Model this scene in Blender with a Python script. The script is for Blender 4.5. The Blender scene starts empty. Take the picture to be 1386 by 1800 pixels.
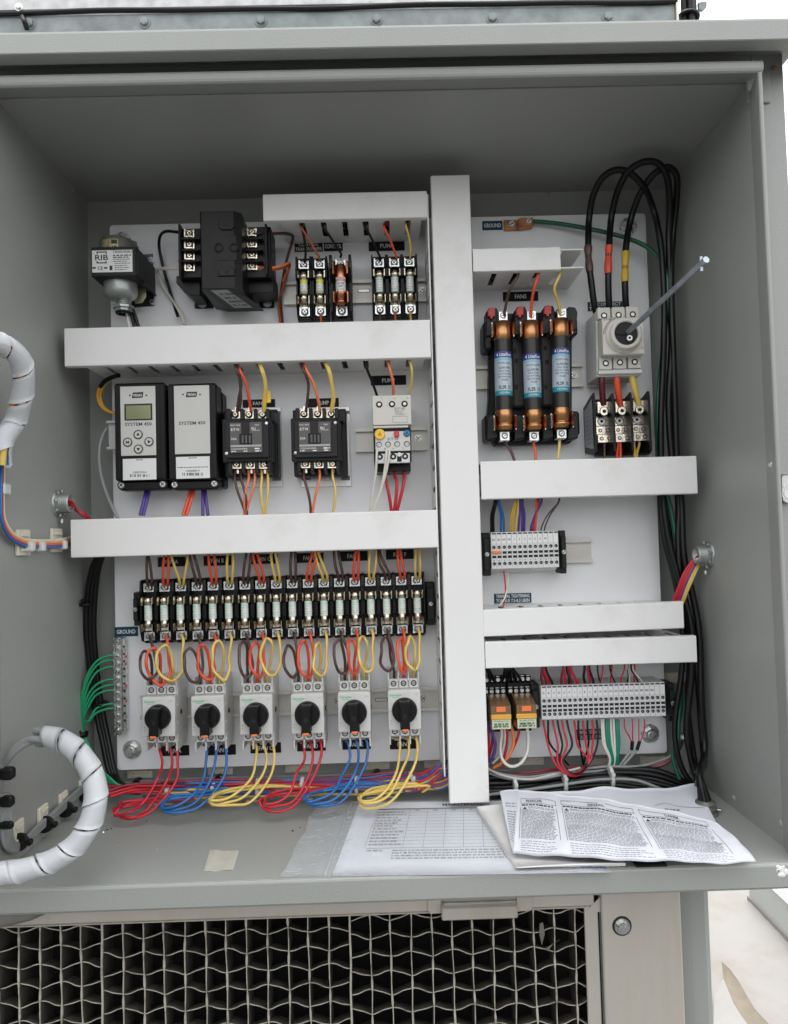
import bpy, math, random
from mathutils import Vector, Matrix
random.seed(7)
SC = bpy.context.scene
COL = SC.collection
# ------------------------------------------------------------------ camera
# measured camera: level box front, slight upward pitch, roll and yaw (radians); millimetres from the back plate
PITCH, ROLL, YAW = 0.03555, -0.02785, 0.01284
CAM = Vector((-3.31, -1100.0, 328.17))          # mm; plate lies in y = 0, its lower edge in z = 0
FPX, PW, PH = 1300.0, 1386.0, 1800.0
_cy, _sy, _cp, _sp, _cr, _sr = (math.cos(YAW), math.sin(YAW), math.cos(PITCH), math.sin(PITCH), math.cos(ROLL), math.sin(ROLL))
FWD = Vector((_sy*_cp, _cy*_cp, _sp))
_r0 = Vector((_cy, -_sy, 0)); _u0 = _r0.cross(FWD)
RGT = _cr*_r0 + _sr*_u0
UPV = -_sr*_r0 + _cr*_u0
cd = bpy.data.cameras.new('camera'); cam = bpy.data.objects.new('camera', cd); COL.objects.link(cam)
cd.sensor_fit = 'VERTICAL'; cd.sensor_height = 24; cd.sensor_width = 24; cd.lens = 24*FPX/PH
cd.clip_start = 0.01; cd.clip_end = 2000
mw = Matrix.Identity(4)
for i in range(3):
    mw[i][0] = RGT[i]; mw[i][1] = UPV[i]; mw[i][2] = -FWD[i]; mw[i][3] = CAM[i]/1000
cam.matrix_world = mw
SC.camera = cam
SC.render.resolution_x = 788; SC.render.resolution_y = 1024
# ------------------------------------------------------------------ daylight (thin overcast)
SUN_EL, SUN_AZ = math.radians(78), math.radians(12)
w = bpy.data.worlds.new("World"); SC.world = w; w.use_nodes = True
nt = w.node_tree; bg = nt.nodes['Background']
sky = nt.nodes.new('ShaderNodeTexSky'); sky.sky_type = 'NISHITA'; sky.sun_disc = False
sky.sun_elevation = SUN_EL; sky.sun_rotation = SUN_AZ; sky.air_density = 1.0; sky.dust_density = 4.0; sky.ozone_density = 1.0
hs = nt.nodes.new('ShaderNodeHueSaturation'); hs.inputs['Saturation'].default_value = 0.07
nt.links.new(sky.outputs[0], hs.inputs['Color']); nt.links.new(hs.outputs[0], bg.inputs['Color'])
bg.inputs['Strength'].default_value = 0.15
sl = bpy.data.lights.new('sun', 'SUN'); sl.energy = 0.5; sl.angle = math.radians(35); sl.color = (1.0, 0.965, 0.91)
so = bpy.data.objects.new('sun', sl); COL.objects.link(so)
sdir = Vector((math.sin(SUN_AZ)*math.cos(SUN_EL), math.cos(SUN_AZ)*math.cos(SUN_EL), math.sin(SUN_EL)))
so.rotation_euler = sdir.to_track_quat('Z', 'Y').to_euler()
so.location = (-2, -3, 4)
SC.view_settings.view_transform = 'Standard'; SC.view_settings.look = 'None'
SC.view_settings.exposure = 1.97; SC.view_settings.gamma = 1
SC.render.engine = 'CYCLES'
SC.cycles.max_bounces = 8; SC.cycles.use_denoising = True
# ------------------------------------------------------------------ measuring
def ray(px, py): return FWD*FPX + RGT*(px-PW/2) + UPV*(PH/2-py)
def U(px, py, d):
    v = ray(px, py); t = (-d-CAM.y)/v.y; p = CAM+v*t
    return p.x, p.z
def floorp(px, py, z=-40.0):
    v = ray(px, py); t = (z-CAM.z)/v.z; p = CAM+v*t
    return (p.x, p.z, -p.y)                      # x, z, d
def wallp(px, py, x):
    v = ray(px, py); t = (x-CAM.x)/v.x; p = CAM+v*t
    return (p.x, p.z, -p.y)
def R(x0, y0, x1, y1, d):
    cx, cz = U((x0+x1)/2, (y0+y1)/2, d); k = (1100-d)/FPX
    return cx, cz, abs(x1-x0)*k, abs(y1-y0)*k
# ------------------------------------------------------------------ materials
def pm(name, col, rough=.5, metal=0.0, var=.05, scale=60, bump=0.0, bscale=300, coat=0.0, trans=0.0, alpha=1.0, rvar=.08, dirt=None, stretch=None, spec=.5):
    m = bpy.data.materials.new(name); m.use_nodes = True
    n = m.node_tree; b = n.nodes['Principled BSDF']; L = n.links.new
    tc = n.nodes.new('ShaderNodeTexCoord'); src = tc.outputs['Object']
    if stretch:
        mp = n.nodes.new('ShaderNodeMapping'); mp.inputs['Scale'].default_value = stretch; L(src, mp.inputs[0]); src = mp.outputs[0]
    no = n.nodes.new('ShaderNodeTexNoise'); no.inputs['Scale'].default_value = scale; no.inputs['Detail'].default_value = 5
    L(src, no.inputs['Vector'])
    mr = n.nodes.new('ShaderNodeMapRange'); mr.inputs[1].default_value = .3; mr.inputs[2].default_value = .7
    mr.inputs[3].default_value = 1-var; mr.inputs[4].default_value = 1+var; L(no.outputs[0], mr.inputs[0])
    vm = n.nodes.new('ShaderNodeVectorMath'); vm.operation = 'SCALE'; vm.inputs[0].default_value = col
    L(mr.outputs[0], vm.inputs['Scale']); out = vm.outputs[0]
    if dirt:
        dc, ds, lo, hi = dirt
        n2 = n.nodes.new('ShaderNodeTexNoise'); n2.inputs['Scale'].default_value = ds; n2.inputs['Detail'].default_value = 9; n2.inputs['Roughness'].default_value = .65
        L(src, n2.inputs['Vector'])
        r2 = n.nodes.new('ShaderNodeMapRange'); r2.inputs[1].default_value = lo; r2.inputs[2].default_value = hi; L(n2.outputs[0], r2.inputs[0])
        mx = n.nodes.new('ShaderNodeMix'); mx.data_type = 'RGBA'; L(r2.outputs[0], mx.inputs['Factor']); L(out, mx.inputs['A']); mx.inputs['B'].default_value = (*dc, 1); out = mx.outputs['Result']
    L(out, b.inputs['Base Color'])
    r3 = n.nodes.new('ShaderNodeMapRange'); r3.inputs[3].default_value = max(.02, rough-rvar); r3.inputs[4].default_value = min(1, rough+rvar); L(no.outputs[0], r3.inputs[0]); L(r3.outputs[0], b.inputs['Roughness'])
    b.inputs['Metallic'].default_value = metal; b.inputs['Specular IOR Level'].default_value = spec; b.inputs['Coat Weight'].default_value = coat; b.inputs['Coat Roughness'].default_value = .12
    b.inputs['Transmission Weight'].default_value = trans; b.inputs['Alpha'].default_value = alpha
    if bump:
        n4 = n.nodes.new('ShaderNodeTexNoise'); n4.inputs['Scale'].default_value = bscale; n4.inputs['Detail'].default_value = 4; L(src, n4.inputs['Vector'])
        bp = n.nodes.new('ShaderNodeBump'); bp.inputs['Strength'].default_value = bump; bp.inputs['Distance'].default_value = .001; L(n4.outputs[0], bp.inputs['Height']); L(bp.outputs[0], b.inputs['Normal'])
    return m
M = {}
M['paint'] = pm('grey_enamel', (.318,.330,.312), .40, 0, .05, 3, .32, 420, rvar=.10, dirt=((.26,.27,.25), 5, .56, .90))
M['paintl'] = M['paint']
M['plate'] = pm('white_powder_coat', (.82,.825,.84), .4, 0, .03, 8, .10, 1200, dirt=((.55,.54,.52), 14, .63, .85))
M['duct'] = pm('white_pvc', (.80,.798,.78), .42, 0, .02, 5, .04, 500, dirt=((.62,.60,.56), 7, .56, .86))
M['black'] = pm('black_plastic', (.004,.004,.0045), .42, 0, .25, 50, .08, 700, spec=.3)
M['black2'] = pm('charcoal_plastic', (.013,.013,.0145), .45, 0, .15, 50, .08, 700, spec=.3)
M['grey2'] = pm('warm_grey_print', (.16,.15,.145), .5, 0, .05)
M['hole'] = pm('dark_recess', (.008,.008,.008), .7, 0, 0)
M['zinc'] = pm('zinc_plating', (.66,.67,.66), .28, 1, .2, 120, .45, 500)
M['tin'] = pm('tin_plated_clip', (.66,.60,.50), .22, 1, .2, 90, .3, 400)
M['yzinc'] = pm('yellow_zinc_plating', (.62,.58,.38), .35, 1, .25, 30)
M['steel'] = pm('brushed_steel', (.55,.55,.54), .38, 1, .10, 80, .15, 500)
M['copper'] = pm('copper', (.50,.22,.11), .30, 1, .3, 60)
M['brass'] = pm('bronze_ferrule', (.45,.23,.10), .30, 1, .35, 50)
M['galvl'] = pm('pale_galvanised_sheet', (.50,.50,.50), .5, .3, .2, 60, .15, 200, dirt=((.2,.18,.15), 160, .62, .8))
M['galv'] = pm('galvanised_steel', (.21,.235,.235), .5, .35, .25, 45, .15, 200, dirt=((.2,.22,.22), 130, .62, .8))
M['alu'] = pm('mill_aluminium', (.62,.58,.52), .42, .55, .06, 14, .12, 300, dirt=((.42,.37,.30), 7, .5, .8), stretch=(1,1,.25))
M['beige'] = pm('ivory_plastic', (.60,.58,.52), .42, 0, .02, 30)
M['ltgrey'] = pm('light_grey_plastic', (.62,.62,.60), .42, 0, .03, 30)
M['term'] = pm('terminal_grey', (.66,.66,.66), .45, 0, .04, 30)
M['white'] = pm('white_label', (.78,.78,.77), .45, 0, .015, 20)
M['offw'] = pm('silver_grey_overlay', (.60,.60,.565), .42, 0, .01, 20)
M['ink'] = pm('black_ink', (.03,.03,.032), .6, 0, 0)
M['inkg'] = pm('grey_ink', (.22,.23,.25), .6, 0, 0)
M['inkw'] = pm('white_ink', (.78,.78,.76), .6, 0, 0)
M['inkgr'] = pm('green_ink', (.05,.42,.17), .6, 0, 0)
M['inkb'] = pm('blue_ink', (.06,.10,.30), .6, 0, 0)
M['lblk'] = pm('black_engraved_label', (.01,.01,.01), .5, 0, .05, spec=.2)
M['lteal'] = pm('dark_teal_label', (.008,.055,.09), .5, 0, .05, spec=.25)
M['lcd'] = pm('lcd_glass', (.24,.26,.13), .18, 0, .03, 20, coat=.5)
M['orange'] = pm('orange_plastic', (.85,.20,.06), .4, 0, .03)
M['red'] = pm('red_plastic', (.62,.04,.045), .4, 0, .03)
M['yel'] = pm('yellow_plastic', (.86,.52,.05), .4, 0, .03)
M['blue'] = pm('blue_plastic', (.04,.20,.42), .4, 0, .03)
M['navy'] = pm('navy_label', (.035,.05,.25), .35, 0, .02)
M['fsl'] = pm('silver_blue_label', (.46,.53,.60), .35, .1, .05)
M['sky'] = pm('pale_blue_label', (.25,.48,.62), .35, 0, .05)
M['teal'] = pm('teal_label', (.02,.28,.36), .35, 0, .02)
M['green'] = pm('pale_green_label', (.62,.74,.66), .4, 0, .05, 60)
M['greenw'] = pm('off_white_sleeve', (.68,.72,.66), .4, 0, .05, 60)
M['olive'] = pm('olive_label', (.42,.46,.18), .4, 0, .05)
M['lime'] = pm('yellow_green_label', (.75,.72,.10), .4, 0, .05)
M['pink'] = pm('faded_red_label', (.68,.30,.25), .4, 0, .05)
M['amber'] = pm('amber_tinted_cover', (.19,.11,.05), .18, 0, .08, coat=.6)
M['ivoryclip'] = pm('natural_nylon', (.66,.63,.52), .45, 0, .05, 80, .15, 200)
M['tie'] = pm('clear_nylon_tie', (.62,.64,.62), .35, 0, .05)
M['wrap'] = pm('milky_polyethylene', (.56,.58,.60), .34, 0, .05, 40, .1, 200, alpha=.88)
M['paper'] = pm('white_paper', (.74,.755,.82), .75, 0, .02, 30, .25, 90)
M['paperw'] = pm('warm_paper', (.76,.75,.74), .75, 0, .02, 30, .25, 90)
M['bag'] = pm('clear_plastic_film', (.80,.84,.86), .22, 0, .05, 20, .9, 45, alpha=.20)
M['tape'] = pm('masking_tape', (.50,.48,.42), .6, 0, .06, 60, .3, 150)
M['conn'] = pm('die_cast_zinc', (.42,.45,.43), .45, .7, .2, 60, .3, 250)
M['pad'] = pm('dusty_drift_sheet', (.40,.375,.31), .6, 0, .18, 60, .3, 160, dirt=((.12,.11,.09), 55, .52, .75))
M['padd'] = pm('shaded_drift_sheet', (.055,.05,.042), .8, 0, .3, 60, .3, 160)  # same sheet as the pale rims, darkened to paint shade inside the cells
M['blueplate'] = pm('bluish_zinc_plate', (.10,.115,.13), .3, .8, .2, 40)
M['bell'] = pm('grey_painted_steel', (.16,.16,.14), .4, .2, .08, 40)
M['sticker'] = pm('gold_sticker', (.42,.37,.20), .4, .3, .08, 60)
M['btnring'] = pm('dark_grey_ring', (.09,.09,.09), .5, 0, .03)
M['contface'] = pm('grey_printed_plastic', (.10,.09,.088), .45, 0, .05)
M['silverp'] = pm('silver_print', (.38,.38,.38), .4, .3, .05)
M['ylw2'] = pm('dark_yellow_mark', (.5,.26,.02), .5, 0, 0)
M['inkg2'] = pm('grey_green_ink', (.25,.40,.32), .6, 0, 0)
M['blkw'] = pm('worn_black_plastic', (.055,.05,.048), .5, 0, .1, 60, spec=.3)
M['redd'] = pm('dark_red_plastic', (.42,.025,.03), .4, 0, .05)
M['fusetube'] = pm('black_fuse_tube', (.02,.02,.018), .3, 0, .1, 40, spec=.4)
M['zincd'] = pm('dull_zinc_rod', (.42,.47,.52), .42, .8, .15, 60)
M['silverl'] = pm('silver_side_label', (.36,.38,.42), .4, .3, .05)
M['yelb'] = pm('amber_yellow_band', (.72,.38,.05), .4, 0, .04)
M['greenl'] = pm('cream_green_label', (.52,.55,.38), .5, 0, .06, 80)
M['inkdg'] = pm('dark_green_ink', (.06,.12,.09), .6, 0, 0)
M['tapebr'] = pm('brown_tape', (.10,.055,.045), .4, 0, .1, 60)
M['taper'] = pm('orange_red_tape', (.72,.09,.04), .4, 0, .1, 60)
M['tapey'] = pm('yellow_tape', (.62,.42,.03), .4, 0, .1, 60)
M['bagc'] = pm('film_crease', (.62,.66,.66), .3, 0, .05, alpha=.55)
M['papers'] = pm('white_paper_flap', (.70,.72,.78), .75, 0, .02, 30, .25, 90)
M['inkl'] = pm('faded_print', (.30,.31,.34), .7, 0, 0)
M['trimw'] = pm('weathered_white_trim', (.16,.155,.148), .6, 0, .06, 9)
M['padw'] = pm('shaded_web', (.14,.13,.105), .8, 0, .3, 60, .3, 160)  # mid-dark copy of the sheet; cell shade is put into its colour
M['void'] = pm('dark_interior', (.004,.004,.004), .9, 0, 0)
M['roof'] = pm('weathered_white_roof_membrane', (.165,.158,.148), .7, 0, .10, 3, 1.0, 14, dirt=((.115,.092,.066), 1.9, .45, .72))
M['dirtp'] = pm('dried_dirt', (.115,.095,.07), .8, 0, .15, 25, .3, 60)
M['darkgnd'] = pm('dark_unseen_ground', (.045,.045,.044), .8, 0, .15, 4, .4, 40)  # unseen ground; dark paving made up to cut bounce light on the ceiling
M['railp'] = pm('cream_chromated_rail', (.62,.60,.55), .4, .25, .03, 30)
M['glove'] = pm('dark_grey_boot', (.20,.195,.185), .55, 0, .1, 60, .3, 100)
M['rust'] = pm('rusty_mark', (.30,.13,.06), .8, 0, .3, 400)
WC = dict(brown=(.075,.038,.032), redor=(.72,.085,.035), orange=(.80,.22,.05), yellow=(.72,.52,.13), gold=(.60,.40,.07), red=(.50,.012,.028), maroon=(.22,.012,.03),
          blue=(.018,.13,.38), green=(.012,.30,.13), dkgreen=(.006,.095,.05), black=(.004,.004,.005), white=(.70,.67,.60), grey=(.26,.27,.27), purple=(.075,.04,.25), dkred=(.10,.012,.018),
          yel2=(.78,.42,.04), grey2w=(.36,.37,.38), green2=(.005,.20,.12), white2=(.5,.48,.46), salmon=(.78,.20,.09), dorange=(.42,.11,.03))
for k, c in WC.items():
    M['w_'+k] = pm(k+'_wire_insulation', c, .33, 0, .10, 25, .06, 300, coat=.0 if k == 'black' else .12, spec=.35 if k == 'black' else .5)
# ------------------------------------------------------------------ mesh builder (mm; x right, z up, d towards the viewer)
class MB:
    def __init__(s): s.v = []; s.f = []; s.m = []; s.s = []
    def add(s, vs, fs, mi=0, sm=False):
        o = len(s.v); s.v += [(x, -d, z) for x, z, d in vs]
        for f in fs: s.f.append(tuple(i+o for i in f)); s.m.append(mi); s.s.append(sm)
        return s
    def box(s, x0, x1, z0, z1, d0, d1, b=.5, mi=0):
        if x0 > x1: x0, x1 = x1, x0
        if z0 > z1: z0, z1 = z1, z0
        if d0 > d1: d0, d1 = d1, d0
        b = min(b, (x1-x0)*.3, (z1-z0)*.3, (d1-d0)*.3)
        if b <= 0.02:
            vs = [(x, z, d) for d in (d0, d1) for z in (z0, z1) for x in (x0, x1)]
            return s.add(vs, [(0,1,3,2),(4,6,7,5),(0,4,5,1),(2,3,7,6),(0,2,6,4),(1,5,7,3)], mi)
        vs = []; X = (x0, x1); Z = (z0, z1); D = (d0, d1)
        for k in (0, 1):
            for j in (0, 1):
                for i in (0, 1):
                    sx, sz, sd = (b, -b)[i], (b, -b)[j], (b, -b)[k]
                    vs += [(X[i], Z[j]+sz, D[k]+sd), (X[i]+sx, Z[j], D[k]+sd), (X[i]+sx, Z[j]+sz, D[k])]
        def c(i, j, k): return (k*4+j*2+i)*3
        fs = []
        for k in (0, 1): fs.append((c(0,0,k)+2, c(1,0,k)+2, c(1,1,k)+2, c(0,1,k)+2))
        for j in (0, 1): fs.append((c(0,j,0)+1, c(1,j,0)+1, c(1,j,1)+1, c(0,j,1)+1))
        for i in (0, 1): fs.append((c(i,0,0), c(i,1,0), c(i,1,1), c(i,0,1)))
        for j in (0, 1):
            for k in (0, 1): fs.append((c(0,j,k)+1, c(1,j,k)+1, c(1,j,k)+2, c(0,j,k)+2))
        for i in (0, 1):
            for k in (0, 1): fs.append((c(i,0,k), c(i,1,k), c(i,1,k)+2, c(i,0,k)+2))
        for i in (0, 1):
            for j in (0, 1): fs.append((c(i,j,0), c(i,j,0)+1, c(i,j,1)+1, c(i,j,1)))
        for k in (0, 1):
            for j in (0, 1):
                for i in (0, 1): a = c(i, j, k); fs.append((a, a+1, a+2))
        return s.add(vs, fs, mi)
    def bc(s, cx, cz, w, h, d0, d1, b=.5, mi=0): return s.box(cx-w/2, cx+w/2, cz-h/2, cz+h/2, d0, d1, b, mi)
    def pb(s, x0, y0, x1, y1, d0, d1, b=.5, mi=0):
        cx, cz, w, h = R(x0, y0, x1, y1, d1); return s.bc(cx, cz, w, h, d0, d1, b, mi)
    def cyl(s, a, c, r, n=16, r2=None, mi=0, cap=True, sm=True):
        a = Vector(a); c = Vector(c); ax = (c-a).normalized(); r2 = r if r2 is None else r2
        t = Vector((0, 0, 1)) if abs(ax.z) < .9 else Vector((1, 0, 0)); e1 = ax.cross(t).normalized(); e2 = ax.cross(e1)
        vs = []
        for p, q in ((a, r), (c, r2)):
            for i in range(n):
                th = 2*math.pi*i/n; vs.append(tuple(p+e1*q*math.cos(th)+e2*q*math.sin(th)))
        s.add(vs, [(i, (i+1) % n, n+(i+1) % n, n+i) for i in range(n)], mi, sm)
        if cap: s.add(vs[:n], [tuple(range(n))], mi); s.add(vs[n:], [tuple(range(n))], mi)
        return s
    def lathe(s, o, ax, prof, n=20, mi=0, sm=True):            # prof: (along, radius)
        o = Vector(o); ax = Vector(ax).normalized(); t = Vector((0, 0, 1)) if abs(ax.z) < .9 else Vector((1, 0, 0)); e1 = ax.cross(t).normalized(); e2 = ax.cross(e1)
        vs = [tuple(o+ax*h+e1*r*math.cos(2*math.pi*i/n)+e2*r*math.sin(2*math.pi*i/n)) for h, r in prof for i in range(n)]
        fs = [(k*n+i, k*n+(i+1) % n, (k+1)*n+(i+1) % n, (k+1)*n+i) for k in range(len(prof)-1) for i in range(n)]
        s.add(vs, fs, mi, sm); s.add(vs[:n], [tuple(range(n))], mi); s.add(vs[-n:], [tuple(range(n))], mi); return s
    def tube(s, P, r, n=8, mi=0, cap=True, rf=None):
        P = [Vector(p) for p in P]; N = len(P); T = [(P[min(i+1, N-1)]-P[max(i-1, 0)]).normalized() for i in range(N)]
        t = Vector((0, 0, 1)) if abs(T[0].z) < .9 else Vector((1, 0, 0)); e = T[0].cross(t).normalized(); vs = []
        for i in range(N):
            e = (e-T[i]*e.dot(T[i])).normalized(); g = T[i].cross(e); q = r*(rf(i/(N-1)) if rf else 1)
            for k in range(n):
                th = 2*math.pi*k/n; vs.append(tuple(P[i]+e*q*math.cos(th)+g*q*math.sin(th)))
        s.add(vs, [(i*n+k, i*n+(k+1) % n, (i+1)*n+(k+1) % n, (i+1)*n+k) for i in range(N-1) for k in range(n)], mi, True)
        if cap: s.add(vs[:n], [tuple(range(n))], mi); s.add(vs[-n:], [tuple(range(n))], mi)
        return s
    def prism(s, poly, d0, d1, mi=0, b=0):                     # poly (x,z) extruded in depth; optional front chamfer
        n = len(poly)
        if b:
            cx = sum(p[0] for p in poly)/n; cz = sum(p[1] for p in poly)/n
            def sh(p): 
                L = math.hypot(p[0]-cx, p[1]-cz) or 1; return (p[0]-(p[0]-cx)/L*b, p[1]-(p[1]-cz)/L*b)
            vs = [(x, z, d0) for x, z in poly]+[(x, z, d1-b) for x, z in poly]+[(*sh(p), d1) for p in poly]
            fs = [tuple(range(n)), tuple(range(2*n, 3*n))]+[(k*n+i, k*n+(i+1) % n, (k+1)*n+(i+1) % n, (k+1)*n+i) for k in (0, 1) for i in range(n)]
        else:
            vs = [(x, z, d0) for x, z in poly]+[(x, z, d1) for x, z in poly]
            fs = [tuple(range(n)), tuple(range(n, 2*n))]+[(i, (i+1) % n, n+(i+1) % n, n+i) for i in range(n)]
        return s.add(vs, fs, mi)
    def pp(s, poly, d0, d1, mi=0, b=0): return s.prism([U(x, y, d1) for x, y in poly], d0, d1, mi, b)
    def prof(s, poly, x0, x1, mi=0):                           # poly (z,d) extruded along x
        n = len(poly); vs = [(x0, z, d) for z, d in poly]+[(x1, z, d) for z, d in poly]
        return s.add(vs, [tuple(range(n)), tuple(range(n, 2*n))]+[(i, (i+1) % n, n+(i+1) % n, n+i) for i in range(n)], mi)
    def profz(s, poly, z0, z1, mi=0):                          # poly (x,d) extruded along z
        n = len(poly); vs = [(x, z0, d) for x, d in poly]+[(x, z1, d) for x, d in poly]
        return s.add(vs, [tuple(range(n)), tuple(range(n, 2*n))]+[(i, (i+1) % n, n+(i+1) % n, n+i) for i in range(n)], mi)
    def screw(s, x, z, d, r, h=2.0, mi=0, dk=1, a=.6, cross=False, n=14):
        s.lathe((x, z, d), (0, 0, 1), [(0, r), (h*.6, r), (h, r*.75)], n, mi)
        for k in range(2 if cross else 1):
            aa = a+k*math.pi/2; c, q = math.cos(aa), math.sin(aa); L, t = r*.62, r*.13
            s.prism([(x+c*L-q*t, z+q*L+c*t), (x-c*L-q*t, z-q*L+c*t), (x-c*L+q*t, z-q*L-c*t), (x+c*L+q*t, z+q*L-c*t)], d+h*.9, d+h+.08+.03*k, dk)
        return s
    def hexbolt(s, x, z, d, R_, mi=0, ax=(0, 0, 1)):
        s.lathe((x, z, d), ax, [(0, R_*1.45), (R_*.18, R_*1.4)], 24, mi)
        o = Vector((x, z, d))+Vector(ax)*R_*.18
        s.lathe(o, ax, [(0, R_), (R_*.55, R_), (R_*.66, R_*.86)], 6, mi, False)
        s.lathe(o+Vector(ax)*R_*.66, ax, [(0, R_*.6), (R_*.05, R_*.55)], 14, mi); return s
    def quad(s, pts, mi=0): return s.add(pts, [tuple(range(len(pts)))], mi)
    def mesh(s, name, mats, org=(0, 0, 0)):
        me = bpy.data.meshes.new(name); ox, oy, oz = org
        me.from_pydata([((x-ox)/1000, (y-oy)/1000, (z-oz)/1000) for x, y, z in s.v], [], s.f)
        for k in (mats if isinstance(mats, (list, tuple)) else [mats]): me.materials.append(M[k])
        me.polygons.foreach_set('material_index', s.m); me.polygons.foreach_set('use_smooth', s.s); me.update()
        return me
# ------------------------------------------------------------------ printed writing
GL = {}
def glyphs(t, bold=False):
    k = (t, bold)
    if k not in GL:
        cu = bpy.data.curves.new('t', 'FONT'); cu.body = t; cu.resolution_u = 2; cu.offset = .018 if bold else .004
        ob = bpy.data.objects.new('t', cu); m = ob.to_mesh()
        vs = [(v.co.x, v.co.y) for v in m.vertices]; fs = [tuple(p.vertices) for p in m.polygons]
        ob.to_mesh_clear(); bpy.data.objects.remove(ob); bpy.data.curves.remove(cu)
        if not vs: GL[k] = ([], [], 0, 0, 0, 0)
        else:
            xs = [v[0] for v in vs]; ys = [v[1] for v in vs]; GL[k] = (vs, fs, min(xs), max(xs), min(ys), max(ys))
    return GL[k]
def text(mb, t, cx, cz, h, d, mi=0, w=None, al='C', bold=False, f=None):
    """cap height h (mm), centre/left at cx, middle at cz; f maps (x,z)->(x,z,d)"""
    vs, fs, x0, x1, y0, y1 = glyphs(t, bold)
    if not fs: return
    ky = h/.70; kx = ky if w is None else w/(x1-x0)
    ox = cx-(x0+x1)/2*kx if al == 'C' else (cx-x0*kx if al == 'L' else cx-x1*kx)
    P = [(ox+a*kx, cz+(b-.35)*ky) for a, b in vs]
    mb.add([f(x, z) for x, z in P] if f else [(x, z, d) for x, z in P], fs, mi)
def ptext(mb, t, px, py, hpx, d, mi=0, wpx=None, al='C', bold=False):
    x, z = U(px, py, d); k = (1100-d)/FPX; text(mb, t, x, z, hpx*k, d, mi, wpx*k if wpx else None, al, bold)
def scribble(mb, x0, x1, z, h, d, mi=0, f=None, dens=.82, rnd=random):
    """a line of print too small to read"""
    x = x0
    while x < x1-h*.6:
        wd = min(h*rnd.uniform(.9, 4.2), x1-x); q = []
        for a, b in ((x, z-h/2), (x+wd, z-h/2), (x+wd, z+h/2), (x, z+h/2)): q.append(f(a, b) if f else (a, b, d))
        mb.quad(q, mi); x += wd+h*rnd.uniform(.45, .8)/dens
def pscrib(mb, x0, x1, y, hpx, d, mi=0):
    a, z = U(x0, y, d); b, _ = U(x1, y, d); scribble(mb, a, b, z, hpx*(1100-d)/FPX, d, mi)
# ------------------------------------------------------------------ objects
ORG = {}
def thing(name, label, cat, x=0, z=0, d=0, group=None):
    o = bpy.data.objects.new(name, None); o.empty_display_size = .02; COL.objects.link(o)
    o.location = (x/1000, -d/1000, z/1000); ORG[o] = (x, -d, z); o['label'] = label; o['category'] = cat
    if group: o['group'] = group
    return o
def part(name, mb, mats, parent, label=None):
    me = mb.mesh(name, mats, ORG[parent]) if isinstance(mb, MB) else mb
    o = bpy.data.objects.new(name, me); COL.objects.link(o); o.parent = parent; ORG[o] = ORG[parent]
    if label: o['label'] = label
    return o
def inst(name, me, parent, x, z, d):                            # shared mesh, own place
    o = bpy.data.objects.new(name, me); COL.objects.link(o); o.parent = parent; g = ORG[parent]
    o.location = ((x-g[0])/1000, (-d-g[1])/1000, (z-g[2])/1000); ORG[o] = (x, -d, z); return o
def single(name, mb, mats, label, cat, group=None, kind=None):
    n = len(mb.v); org = tuple(sum(v[i] for v in mb.v)/n for i in range(3))
    o = bpy.data.objects.new(name, mb.mesh(name, mats, org)); COL.objects.link(o); o.location = tuple(c/1000 for c in org); ORG[o] = org
    if kind: o['kind'] = kind
    else: o['label'] = label; o['category'] = cat
    if group: o['group'] = group
    return o
def copy_tree(o, parent=None):
    c = o.copy(); COL.objects.link(c); c.parent = parent; ORG[c] = ORG[o]
    for ch in list(o.children): copy_tree(ch, c)
    return c
def put(proto, x, z, d, label, group=None, first=[]):
    o = proto if proto not in first else copy_tree(proto)
    if o is proto: first.append(proto)
    o.location = (x/1000, -d/1000, z/1000); o['label'] = label
    if group: o['group'] = group
    return o
def spline(P, seg=6):
    P = [Vector(p) for p in P]; Q = [P[0]*2-P[1]]+P+[P[-1]*2-P[-2]]; out = []
    for i in range(1, len(Q)-2):
        p0, p1, p2, p3 = Q[i-1:i+3]
        # centripetal Catmull-Rom
        t0 = 0; t1 = t0+max((p1-p0).length, .01)**.5; t2 = t1+max((p2-p1).length, .01)**.5; t3 = t2+max((p3-p2).length, .01)**.5
        for k in range(seg):
            t = t1+(t2-t1)*k/seg
            A1 = p0*((t1-t)/(t1-t0))+p1*((t-t0)/(t1-t0)); A2 = p1*((t2-t)/(t2-t1))+p2*((t-t1)/(t2-t1)); A3 = p2*((t3-t)/(t3-t2))+p3*((t-t2)/(t3-t2))
            B1 = A1*((t2-t)/(t2-t0))+A2*((t-t0)/(t2-t0)); B2 = A2*((t3-t)/(t3-t1))+A3*((t-t1)/(t3-t1))
            out.append(B1*((t2-t)/(t2-t1))+B2*((t-t1)/(t2-t1)))
    out.append(P[-1]); return out
def path(pts, seg=6, zmin=-39.0, r=0):
    P = []
    for p in pts:
        if p[0] == 'w': x, z, d = p[1:]
        else: x, z = U(p[0], p[1], p[2]); d = p[2]
        P.append((x, max(z, zmin+r), d))
    return spline(P, seg)
def wire(label, col, pts, r=1.9, group=None, name='wire', seg=6, cat='wire', n=8):
    mb = MB().tube(path(pts, seg, r=r), r, n); return single(name, mb, 'w_'+col, label, cat, group)
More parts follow.
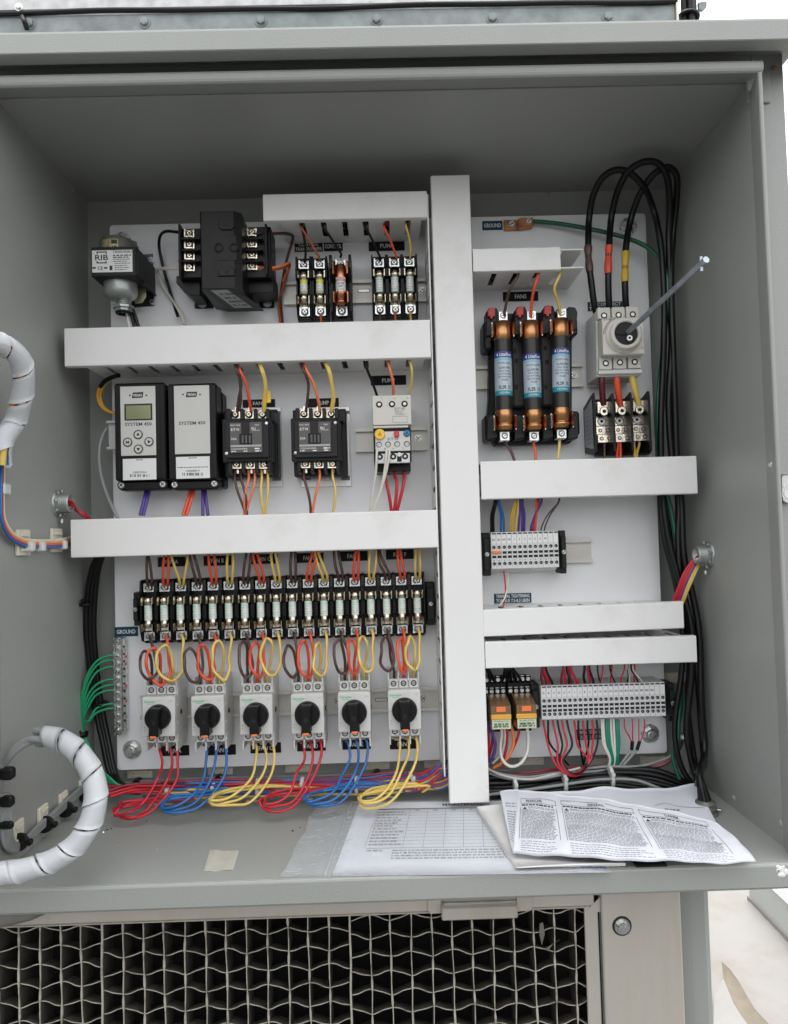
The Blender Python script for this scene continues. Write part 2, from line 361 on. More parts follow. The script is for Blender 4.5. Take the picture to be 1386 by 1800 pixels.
# ================================================================== ENCLOSURE
BX0, BX1, BZ0, BZ1 = -449.3, 447.0, -40.0, 860.0
cab = thing('equipment_cabinet', 'open grey metal electrical cabinet holding the white back panel and all its wiring', 'cabinet', 0, BZ0, 0)
part('back_wall', MB().box(BX0-3, BX1+3, BZ0-3, BZ1+3, -33, -30, .3), 'paint', cab)
part('side_wall', MB().box(BX0-3, BX0, BZ0-3, BZ1+3, -29.9, 237, .3), 'paint', cab)
part('side_wall', MB().box(BX1, BX1+3, BZ0-3, BZ1+3, -29.9, 237, .3), 'paint', cab)
part('ceiling_panel', MB().box(BX0+.1, BX1-.1, BZ1, BZ1+3, -29.9, 237, .3), 'paint', cab)
part('floor_panel', MB().box(BX0+.1, BX1-.1, BZ0-3, BZ0, -29.9, 277, .3), 'paint', cab)
# folded lips of the door opening
mb = MB().prof([(863,237.2),(862,237.2),(849.5,274),(849.0,277),(850.5,279),(853,280),(859,280),(862,278.5),(864,275),(864,240.4),(862.5,240.4),(862.5,272),(860,276),(853,277),(852,275.5)], BX0-3, 443)
part('top_lip', mb, 'paint', cab)
def lipx(sg, x_in):
    return [(x_in, 237.2), (x_in-10*sg, 277.2), (x_in-9.5*sg, 279), (x_in-8*sg, 280), (x_in-6*sg, 279.5), (x_in-5.2*sg, 277.5), (x_in+4*sg, 240.4), (x_in+3*sg, 237.2)]
part('side_lip', MB().profz(lipx(1, BX1), BZ0-2, 848.5), 'paint', cab)
part('side_lip', MB().profz(lipx(-1, BX0), BZ0-2, 848.5), 'paint', cab)
part('bottom_lip', MB().prof([(BZ0-3,277.2),(BZ0-.6,277.2),(BZ0-.1,278.6),(BZ0-1.2,280.4),(BZ0-3,281),(-65,281),(-66.5,280),(-66.5,277.5)], -488, 488), 'paint', cab)
# front frame behind the lips
part('front_frame', MB().box(BX1+3.2, 488, -66, 905, 237.2, 240.2, .6), 'paint', cab)
part('front_frame', MB().box(-488, BX0-3.2, -66, 905, 237.2, 240.2, .6), 'paint', cab)
part('front_frame', MB().box(BX0-3, BX1+3, BZ1+3.2, 905, 237.2, 240.2, .6), 'paint', cab)
part('outer_side', MB().box(485, 488, -66, 892, -30, 237, .5), 'paint', cab)
part('outer_side', MB().box(-488, -485, -66, 892, -30, 237, .5), 'paint', cab)
part('corner_tab', MB().box(442, 470, 834, 872, 240.4, 243.4, 1.2), 'paint', cab)
# drip hood
mb = MB().prof([(898,-60),(898,297),(896.5,299.5),(894,300),(873,300),(872,299),(872,281),(874,281),(874,297),(894.5,297),(895.5,-60)], -540, 500)
part('drip_hood', mb, 'paint', cab)
part('hood_end', MB().box(497, 500, 872, 895, 241, 297, .5), 'paint', cab)
part('underpan', MB().box(-488, 488, -69, -66.8, -30, 277, .3), 'paint', cab)
# pimples where the seams are welded, rivets and screws
def dimple(px, py, kind):
    if kind == 'l': x, z, d = wallp(px, py, BX0); ax = (1, 0, 0)
    elif kind == 'r': x, z, d = wallp(px, py, BX1); ax = (-1, 0, 0)
    else: x, z = U(px, py, -30); d = -30; ax = (0, 0, 1)
    part('weld_spot', MB().lathe((x, z, d), ax, [(0, 4.2), (1.0, 3.6), (1.6, 2.0)], 12), 'paint', cab)
for p in ((64,254,'l'),(130,333,'l'),(1253,231,'r'),(232,352,'b'),(962,342,'b'),(1290,1403,'r'),(1372,1447,'r')): dimple(*p)
mb = MB(); x, z, d = wallp(1353, 817, 440); mb.lathe((443.5-1.2, z, 258), (-1, 0, -0.0), [(0, 4.6), (1.4, 4.4), (2.4, 2.6)], 16); part('lip_screw', mb, 'zinc', cab)
mb = MB().lathe((*U(1362, 119, 243), 243), (0, 0, 1), [(0, 3.4), (.7, 3.0), (1.0, 1.6)], 9); part('rust_spot', mb, 'rust', cab)
for (y, s) in ((1463, 4), (1476, 3)):
    x, z, d = floorp(1370, y); part('weld_spot', MB().lathe((x, z, d), (0, 1, 0), [(0, s), (1, s*.6)], 10), 'paint', cab)
# paint scab at the right end of the bottom lip
mb = MB(); x0, z0 = U(1378, 1532, 281)
for i in range(9):
    mb.lathe((x0+random.uniform(-7, 9), z0+random.uniform(-5, 7), 281), (0, 0, 1), [(0, random.uniform(1.5, 4)), (.8, 1.2)], 7)
part('dried_sealant', mb, 'white', cab)
# latch keeper on the right frame
k = thing('latch_keeper', 'pale metal latch bracket with a keyhole slot on the right frame of the cabinet', 'latch', *U(1380, 850, 241), 241)
mb = MB(); a = [U(x, y, 262) for x, y in ((1366,806),(1371,812),(1372,826),(1376,829),(1392,829),(1392,833),(1373,834),(1367,828))]; mb.prism(a, 240.5, 262); part('hook', mb, 'paint', k)
mb = MB(); a = [U(x, y, 248) for x, y in ((1374.5,836),(1392,836),(1392,884),(1384,884),(1378,880),(1375.5,872))]; mb.prism(a, 240.5, 248); part('keeper_plate', mb, 'steel', k)
mb = MB(); x, z = U(1378.5, 855, 248.2); mb.lathe((x, z, 248.1), (0, 0, 1), [(0, 1.7), (.4, 1.5)], 10); x, z = U(1386, 868, 248.2); mb.lathe((x, z, 248.1), (0, 0, 1), [(0, 5.2), (.4, 5)], 18); part('keyhole', mb, 'white', k)

# ================================================================== above: galvanised channel
g = thing('galvanised_channel', 'galvanised steel channel with a row of hex bolts above the cabinet hood', 'steel channel', 0, 898, 190)
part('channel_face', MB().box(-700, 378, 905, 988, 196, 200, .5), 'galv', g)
part('channel_end', MB().box(378.2, 381, 905, 992, 150, 204, .4), 'alu', g)
part('gasket', MB().tube([(x, 990.5+1.0*math.sin(x/67)+.5*math.sin(x/31), 202) for x in range(-700, 381, 12)], 3.1, 8), 'black', g)
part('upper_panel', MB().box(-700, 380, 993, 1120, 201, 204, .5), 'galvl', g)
for i, px in enumerate((52, 254, 459, 662, 866, 1069)):
    mb = MB(); x, z = U(px, 41-i*2.3, 201); mb.hexbolt(x, z, 200, 5.6); part('bolt', mb, 'galv', g)
mb = MB(); x, z = U(33, 12, 205); mb.hexbolt(x, z, 204, 3.6); part('bolt', mb, 'zinc', g)
mb = MB().box(-700, 378, 987.2, 988.6, 199, 201, 0); part('edge', mb, 'galvl', g)
single('wire', MB().tube(path([(40,30,206),(43,38,212),(46,46,209),(48,52,206)]), 3, 8), 'w_black', 'stub of black wire sticking out beside the leftmost channel bolt', 'wire')
mb = MB(); 
for i, (dx, dd) in enumerate(((0,0),(7,5),(13,-2),(6,-6))): cab_x, cz_ = U(1203, 20, 190); mb.tube([(cab_x+dx, 898.5, 190+dd), (cab_x+dx, 1000, 190+dd), (cab_x+dx+3, 1100, 190+dd)], 4.2, 8)
c = thing('conduit_cables', 'bundle of dark grey cables tied together behind the right end of the hood', 'cable bundle', *U(1210, 40, 190), 190)
part('cable', mb, 'black2', c)
x, z = U(1213, 29, 190); part('cable_tie', MB().lathe((x-1, z, 189), (.15, 1, 0), [(-1.6, 12.5), (-1.6, 13.5), (1.6, 13.5), (1.6, 12.5)], 20), 'black', c)
mb = MB().pp([(1228,4),(1243,2),(1243,12),(1236,18),(1229,16)], 186, 190); single('pipe_clip', mb, 'galv', 'small galvanised clip beside the cable bundle above the hood', 'clip')
# rooftop unit behind: keeps the space between hood and channel closed
single('unit_casing', MB().box(-1400, 372, -1150, 1900, -420, -60, 2), 'galv', 'galvanised casing of the rooftop unit behind the cabinet', 'rooftop unit')

single('pad_housing', MB().box(-1200, 234, -1150, -72, -59, 158, 2), 'galv', 'galvanised housing that holds the intake pad under the cabinet', 'housing')
# left door, swung wide open: the wrapped looms run to it
dr_ = thing('cabinet_door', 'grey cabinet door swung open to the left, just outside the picture', 'door', -540, -60, 600)
mb = MB().add([(-500, -62, 246), (-640, -62, 1040), (-640, 892, 1040), (-500, 892, 246), (-504, -62, 246), (-644, -62, 1040), (-644, 892, 1040), (-504, 892, 246)], [(0,1,2,3),(4,5,6,7),(0,1,5,4),(1,2,6,5),(2,3,7,6),(3,0,4,7)]); part('panel', mb, 'paint', dr_)
for z in (60, 420, 780): part('hinge', MB().cyl((-494, z-35, 242), (-494, z+35, 242), 7, 14), 'paint', dr_)
# ================================================================== below: drift-pad intake
padt = thing('air_intake_pad', 'air intake pad of thin dusty sheets in a honeycomb pattern below the cabinet', 'intake pad', -120, -420, 200)
PX0, PX1, PZ1 = -560.0, 219.0, -113.0
pitch = 24.35; ncol = int((PX1-PX0)/pitch)+1
rnd = random.Random(3)
cols = [PX1-9.5-pitch*i for i in range(ncol+1)][::-1]            # upright sheets, counted from the left
NC = len(cols)
def sec(i): return (NC-1-i+.5)//12                               # moulded in packs twelve cells wide
def jig(c, z): return .55*math.sin(z*.021+c*1.7)+.35*math.sin(z*.09+c*2.9)
ROWH = 21.6
def node(i, row, side):                                          # height of a web where it meets sheet i, seen from one side
    k_ = (i if side < 0 else i)
    s_ = sec(i-.5 if side < 0 else i+.5)
    return PZ1-9-row*ROWH-(s_ % 2)*11.5+(3.3 if (i+row) % 2 == 0 else -3.3)+.7*math.sin(i*2.1+row*1.7)
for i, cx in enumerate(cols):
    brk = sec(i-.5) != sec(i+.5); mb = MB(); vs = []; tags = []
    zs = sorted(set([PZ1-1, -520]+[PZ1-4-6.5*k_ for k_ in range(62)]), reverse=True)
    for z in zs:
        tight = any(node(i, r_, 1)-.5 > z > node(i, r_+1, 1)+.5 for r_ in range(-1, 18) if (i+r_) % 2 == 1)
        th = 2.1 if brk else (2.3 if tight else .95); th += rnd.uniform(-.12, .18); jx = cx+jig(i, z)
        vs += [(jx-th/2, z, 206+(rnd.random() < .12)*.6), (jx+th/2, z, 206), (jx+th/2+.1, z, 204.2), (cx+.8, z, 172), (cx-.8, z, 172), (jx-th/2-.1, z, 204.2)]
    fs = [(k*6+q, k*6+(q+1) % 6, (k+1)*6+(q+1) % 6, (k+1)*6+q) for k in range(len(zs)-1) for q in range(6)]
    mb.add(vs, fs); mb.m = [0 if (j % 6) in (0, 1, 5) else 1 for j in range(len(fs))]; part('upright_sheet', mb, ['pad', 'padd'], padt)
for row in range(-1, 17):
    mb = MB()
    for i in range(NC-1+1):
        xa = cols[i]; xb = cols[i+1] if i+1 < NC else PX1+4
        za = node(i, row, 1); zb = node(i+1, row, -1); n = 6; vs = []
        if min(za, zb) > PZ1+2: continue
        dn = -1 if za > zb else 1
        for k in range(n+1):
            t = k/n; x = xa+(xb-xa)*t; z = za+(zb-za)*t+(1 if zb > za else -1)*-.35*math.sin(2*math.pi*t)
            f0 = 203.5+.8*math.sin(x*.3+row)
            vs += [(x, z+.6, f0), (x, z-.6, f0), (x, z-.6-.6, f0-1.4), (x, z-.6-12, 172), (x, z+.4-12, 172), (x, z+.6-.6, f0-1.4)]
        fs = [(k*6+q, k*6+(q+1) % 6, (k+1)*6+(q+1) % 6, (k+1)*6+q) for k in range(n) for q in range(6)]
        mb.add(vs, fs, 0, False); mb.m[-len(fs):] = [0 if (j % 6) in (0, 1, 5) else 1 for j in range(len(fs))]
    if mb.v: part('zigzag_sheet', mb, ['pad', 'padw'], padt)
part('dark_interior', MB().box(-600, 235, -520, -80, 160, 168, 0), 'void', padt)  # black panel: unlit depth behind the sheets painted as colour
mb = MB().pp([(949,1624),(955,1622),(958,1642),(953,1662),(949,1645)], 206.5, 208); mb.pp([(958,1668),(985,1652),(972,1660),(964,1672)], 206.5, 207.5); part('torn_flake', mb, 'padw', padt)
fr = thing('intake_surround', 'weathered aluminium frame round the honeycomb intake pad with a pull handle on top', 'frame', -100, -100, 210)
part('top_rail', MB().box(-700, 232, PZ1, -66.9, 208, 211, .6), 'alu', fr)
part('rail_return', MB().box(-700, 220, PZ1-1.5, PZ1, 190, 213, .4), 'alu', fr)
part('side_rail', MB().box(220, 236, -520, PZ1-.3, 208, 211.6, .8), 'alu', fr)
part('mitre_plate', MB().pp([(1033,1600),(1058,1574),(1063,1574),(1063,1603),(1037,1603)], 211.1, 212.4), 'alu', fr)
part('rail_joint', MB().pp([(752,1583),(776,1581),(776,1606),(757,1607),(752,1600)], 211.2, 214, b=.6), 'alu', fr)
part('rail_joint', MB().pp([(908,1577),(934,1576),(938,1590),(934,1601),(910,1603)], 211.2, 214, b=.6), 'alu', fr)
h = part('pull_handle', MB().pb(778, 1594, 910, 1617, 214.4, 224, 1.5), 'alu', fr)
part('handle_top', MB().pb(780, 1584, 908, 1592.5, 211.2, 217, 1), 'steel', h)
ap = thing('cover_plate', 'flat aluminium cover plate with one hex bolt at the right of the intake pad', 'plate', 290, -520, 215)
part('plate', MB().profz([(239, 214), (239.5, 215.5), (240.5, 216.5), (331, 216.5), (333, 215), (334, 200), (332, 200), (331, 213)], -560, -70), 'alu', ap)
part('seam', MB().box(236.4, 238.6, -560, -70, 180, 207, 0), 'void', ap)
mb = MB(); x, z = U(1094, 1628, 217); mb.lathe((x, z, 216.6), (0, 0, 1), [(0, 11.5), (.6, 11.2)], 24, 1); mb.lathe((x, z, 217.3), (0, 0, 1), [(0, 9.5), (1, 9.2)], 24); mb.lathe((x-.6, z, 218.3), (0, 0, 1), [(0, 7), (4, 7), (5, 6)], 6, 0, False); mb.lathe((x-.6, z, 223.3), (0, 0, 1), [(0, 4), (.4, 3.6)], 14, 2)
part('bolt', mb, ['zinc', 'hole', 'steel'], ap)
mb = MB().profz([(330, 150), (336, 168), (345, 175), (360, 177), (377, 177), (384, 172), (386, 160), (386, 60), (330, 60)], -1180, -70); single('support_post', mb, 'paint', 'painted grey support post beside the aluminium cover plate', 'post')
# dark rounded boot at the lower left, under the lip
mb = MB(); mb.tube([(-700,-84,240),(-500,-84,244),(-460,-84,246),(-440,-82,246),(-415,-78,246),(-392,-72,246),(-374,-68,246)], 13.5, 16, rf=lambda t: 1 if t < .35 else max(.12, (1-((t-.35)/.65)**2)**.5)); single('rubber_boot', mb, 'glove', 'dark grey rounded rubber boot tucked under the left end of the bottom lip', 'rubber boot')

# ================================================================== roof around the unit
def sheet(name, x0, x1, y0, y1, z, nx, ny, amp, mat, fn=None, **kw):
    vs = []; fs = []
    for j in range(ny+1):
        for i in range(nx+1):
            x = x0+(x1-x0)*i/nx; y = y0+(y1-y0)*j/ny; vs.append((x, z+(fn(x, y) if fn else 0), -y))
    for j in range(ny):
        for i in range(nx): a = j*(nx+1)+i; fs.append((a, a+1, a+nx+2, a+nx+1))
    return single(name, MB().add(vs, fs, 0, True), mat, **kw)
ZG = -1200.0
sheet('ground', -60000, 60000, -60000, 60000, ZG, 2, 2, 0, 'darkgnd', label=None, cat=None, kind='structure')
def rough(x, y): 
    e = min(1, max(0, (x-500)/200))*min(1, max(0, (6800-x)/300))*min(1, max(0, (y-200)/200))*min(1, max(0, (7600-y)/300))
    return 8+e*(22+7*math.sin(x*.009+1.3*math.sin(y*.005))+5*math.sin(y*.013+x*.006)+2.5*math.sin((x+y)*.031))
sheet('roof_membrane', 450, 7000, 100, 7800, ZG, 125, 147, 0, 'roof', fn=rough, label=None, cat=None, kind='structure')
cb = thing('equipment_curb', 'grey metal base of another roof unit with a pale lower trim, far right behind the post', 'equipment base', 1500, ZG, -1800)
g0 = Vector(floorp(1318, 1577, ZG+45)); g1 = Vector(floorp(1400, 1660, ZG+45)); dr = (g1-g0).normalized(); g1 = g0+dr*1500; gw = Vector((900, 0, 0))
def slab(name, a, b, wv, h0, h1, m, off=0):
    o_ = Vector((-off, 0, 0)); vs = [a+o_+Vector((0, h0, 0)), b+o_+Vector((0, h0, 0)), b+wv+Vector((0, h0, 0)), a+wv+Vector((0, h0, 0)), a+o_+Vector((0, h1, 0)), b+o_+Vector((0, h1, 0)), b+wv+Vector((0, h1, 0)), a+wv+Vector((0, h1, 0))]
    part(name, MB().add([tuple(v) for v in vs], [(0,1,2,3),(4,5,6,7),(0,1,5,4),(1,2,6,5),(2,3,7,6),(3,0,4,7)]), m, cb)
slab('base_side', g0, g1, gw, -44, 118, 'paint'); slab('edge_trim', g0, g1, gw*.02, -46, 6, 'trimw', 10); slab('base_top', g0, g1, gw, 118.5, 124, 'paint', 4)
# loose membrane flap with a dirty edge, lower right
def G(px, py, z): return floorp(px, py, z)
ZL = ZG+66
P = [((1269,1690),(1272,1720)), ((1284,1704),(1281,1742)), ((1297,1722),(1290,1764)), ((1312,1748),(1304,1786)), ((1326,1772),(1320,1808)), ((1352,1800),(1346,1840))]
mb = MB(); vs = []
for (a, b) in P: vs += [G(*a, ZL), G((a[0]+b[0])/2, (a[1]+b[1])/2, ZL-14), G(*b, ZL-4)]
mb.add(vs, [(i*3+j, i*3+j+1, i*3+j+4, i*3+j+3) for i in range(5) for j in (0, 1)], 0, True); single('dirt_patch', mb, 'dirtp', None, None, kind='structure')
mb = MB(); vs = []
for i, (a, b) in enumerate(P): vs += [G(*b, ZL-3.5), G(1255, b[1]+16, ZL+8)]
mb.add(vs, [(i*2, i*2+1, i*2+3, i*2+2) for i in range(5)]); single('roof_flashing', mb, 'trimw', 'pale metal flashing strip running down beside the grey post', 'flashing')
# ================================================================== BACK PANEL
pl = thing('back_panel', 'white steel back panel with rounded corners on which everything is mounted', 'panel', 0, 0, 0)
mb = MB(); r = 5; P = []
for cx, cz, a0 in ((404.8-r, 810.3-r, 0), (-404.8+r, 810.3-r, 90), (-404.8+r, r, 180), (404.8-r, r, 270)):
    for k in range(5): a = math.radians(a0+22.5*k); P.append((cx+r*math.cos(a), cz+r*math.sin(a)))
mb.prism(P, -14, 0, 0, .8); part('plate', mb, 'plate', pl)
for (px, py) in ((231,1319),(1145,1291),(1107,396),(213,421)):
    x, z = U(px, py, 6); mb = MB(); mb.lathe((x, z, 0), (0, 0, 1), [(0, 14), (1.6, 13.6)], 24); mb.lathe((x, z, 1.6), (0, 0, 1), [(0, 11.6), (1.4, 11.2)], 24, 0); mb.lathe((x, z, 3), (0, 0, 1), [(0, 9), (5.5, 9), (6.6, 7.8)], 6, 0, False); mb.lathe((x, z, 9.55), (0, 0, 1), [(0, 5.8), (.35, 5.5), (.5, 4.8)], 16)
    mb.lathe((x, z, -29), (0, 0, 1), [(0, 7), (15, 7)], 10); part('bolt', mb, 'zinc', pl)
for (px, py, s) in ((504,421,1),(1000,590,.6),(1070,820,.6)):
    x, z = U(px, py, 1); part('drilled_hole', MB().lathe((x, z, 0), (0, 0, 1), [(0, 2.6*s), (.25, 2.2*s)], 10), 'steel', pl)
# ================================================================== WIRE DUCTS
finger_mesh = {}
def duct_h(name_label, x0, x1, zt, zb, slots, side, dfront=90, pitch=30.1, tilt=0, open_end=None):
    """horizontal wiring duct; slots = x positions of the slots, side = which wall the photo shows ('b' below, 't' above)"""
    T = thing('wiring_duct', name_label, 'wiring duct', (x0+x1)/2, (zt+zb)/2, 0, 'white plastic wiring ducts')
    xb0, xb1 = x0+(0 if x0 > 0 else 22), (open_end or x1)-(0 if open_end else 8)
    part('duct_base', MB().box(xb0, xb1, zb+3.5, zt-3.5, .3, 3, .3), 'duct', T)
    h = zt-zb
    for sgn, zz in ((1, zt-3.2), (-1, zb+3.2)):
        # solid strip at the root, then one finger between each two slots
        z0, z1 = (zz-1.8, zz) if sgn > 0 else (zz, zz+1.8)
        part('side_strip', MB().box(xb0, xb1, z0, z1, 3.1, 22, .2), 'duct', T)
        xs = [xb0-4]+[s for s in slots if xb0 < s < xb1]+[xb1+4]
        for a, b in zip(xs[:-1], xs[1:]):
            wdt = round(b-a-7.6, 1)
            if wdt < 3: continue
            key = wdt
            if key not in finger_mesh:
                hw = wdt/2; mbb = MB()
                # tongue widening to a lip at its tip
                mbb.add([(-hw, 0, 0), (hw, 0, 0), (hw, 0, 60), (hw-1.5, 0, 62.5), (-hw+1.5, 0, 62.5), (-hw, 0, 60), (-hw, 1.8, 0), (hw, 1.8, 0), (hw, 1.8, 60), (hw-1.5, 1.8, 62.5), (-hw+1.5, 1.8, 62.5), (-hw, 1.8, 60)],
                        [(0,1,2,3,4,5), (6,7,8,9,10,11)]+[(i, (i+1) % 6, 6+(i+1) % 6, 6+i) for i in range(6)])
                finger_mesh[key] = mbb.mesh('finger', 'duct')
            inst('finger', finger_mesh[key], T, (a+b)/2, z0, 22.1)
        part('side_rail', MB().box(xb0, xb1, z0-.0, z1, 84.8, dfront-2.6, .2), 'duct', T)
    c = MB(); t = 1.8
    c.prof([(zt-.6,dfront-1.2),(zt-1.2,dfront-.3),(zt-2,dfront),(zb+2,dfront),(zb+1.2,dfront-.3),(zb+.6,dfront-1.2),(zb+.2,dfront-9),(zb+2.2,dfront-9.6),(zb+2.6,dfront-2.2),(zt-2.6,dfront-2.2),(zt-2.2,dfront-9.6),(zt-.2,dfront-9)], x0, x1)
    cov = part('duct_cover', c, 'duct', T)
    if tilt:
        cx, cz = (x0+x1)/2, (zt+zb)/2
        for v in cov.data.vertices: v.co.z += (v.co.x)*tilt
    return T
def duct_rect(x0, yl, yl2, x1, yr, yr2, d=90):
    a = U(x0, yl, d); b = U(x1, yr, d); c_ = U(x0, yl2, d); e = U(x1, yr2, d); return (a[0]+c_[0])/2, (b[0]+e[0])/2, (a[1]+b[1])/2, (c_[1]+e[1])/2
def sx(px0, pitch, n, y, d=84): return [U(px0+pitch*i, y-.024*pitch*i, d)[0] for i in range(n)]
x0, x1, zt, zb = duct_rect(463,341,390,751,334,381); D1 = duct_h('short white wiring duct at the top with three fuse blocks hanging wires below it', x0, x1, zt, zb, sx(492,37.8,7,395), 'b')
x0, x1, zt, zb = duct_rect(114,575,643,757,562,631); D2 = duct_h('long white wiring duct under the black transformer, slots showing along its underside', x0, x1, zt, zb, sx(179.6,38.6,16,648), 'b')
x0, x1, zt, zb = duct_rect(125,906,974.5,770.5,902,970); D3 = duct_h('long white wiring duct across the middle, above the row of eighteen fuses', x0, x1, zt, zb, sx(200,37.6,16,976), 'b')
x0, x1, zt, zb = duct_rect(832,438,479,985.5,431,474); D4 = duct_h('short yellowed wiring duct whose cover stops short, above the three blue-labelled fuses', x0, x1, zt, zb, sx(872,38.3,4,480), 'b', open_end=U(1023,455,80)[0])
x0, x1, zt, zb = duct_rect(846,809,877,1225.5,802,870); D5 = duct_h('white wiring duct right of the upright duct, under the power distribution block', x0, x1, zt, zb, sx(880,36.5,9,880), 'b')
x0, x1, zt, zb = duct_rect(850,1073,1123,1202,1059,1106); D6 = duct_h('slightly tilted white wiring duct below the teal terminal torque label', x0, x1, zt+1.5, zb+1.5, sx(850,36.8,10,1065), 't', tilt=-.0 if 0 else .013)
x0, x1, zt, zb = duct_rect(853.5,1126,1174,1225,1119,1167); D7 = duct_h('lowest white wiring duct at the right, above the long terminal strip', x0, x1, zt, zb, sx(893,37.8,9,1130), 't')
ORD = {D1: 'short top duct', D2: 'second duct from the top', D3: 'middle duct at the left', D4: 'short duct above the large fuses', D5: 'duct under the distribution block', D6: 'tilted duct', D7: 'lowest duct at the right'}
# the upright duct
VX0, VZT = U(763.5, 309, 92); VX1, _ = U(832, 312, 92); _, VZB = U(820, 1411, 92); V0b, _ = U(783.5, 1412, 92); V1b, _ = U(856, 1409, 92)
VX0 = (VX0+V0b)/2; VX1 = (VX1+V1b)/2
T = thing('upright_wiring_duct', 'tall upright white wiring duct standing out in front of the panel from top to bottom', 'wiring duct', (VX0+VX1)/2, VZB, 0, 'white plastic wiring ducts')
part('duct_base', MB().box(VX0-5.4, VX1-8.3, 4, 806, .3, 3, .3), 'duct', T)
for xx in (VX0-5.5, VX1-10):
    part('side_strip', MB().box(xx, xx+1.8, 4, 806, 3.1, 22, .2), 'duct', T); part('side_rail', MB().box(xx, xx+1.8, 4, 806, 84.8, 87, .2), 'duct', T)
    z = 8; fm = MB().box(-.9, .9, 0, 22.5, 0, 62.6, .3).mesh('finger', 'duct')
    while z < 784: inst('finger', fm, T, xx+.9, z, 22.1); z += 30.1
df = 92
part('duct_cover', MB().profz([(VX0+.6,df-1.2),(VX0+1.2,df-.3),(VX0+2,df),(VX1-2,df),(VX1-1.2,df-.3),(VX1-.6,df-1.2),(VX1-.2,df-10),(VX1-2.2,df-10.6),(VX1-2.6,df-2.2),(VX0+2.6,df-2.2),(VX0+2.2,df-10.6),(VX0+.2,df-10)], VZB, VZT), 'duct', T)
# ================================================================== DIN RAILS
def rail(label, px0, px1, yc, yend, screws=(), slots=(), h=35.0):
    xa, za = U(px0, yc, 8); xb, zb = U(px1, yend, 8); z = (za+zb)/2
    T = thing('mounting_rail', label, 'mounting rail', (xa+xb)/2, z, 0, 'slotted metal mounting rails')
    mb = MB().prof([(z-h/2,6.5),(z-h/2,7.5),(z-12.5,7.5),(z-12.5,1.3),(z+12.5,1.3),(z+12.5,7.5),(z+h/2,7.5),(z+h/2,6.5),(z+13.5,6.5),(z+13.5,.2),(z-13.5,.2),(z-13.5,6.5)], xa, xb)
    part('rail', mb, 'railp', T)
    for s in screws:
        x, zz = U(s[0], s[1], 2); part('screw', MB().lathe((x, zz, 1.35), (0, 0, 1), [(0, 6), (1, 6)], 8, 0, False).screw(x, zz, 2.3, 4.6, 2.2, cross=True), ['zinc', 'hole'], T)
    for s in slots:
        x, zz = U(s[0], s[1], 2); part('slot', MB().box(x-9, x+9, zz-2.6, zz+2.6, 1.32, 1.6, .1, 1).box(x-8.2, x+8.2, zz-1.9, zz+1.9, 1.5, 1.75, 0, 0), ['hole' if len(s) > 2 else 'steel', 'hole'], T)
    return T
rail('cream mounting rail behind the control and pump fuse blocks at the top', 499, 762, 514, 509, ((743,510),), ((640,511),))
rail('short cream mounting rail behind the overload relay', 626, 751, 774, 770, ((736,771),(710,771)))
rail('cream mounting rail behind the three large blue-labelled fuses', 836, 1026, 664, 658, ((1009,661),))
rail('cream mounting rail with a bare end right of the short terminal strip', 846, 1042, 972, 969)
rail('mounting rail hidden behind the eighteen-pole fuse row', 240, 764, 1076, 1061)
rail('long grey mounting rail carrying the six motor breakers', 246, 776, 1244, 1228, ((745,1227),(594,1232)), ((671,1230),))
rail('mounting rail hidden behind the relays and the long terminal strip', 853, 1185, 1244, 1236)
# ================================================================== ENGRAVED LABELS
def label(x0, y0, x1, y1, lines, mat, lab, sq=1.0, dx=0):
    cx, cz, wd, h = R(x0, y0, x1, y1, 1); mb = MB().bc(cx, cz, wd, h, .15, 1.2, .2)
    n = len(lines)
    T = thing('engraved_label', lab, 'label', cx, cz, 0, 'engraved plastic labels'); part('tag', mb, mat, T); mt = MB()
    for i, (t, frac) in enumerate(lines): text(mt, t, cx+dx, cz+(n/2-.5-i)*h*.46*(1 if n > 1 else 0), h*(.42 if n == 1 else .33), 1.28, 0, wd*frac, bold=True)
    part('lettering', mt, 'inkw', T)
label(518,425,568,442.5,[('CONTROL',.7),('TRANSFORMER',.94)],'lblk','black label reading CONTROL TRANSFORMER above the two yellow-banded fuses')
label(569.5,424,603,441.5,[('CONTROL',.9)],'lblk','black label reading CONTROL above the copper-capped fuse')
label(648,423,712,441,[('PUMP',.36)],'lblk','black label reading PUMP above the three pump fuses')
label(848,388,884,404.5,[('GROUND',.84)],'lteal','teal label reading GROUND beside the copper ground lug')
label(884,512.5,947,529.5,[('FANS',.33)],'lblk','black label reading FANS over the three large fuses')
label(1033,530,1097,546.5,[('DISCONNECT',.86),('TORQUE 35 LB/IN',.92)],'lteal','teal label reading DISCONNECT TORQUE behind the three thick cables')
label(427,702,484,716,[('FANS',.36)],'lblk','black label reading FANS partly hidden behind the left contactor')
label(541,700,596,716,[('PUMP',.36)],'lblk','black label reading PUMP partly hidden behind the right contactor')
label(652,660,714.5,677,[('PUMP',.36)],'lblk','black label reading PUMP above the ivory overload relay')
label(202,1102,242.5,1118.5,[('GROUND',.80)],'lteal','teal label reading GROUND above the ground bar')
label(869,1043,934.5,1060,[('TERMINAL TIGHTENING',.9),('TORQUE 7.5-8.3 LB/IN',.9)],'lteal','teal label reading TERMINAL TIGHTENING TORQUE above the tilted duct')
label(1014,1282,1058,1300,[('TERMINAL TIGHTENING',.9),('TORQUE 7.5-8.3 LB/IN',.9)],'lteal','teal torque label half hidden by wires under the long terminal strip')
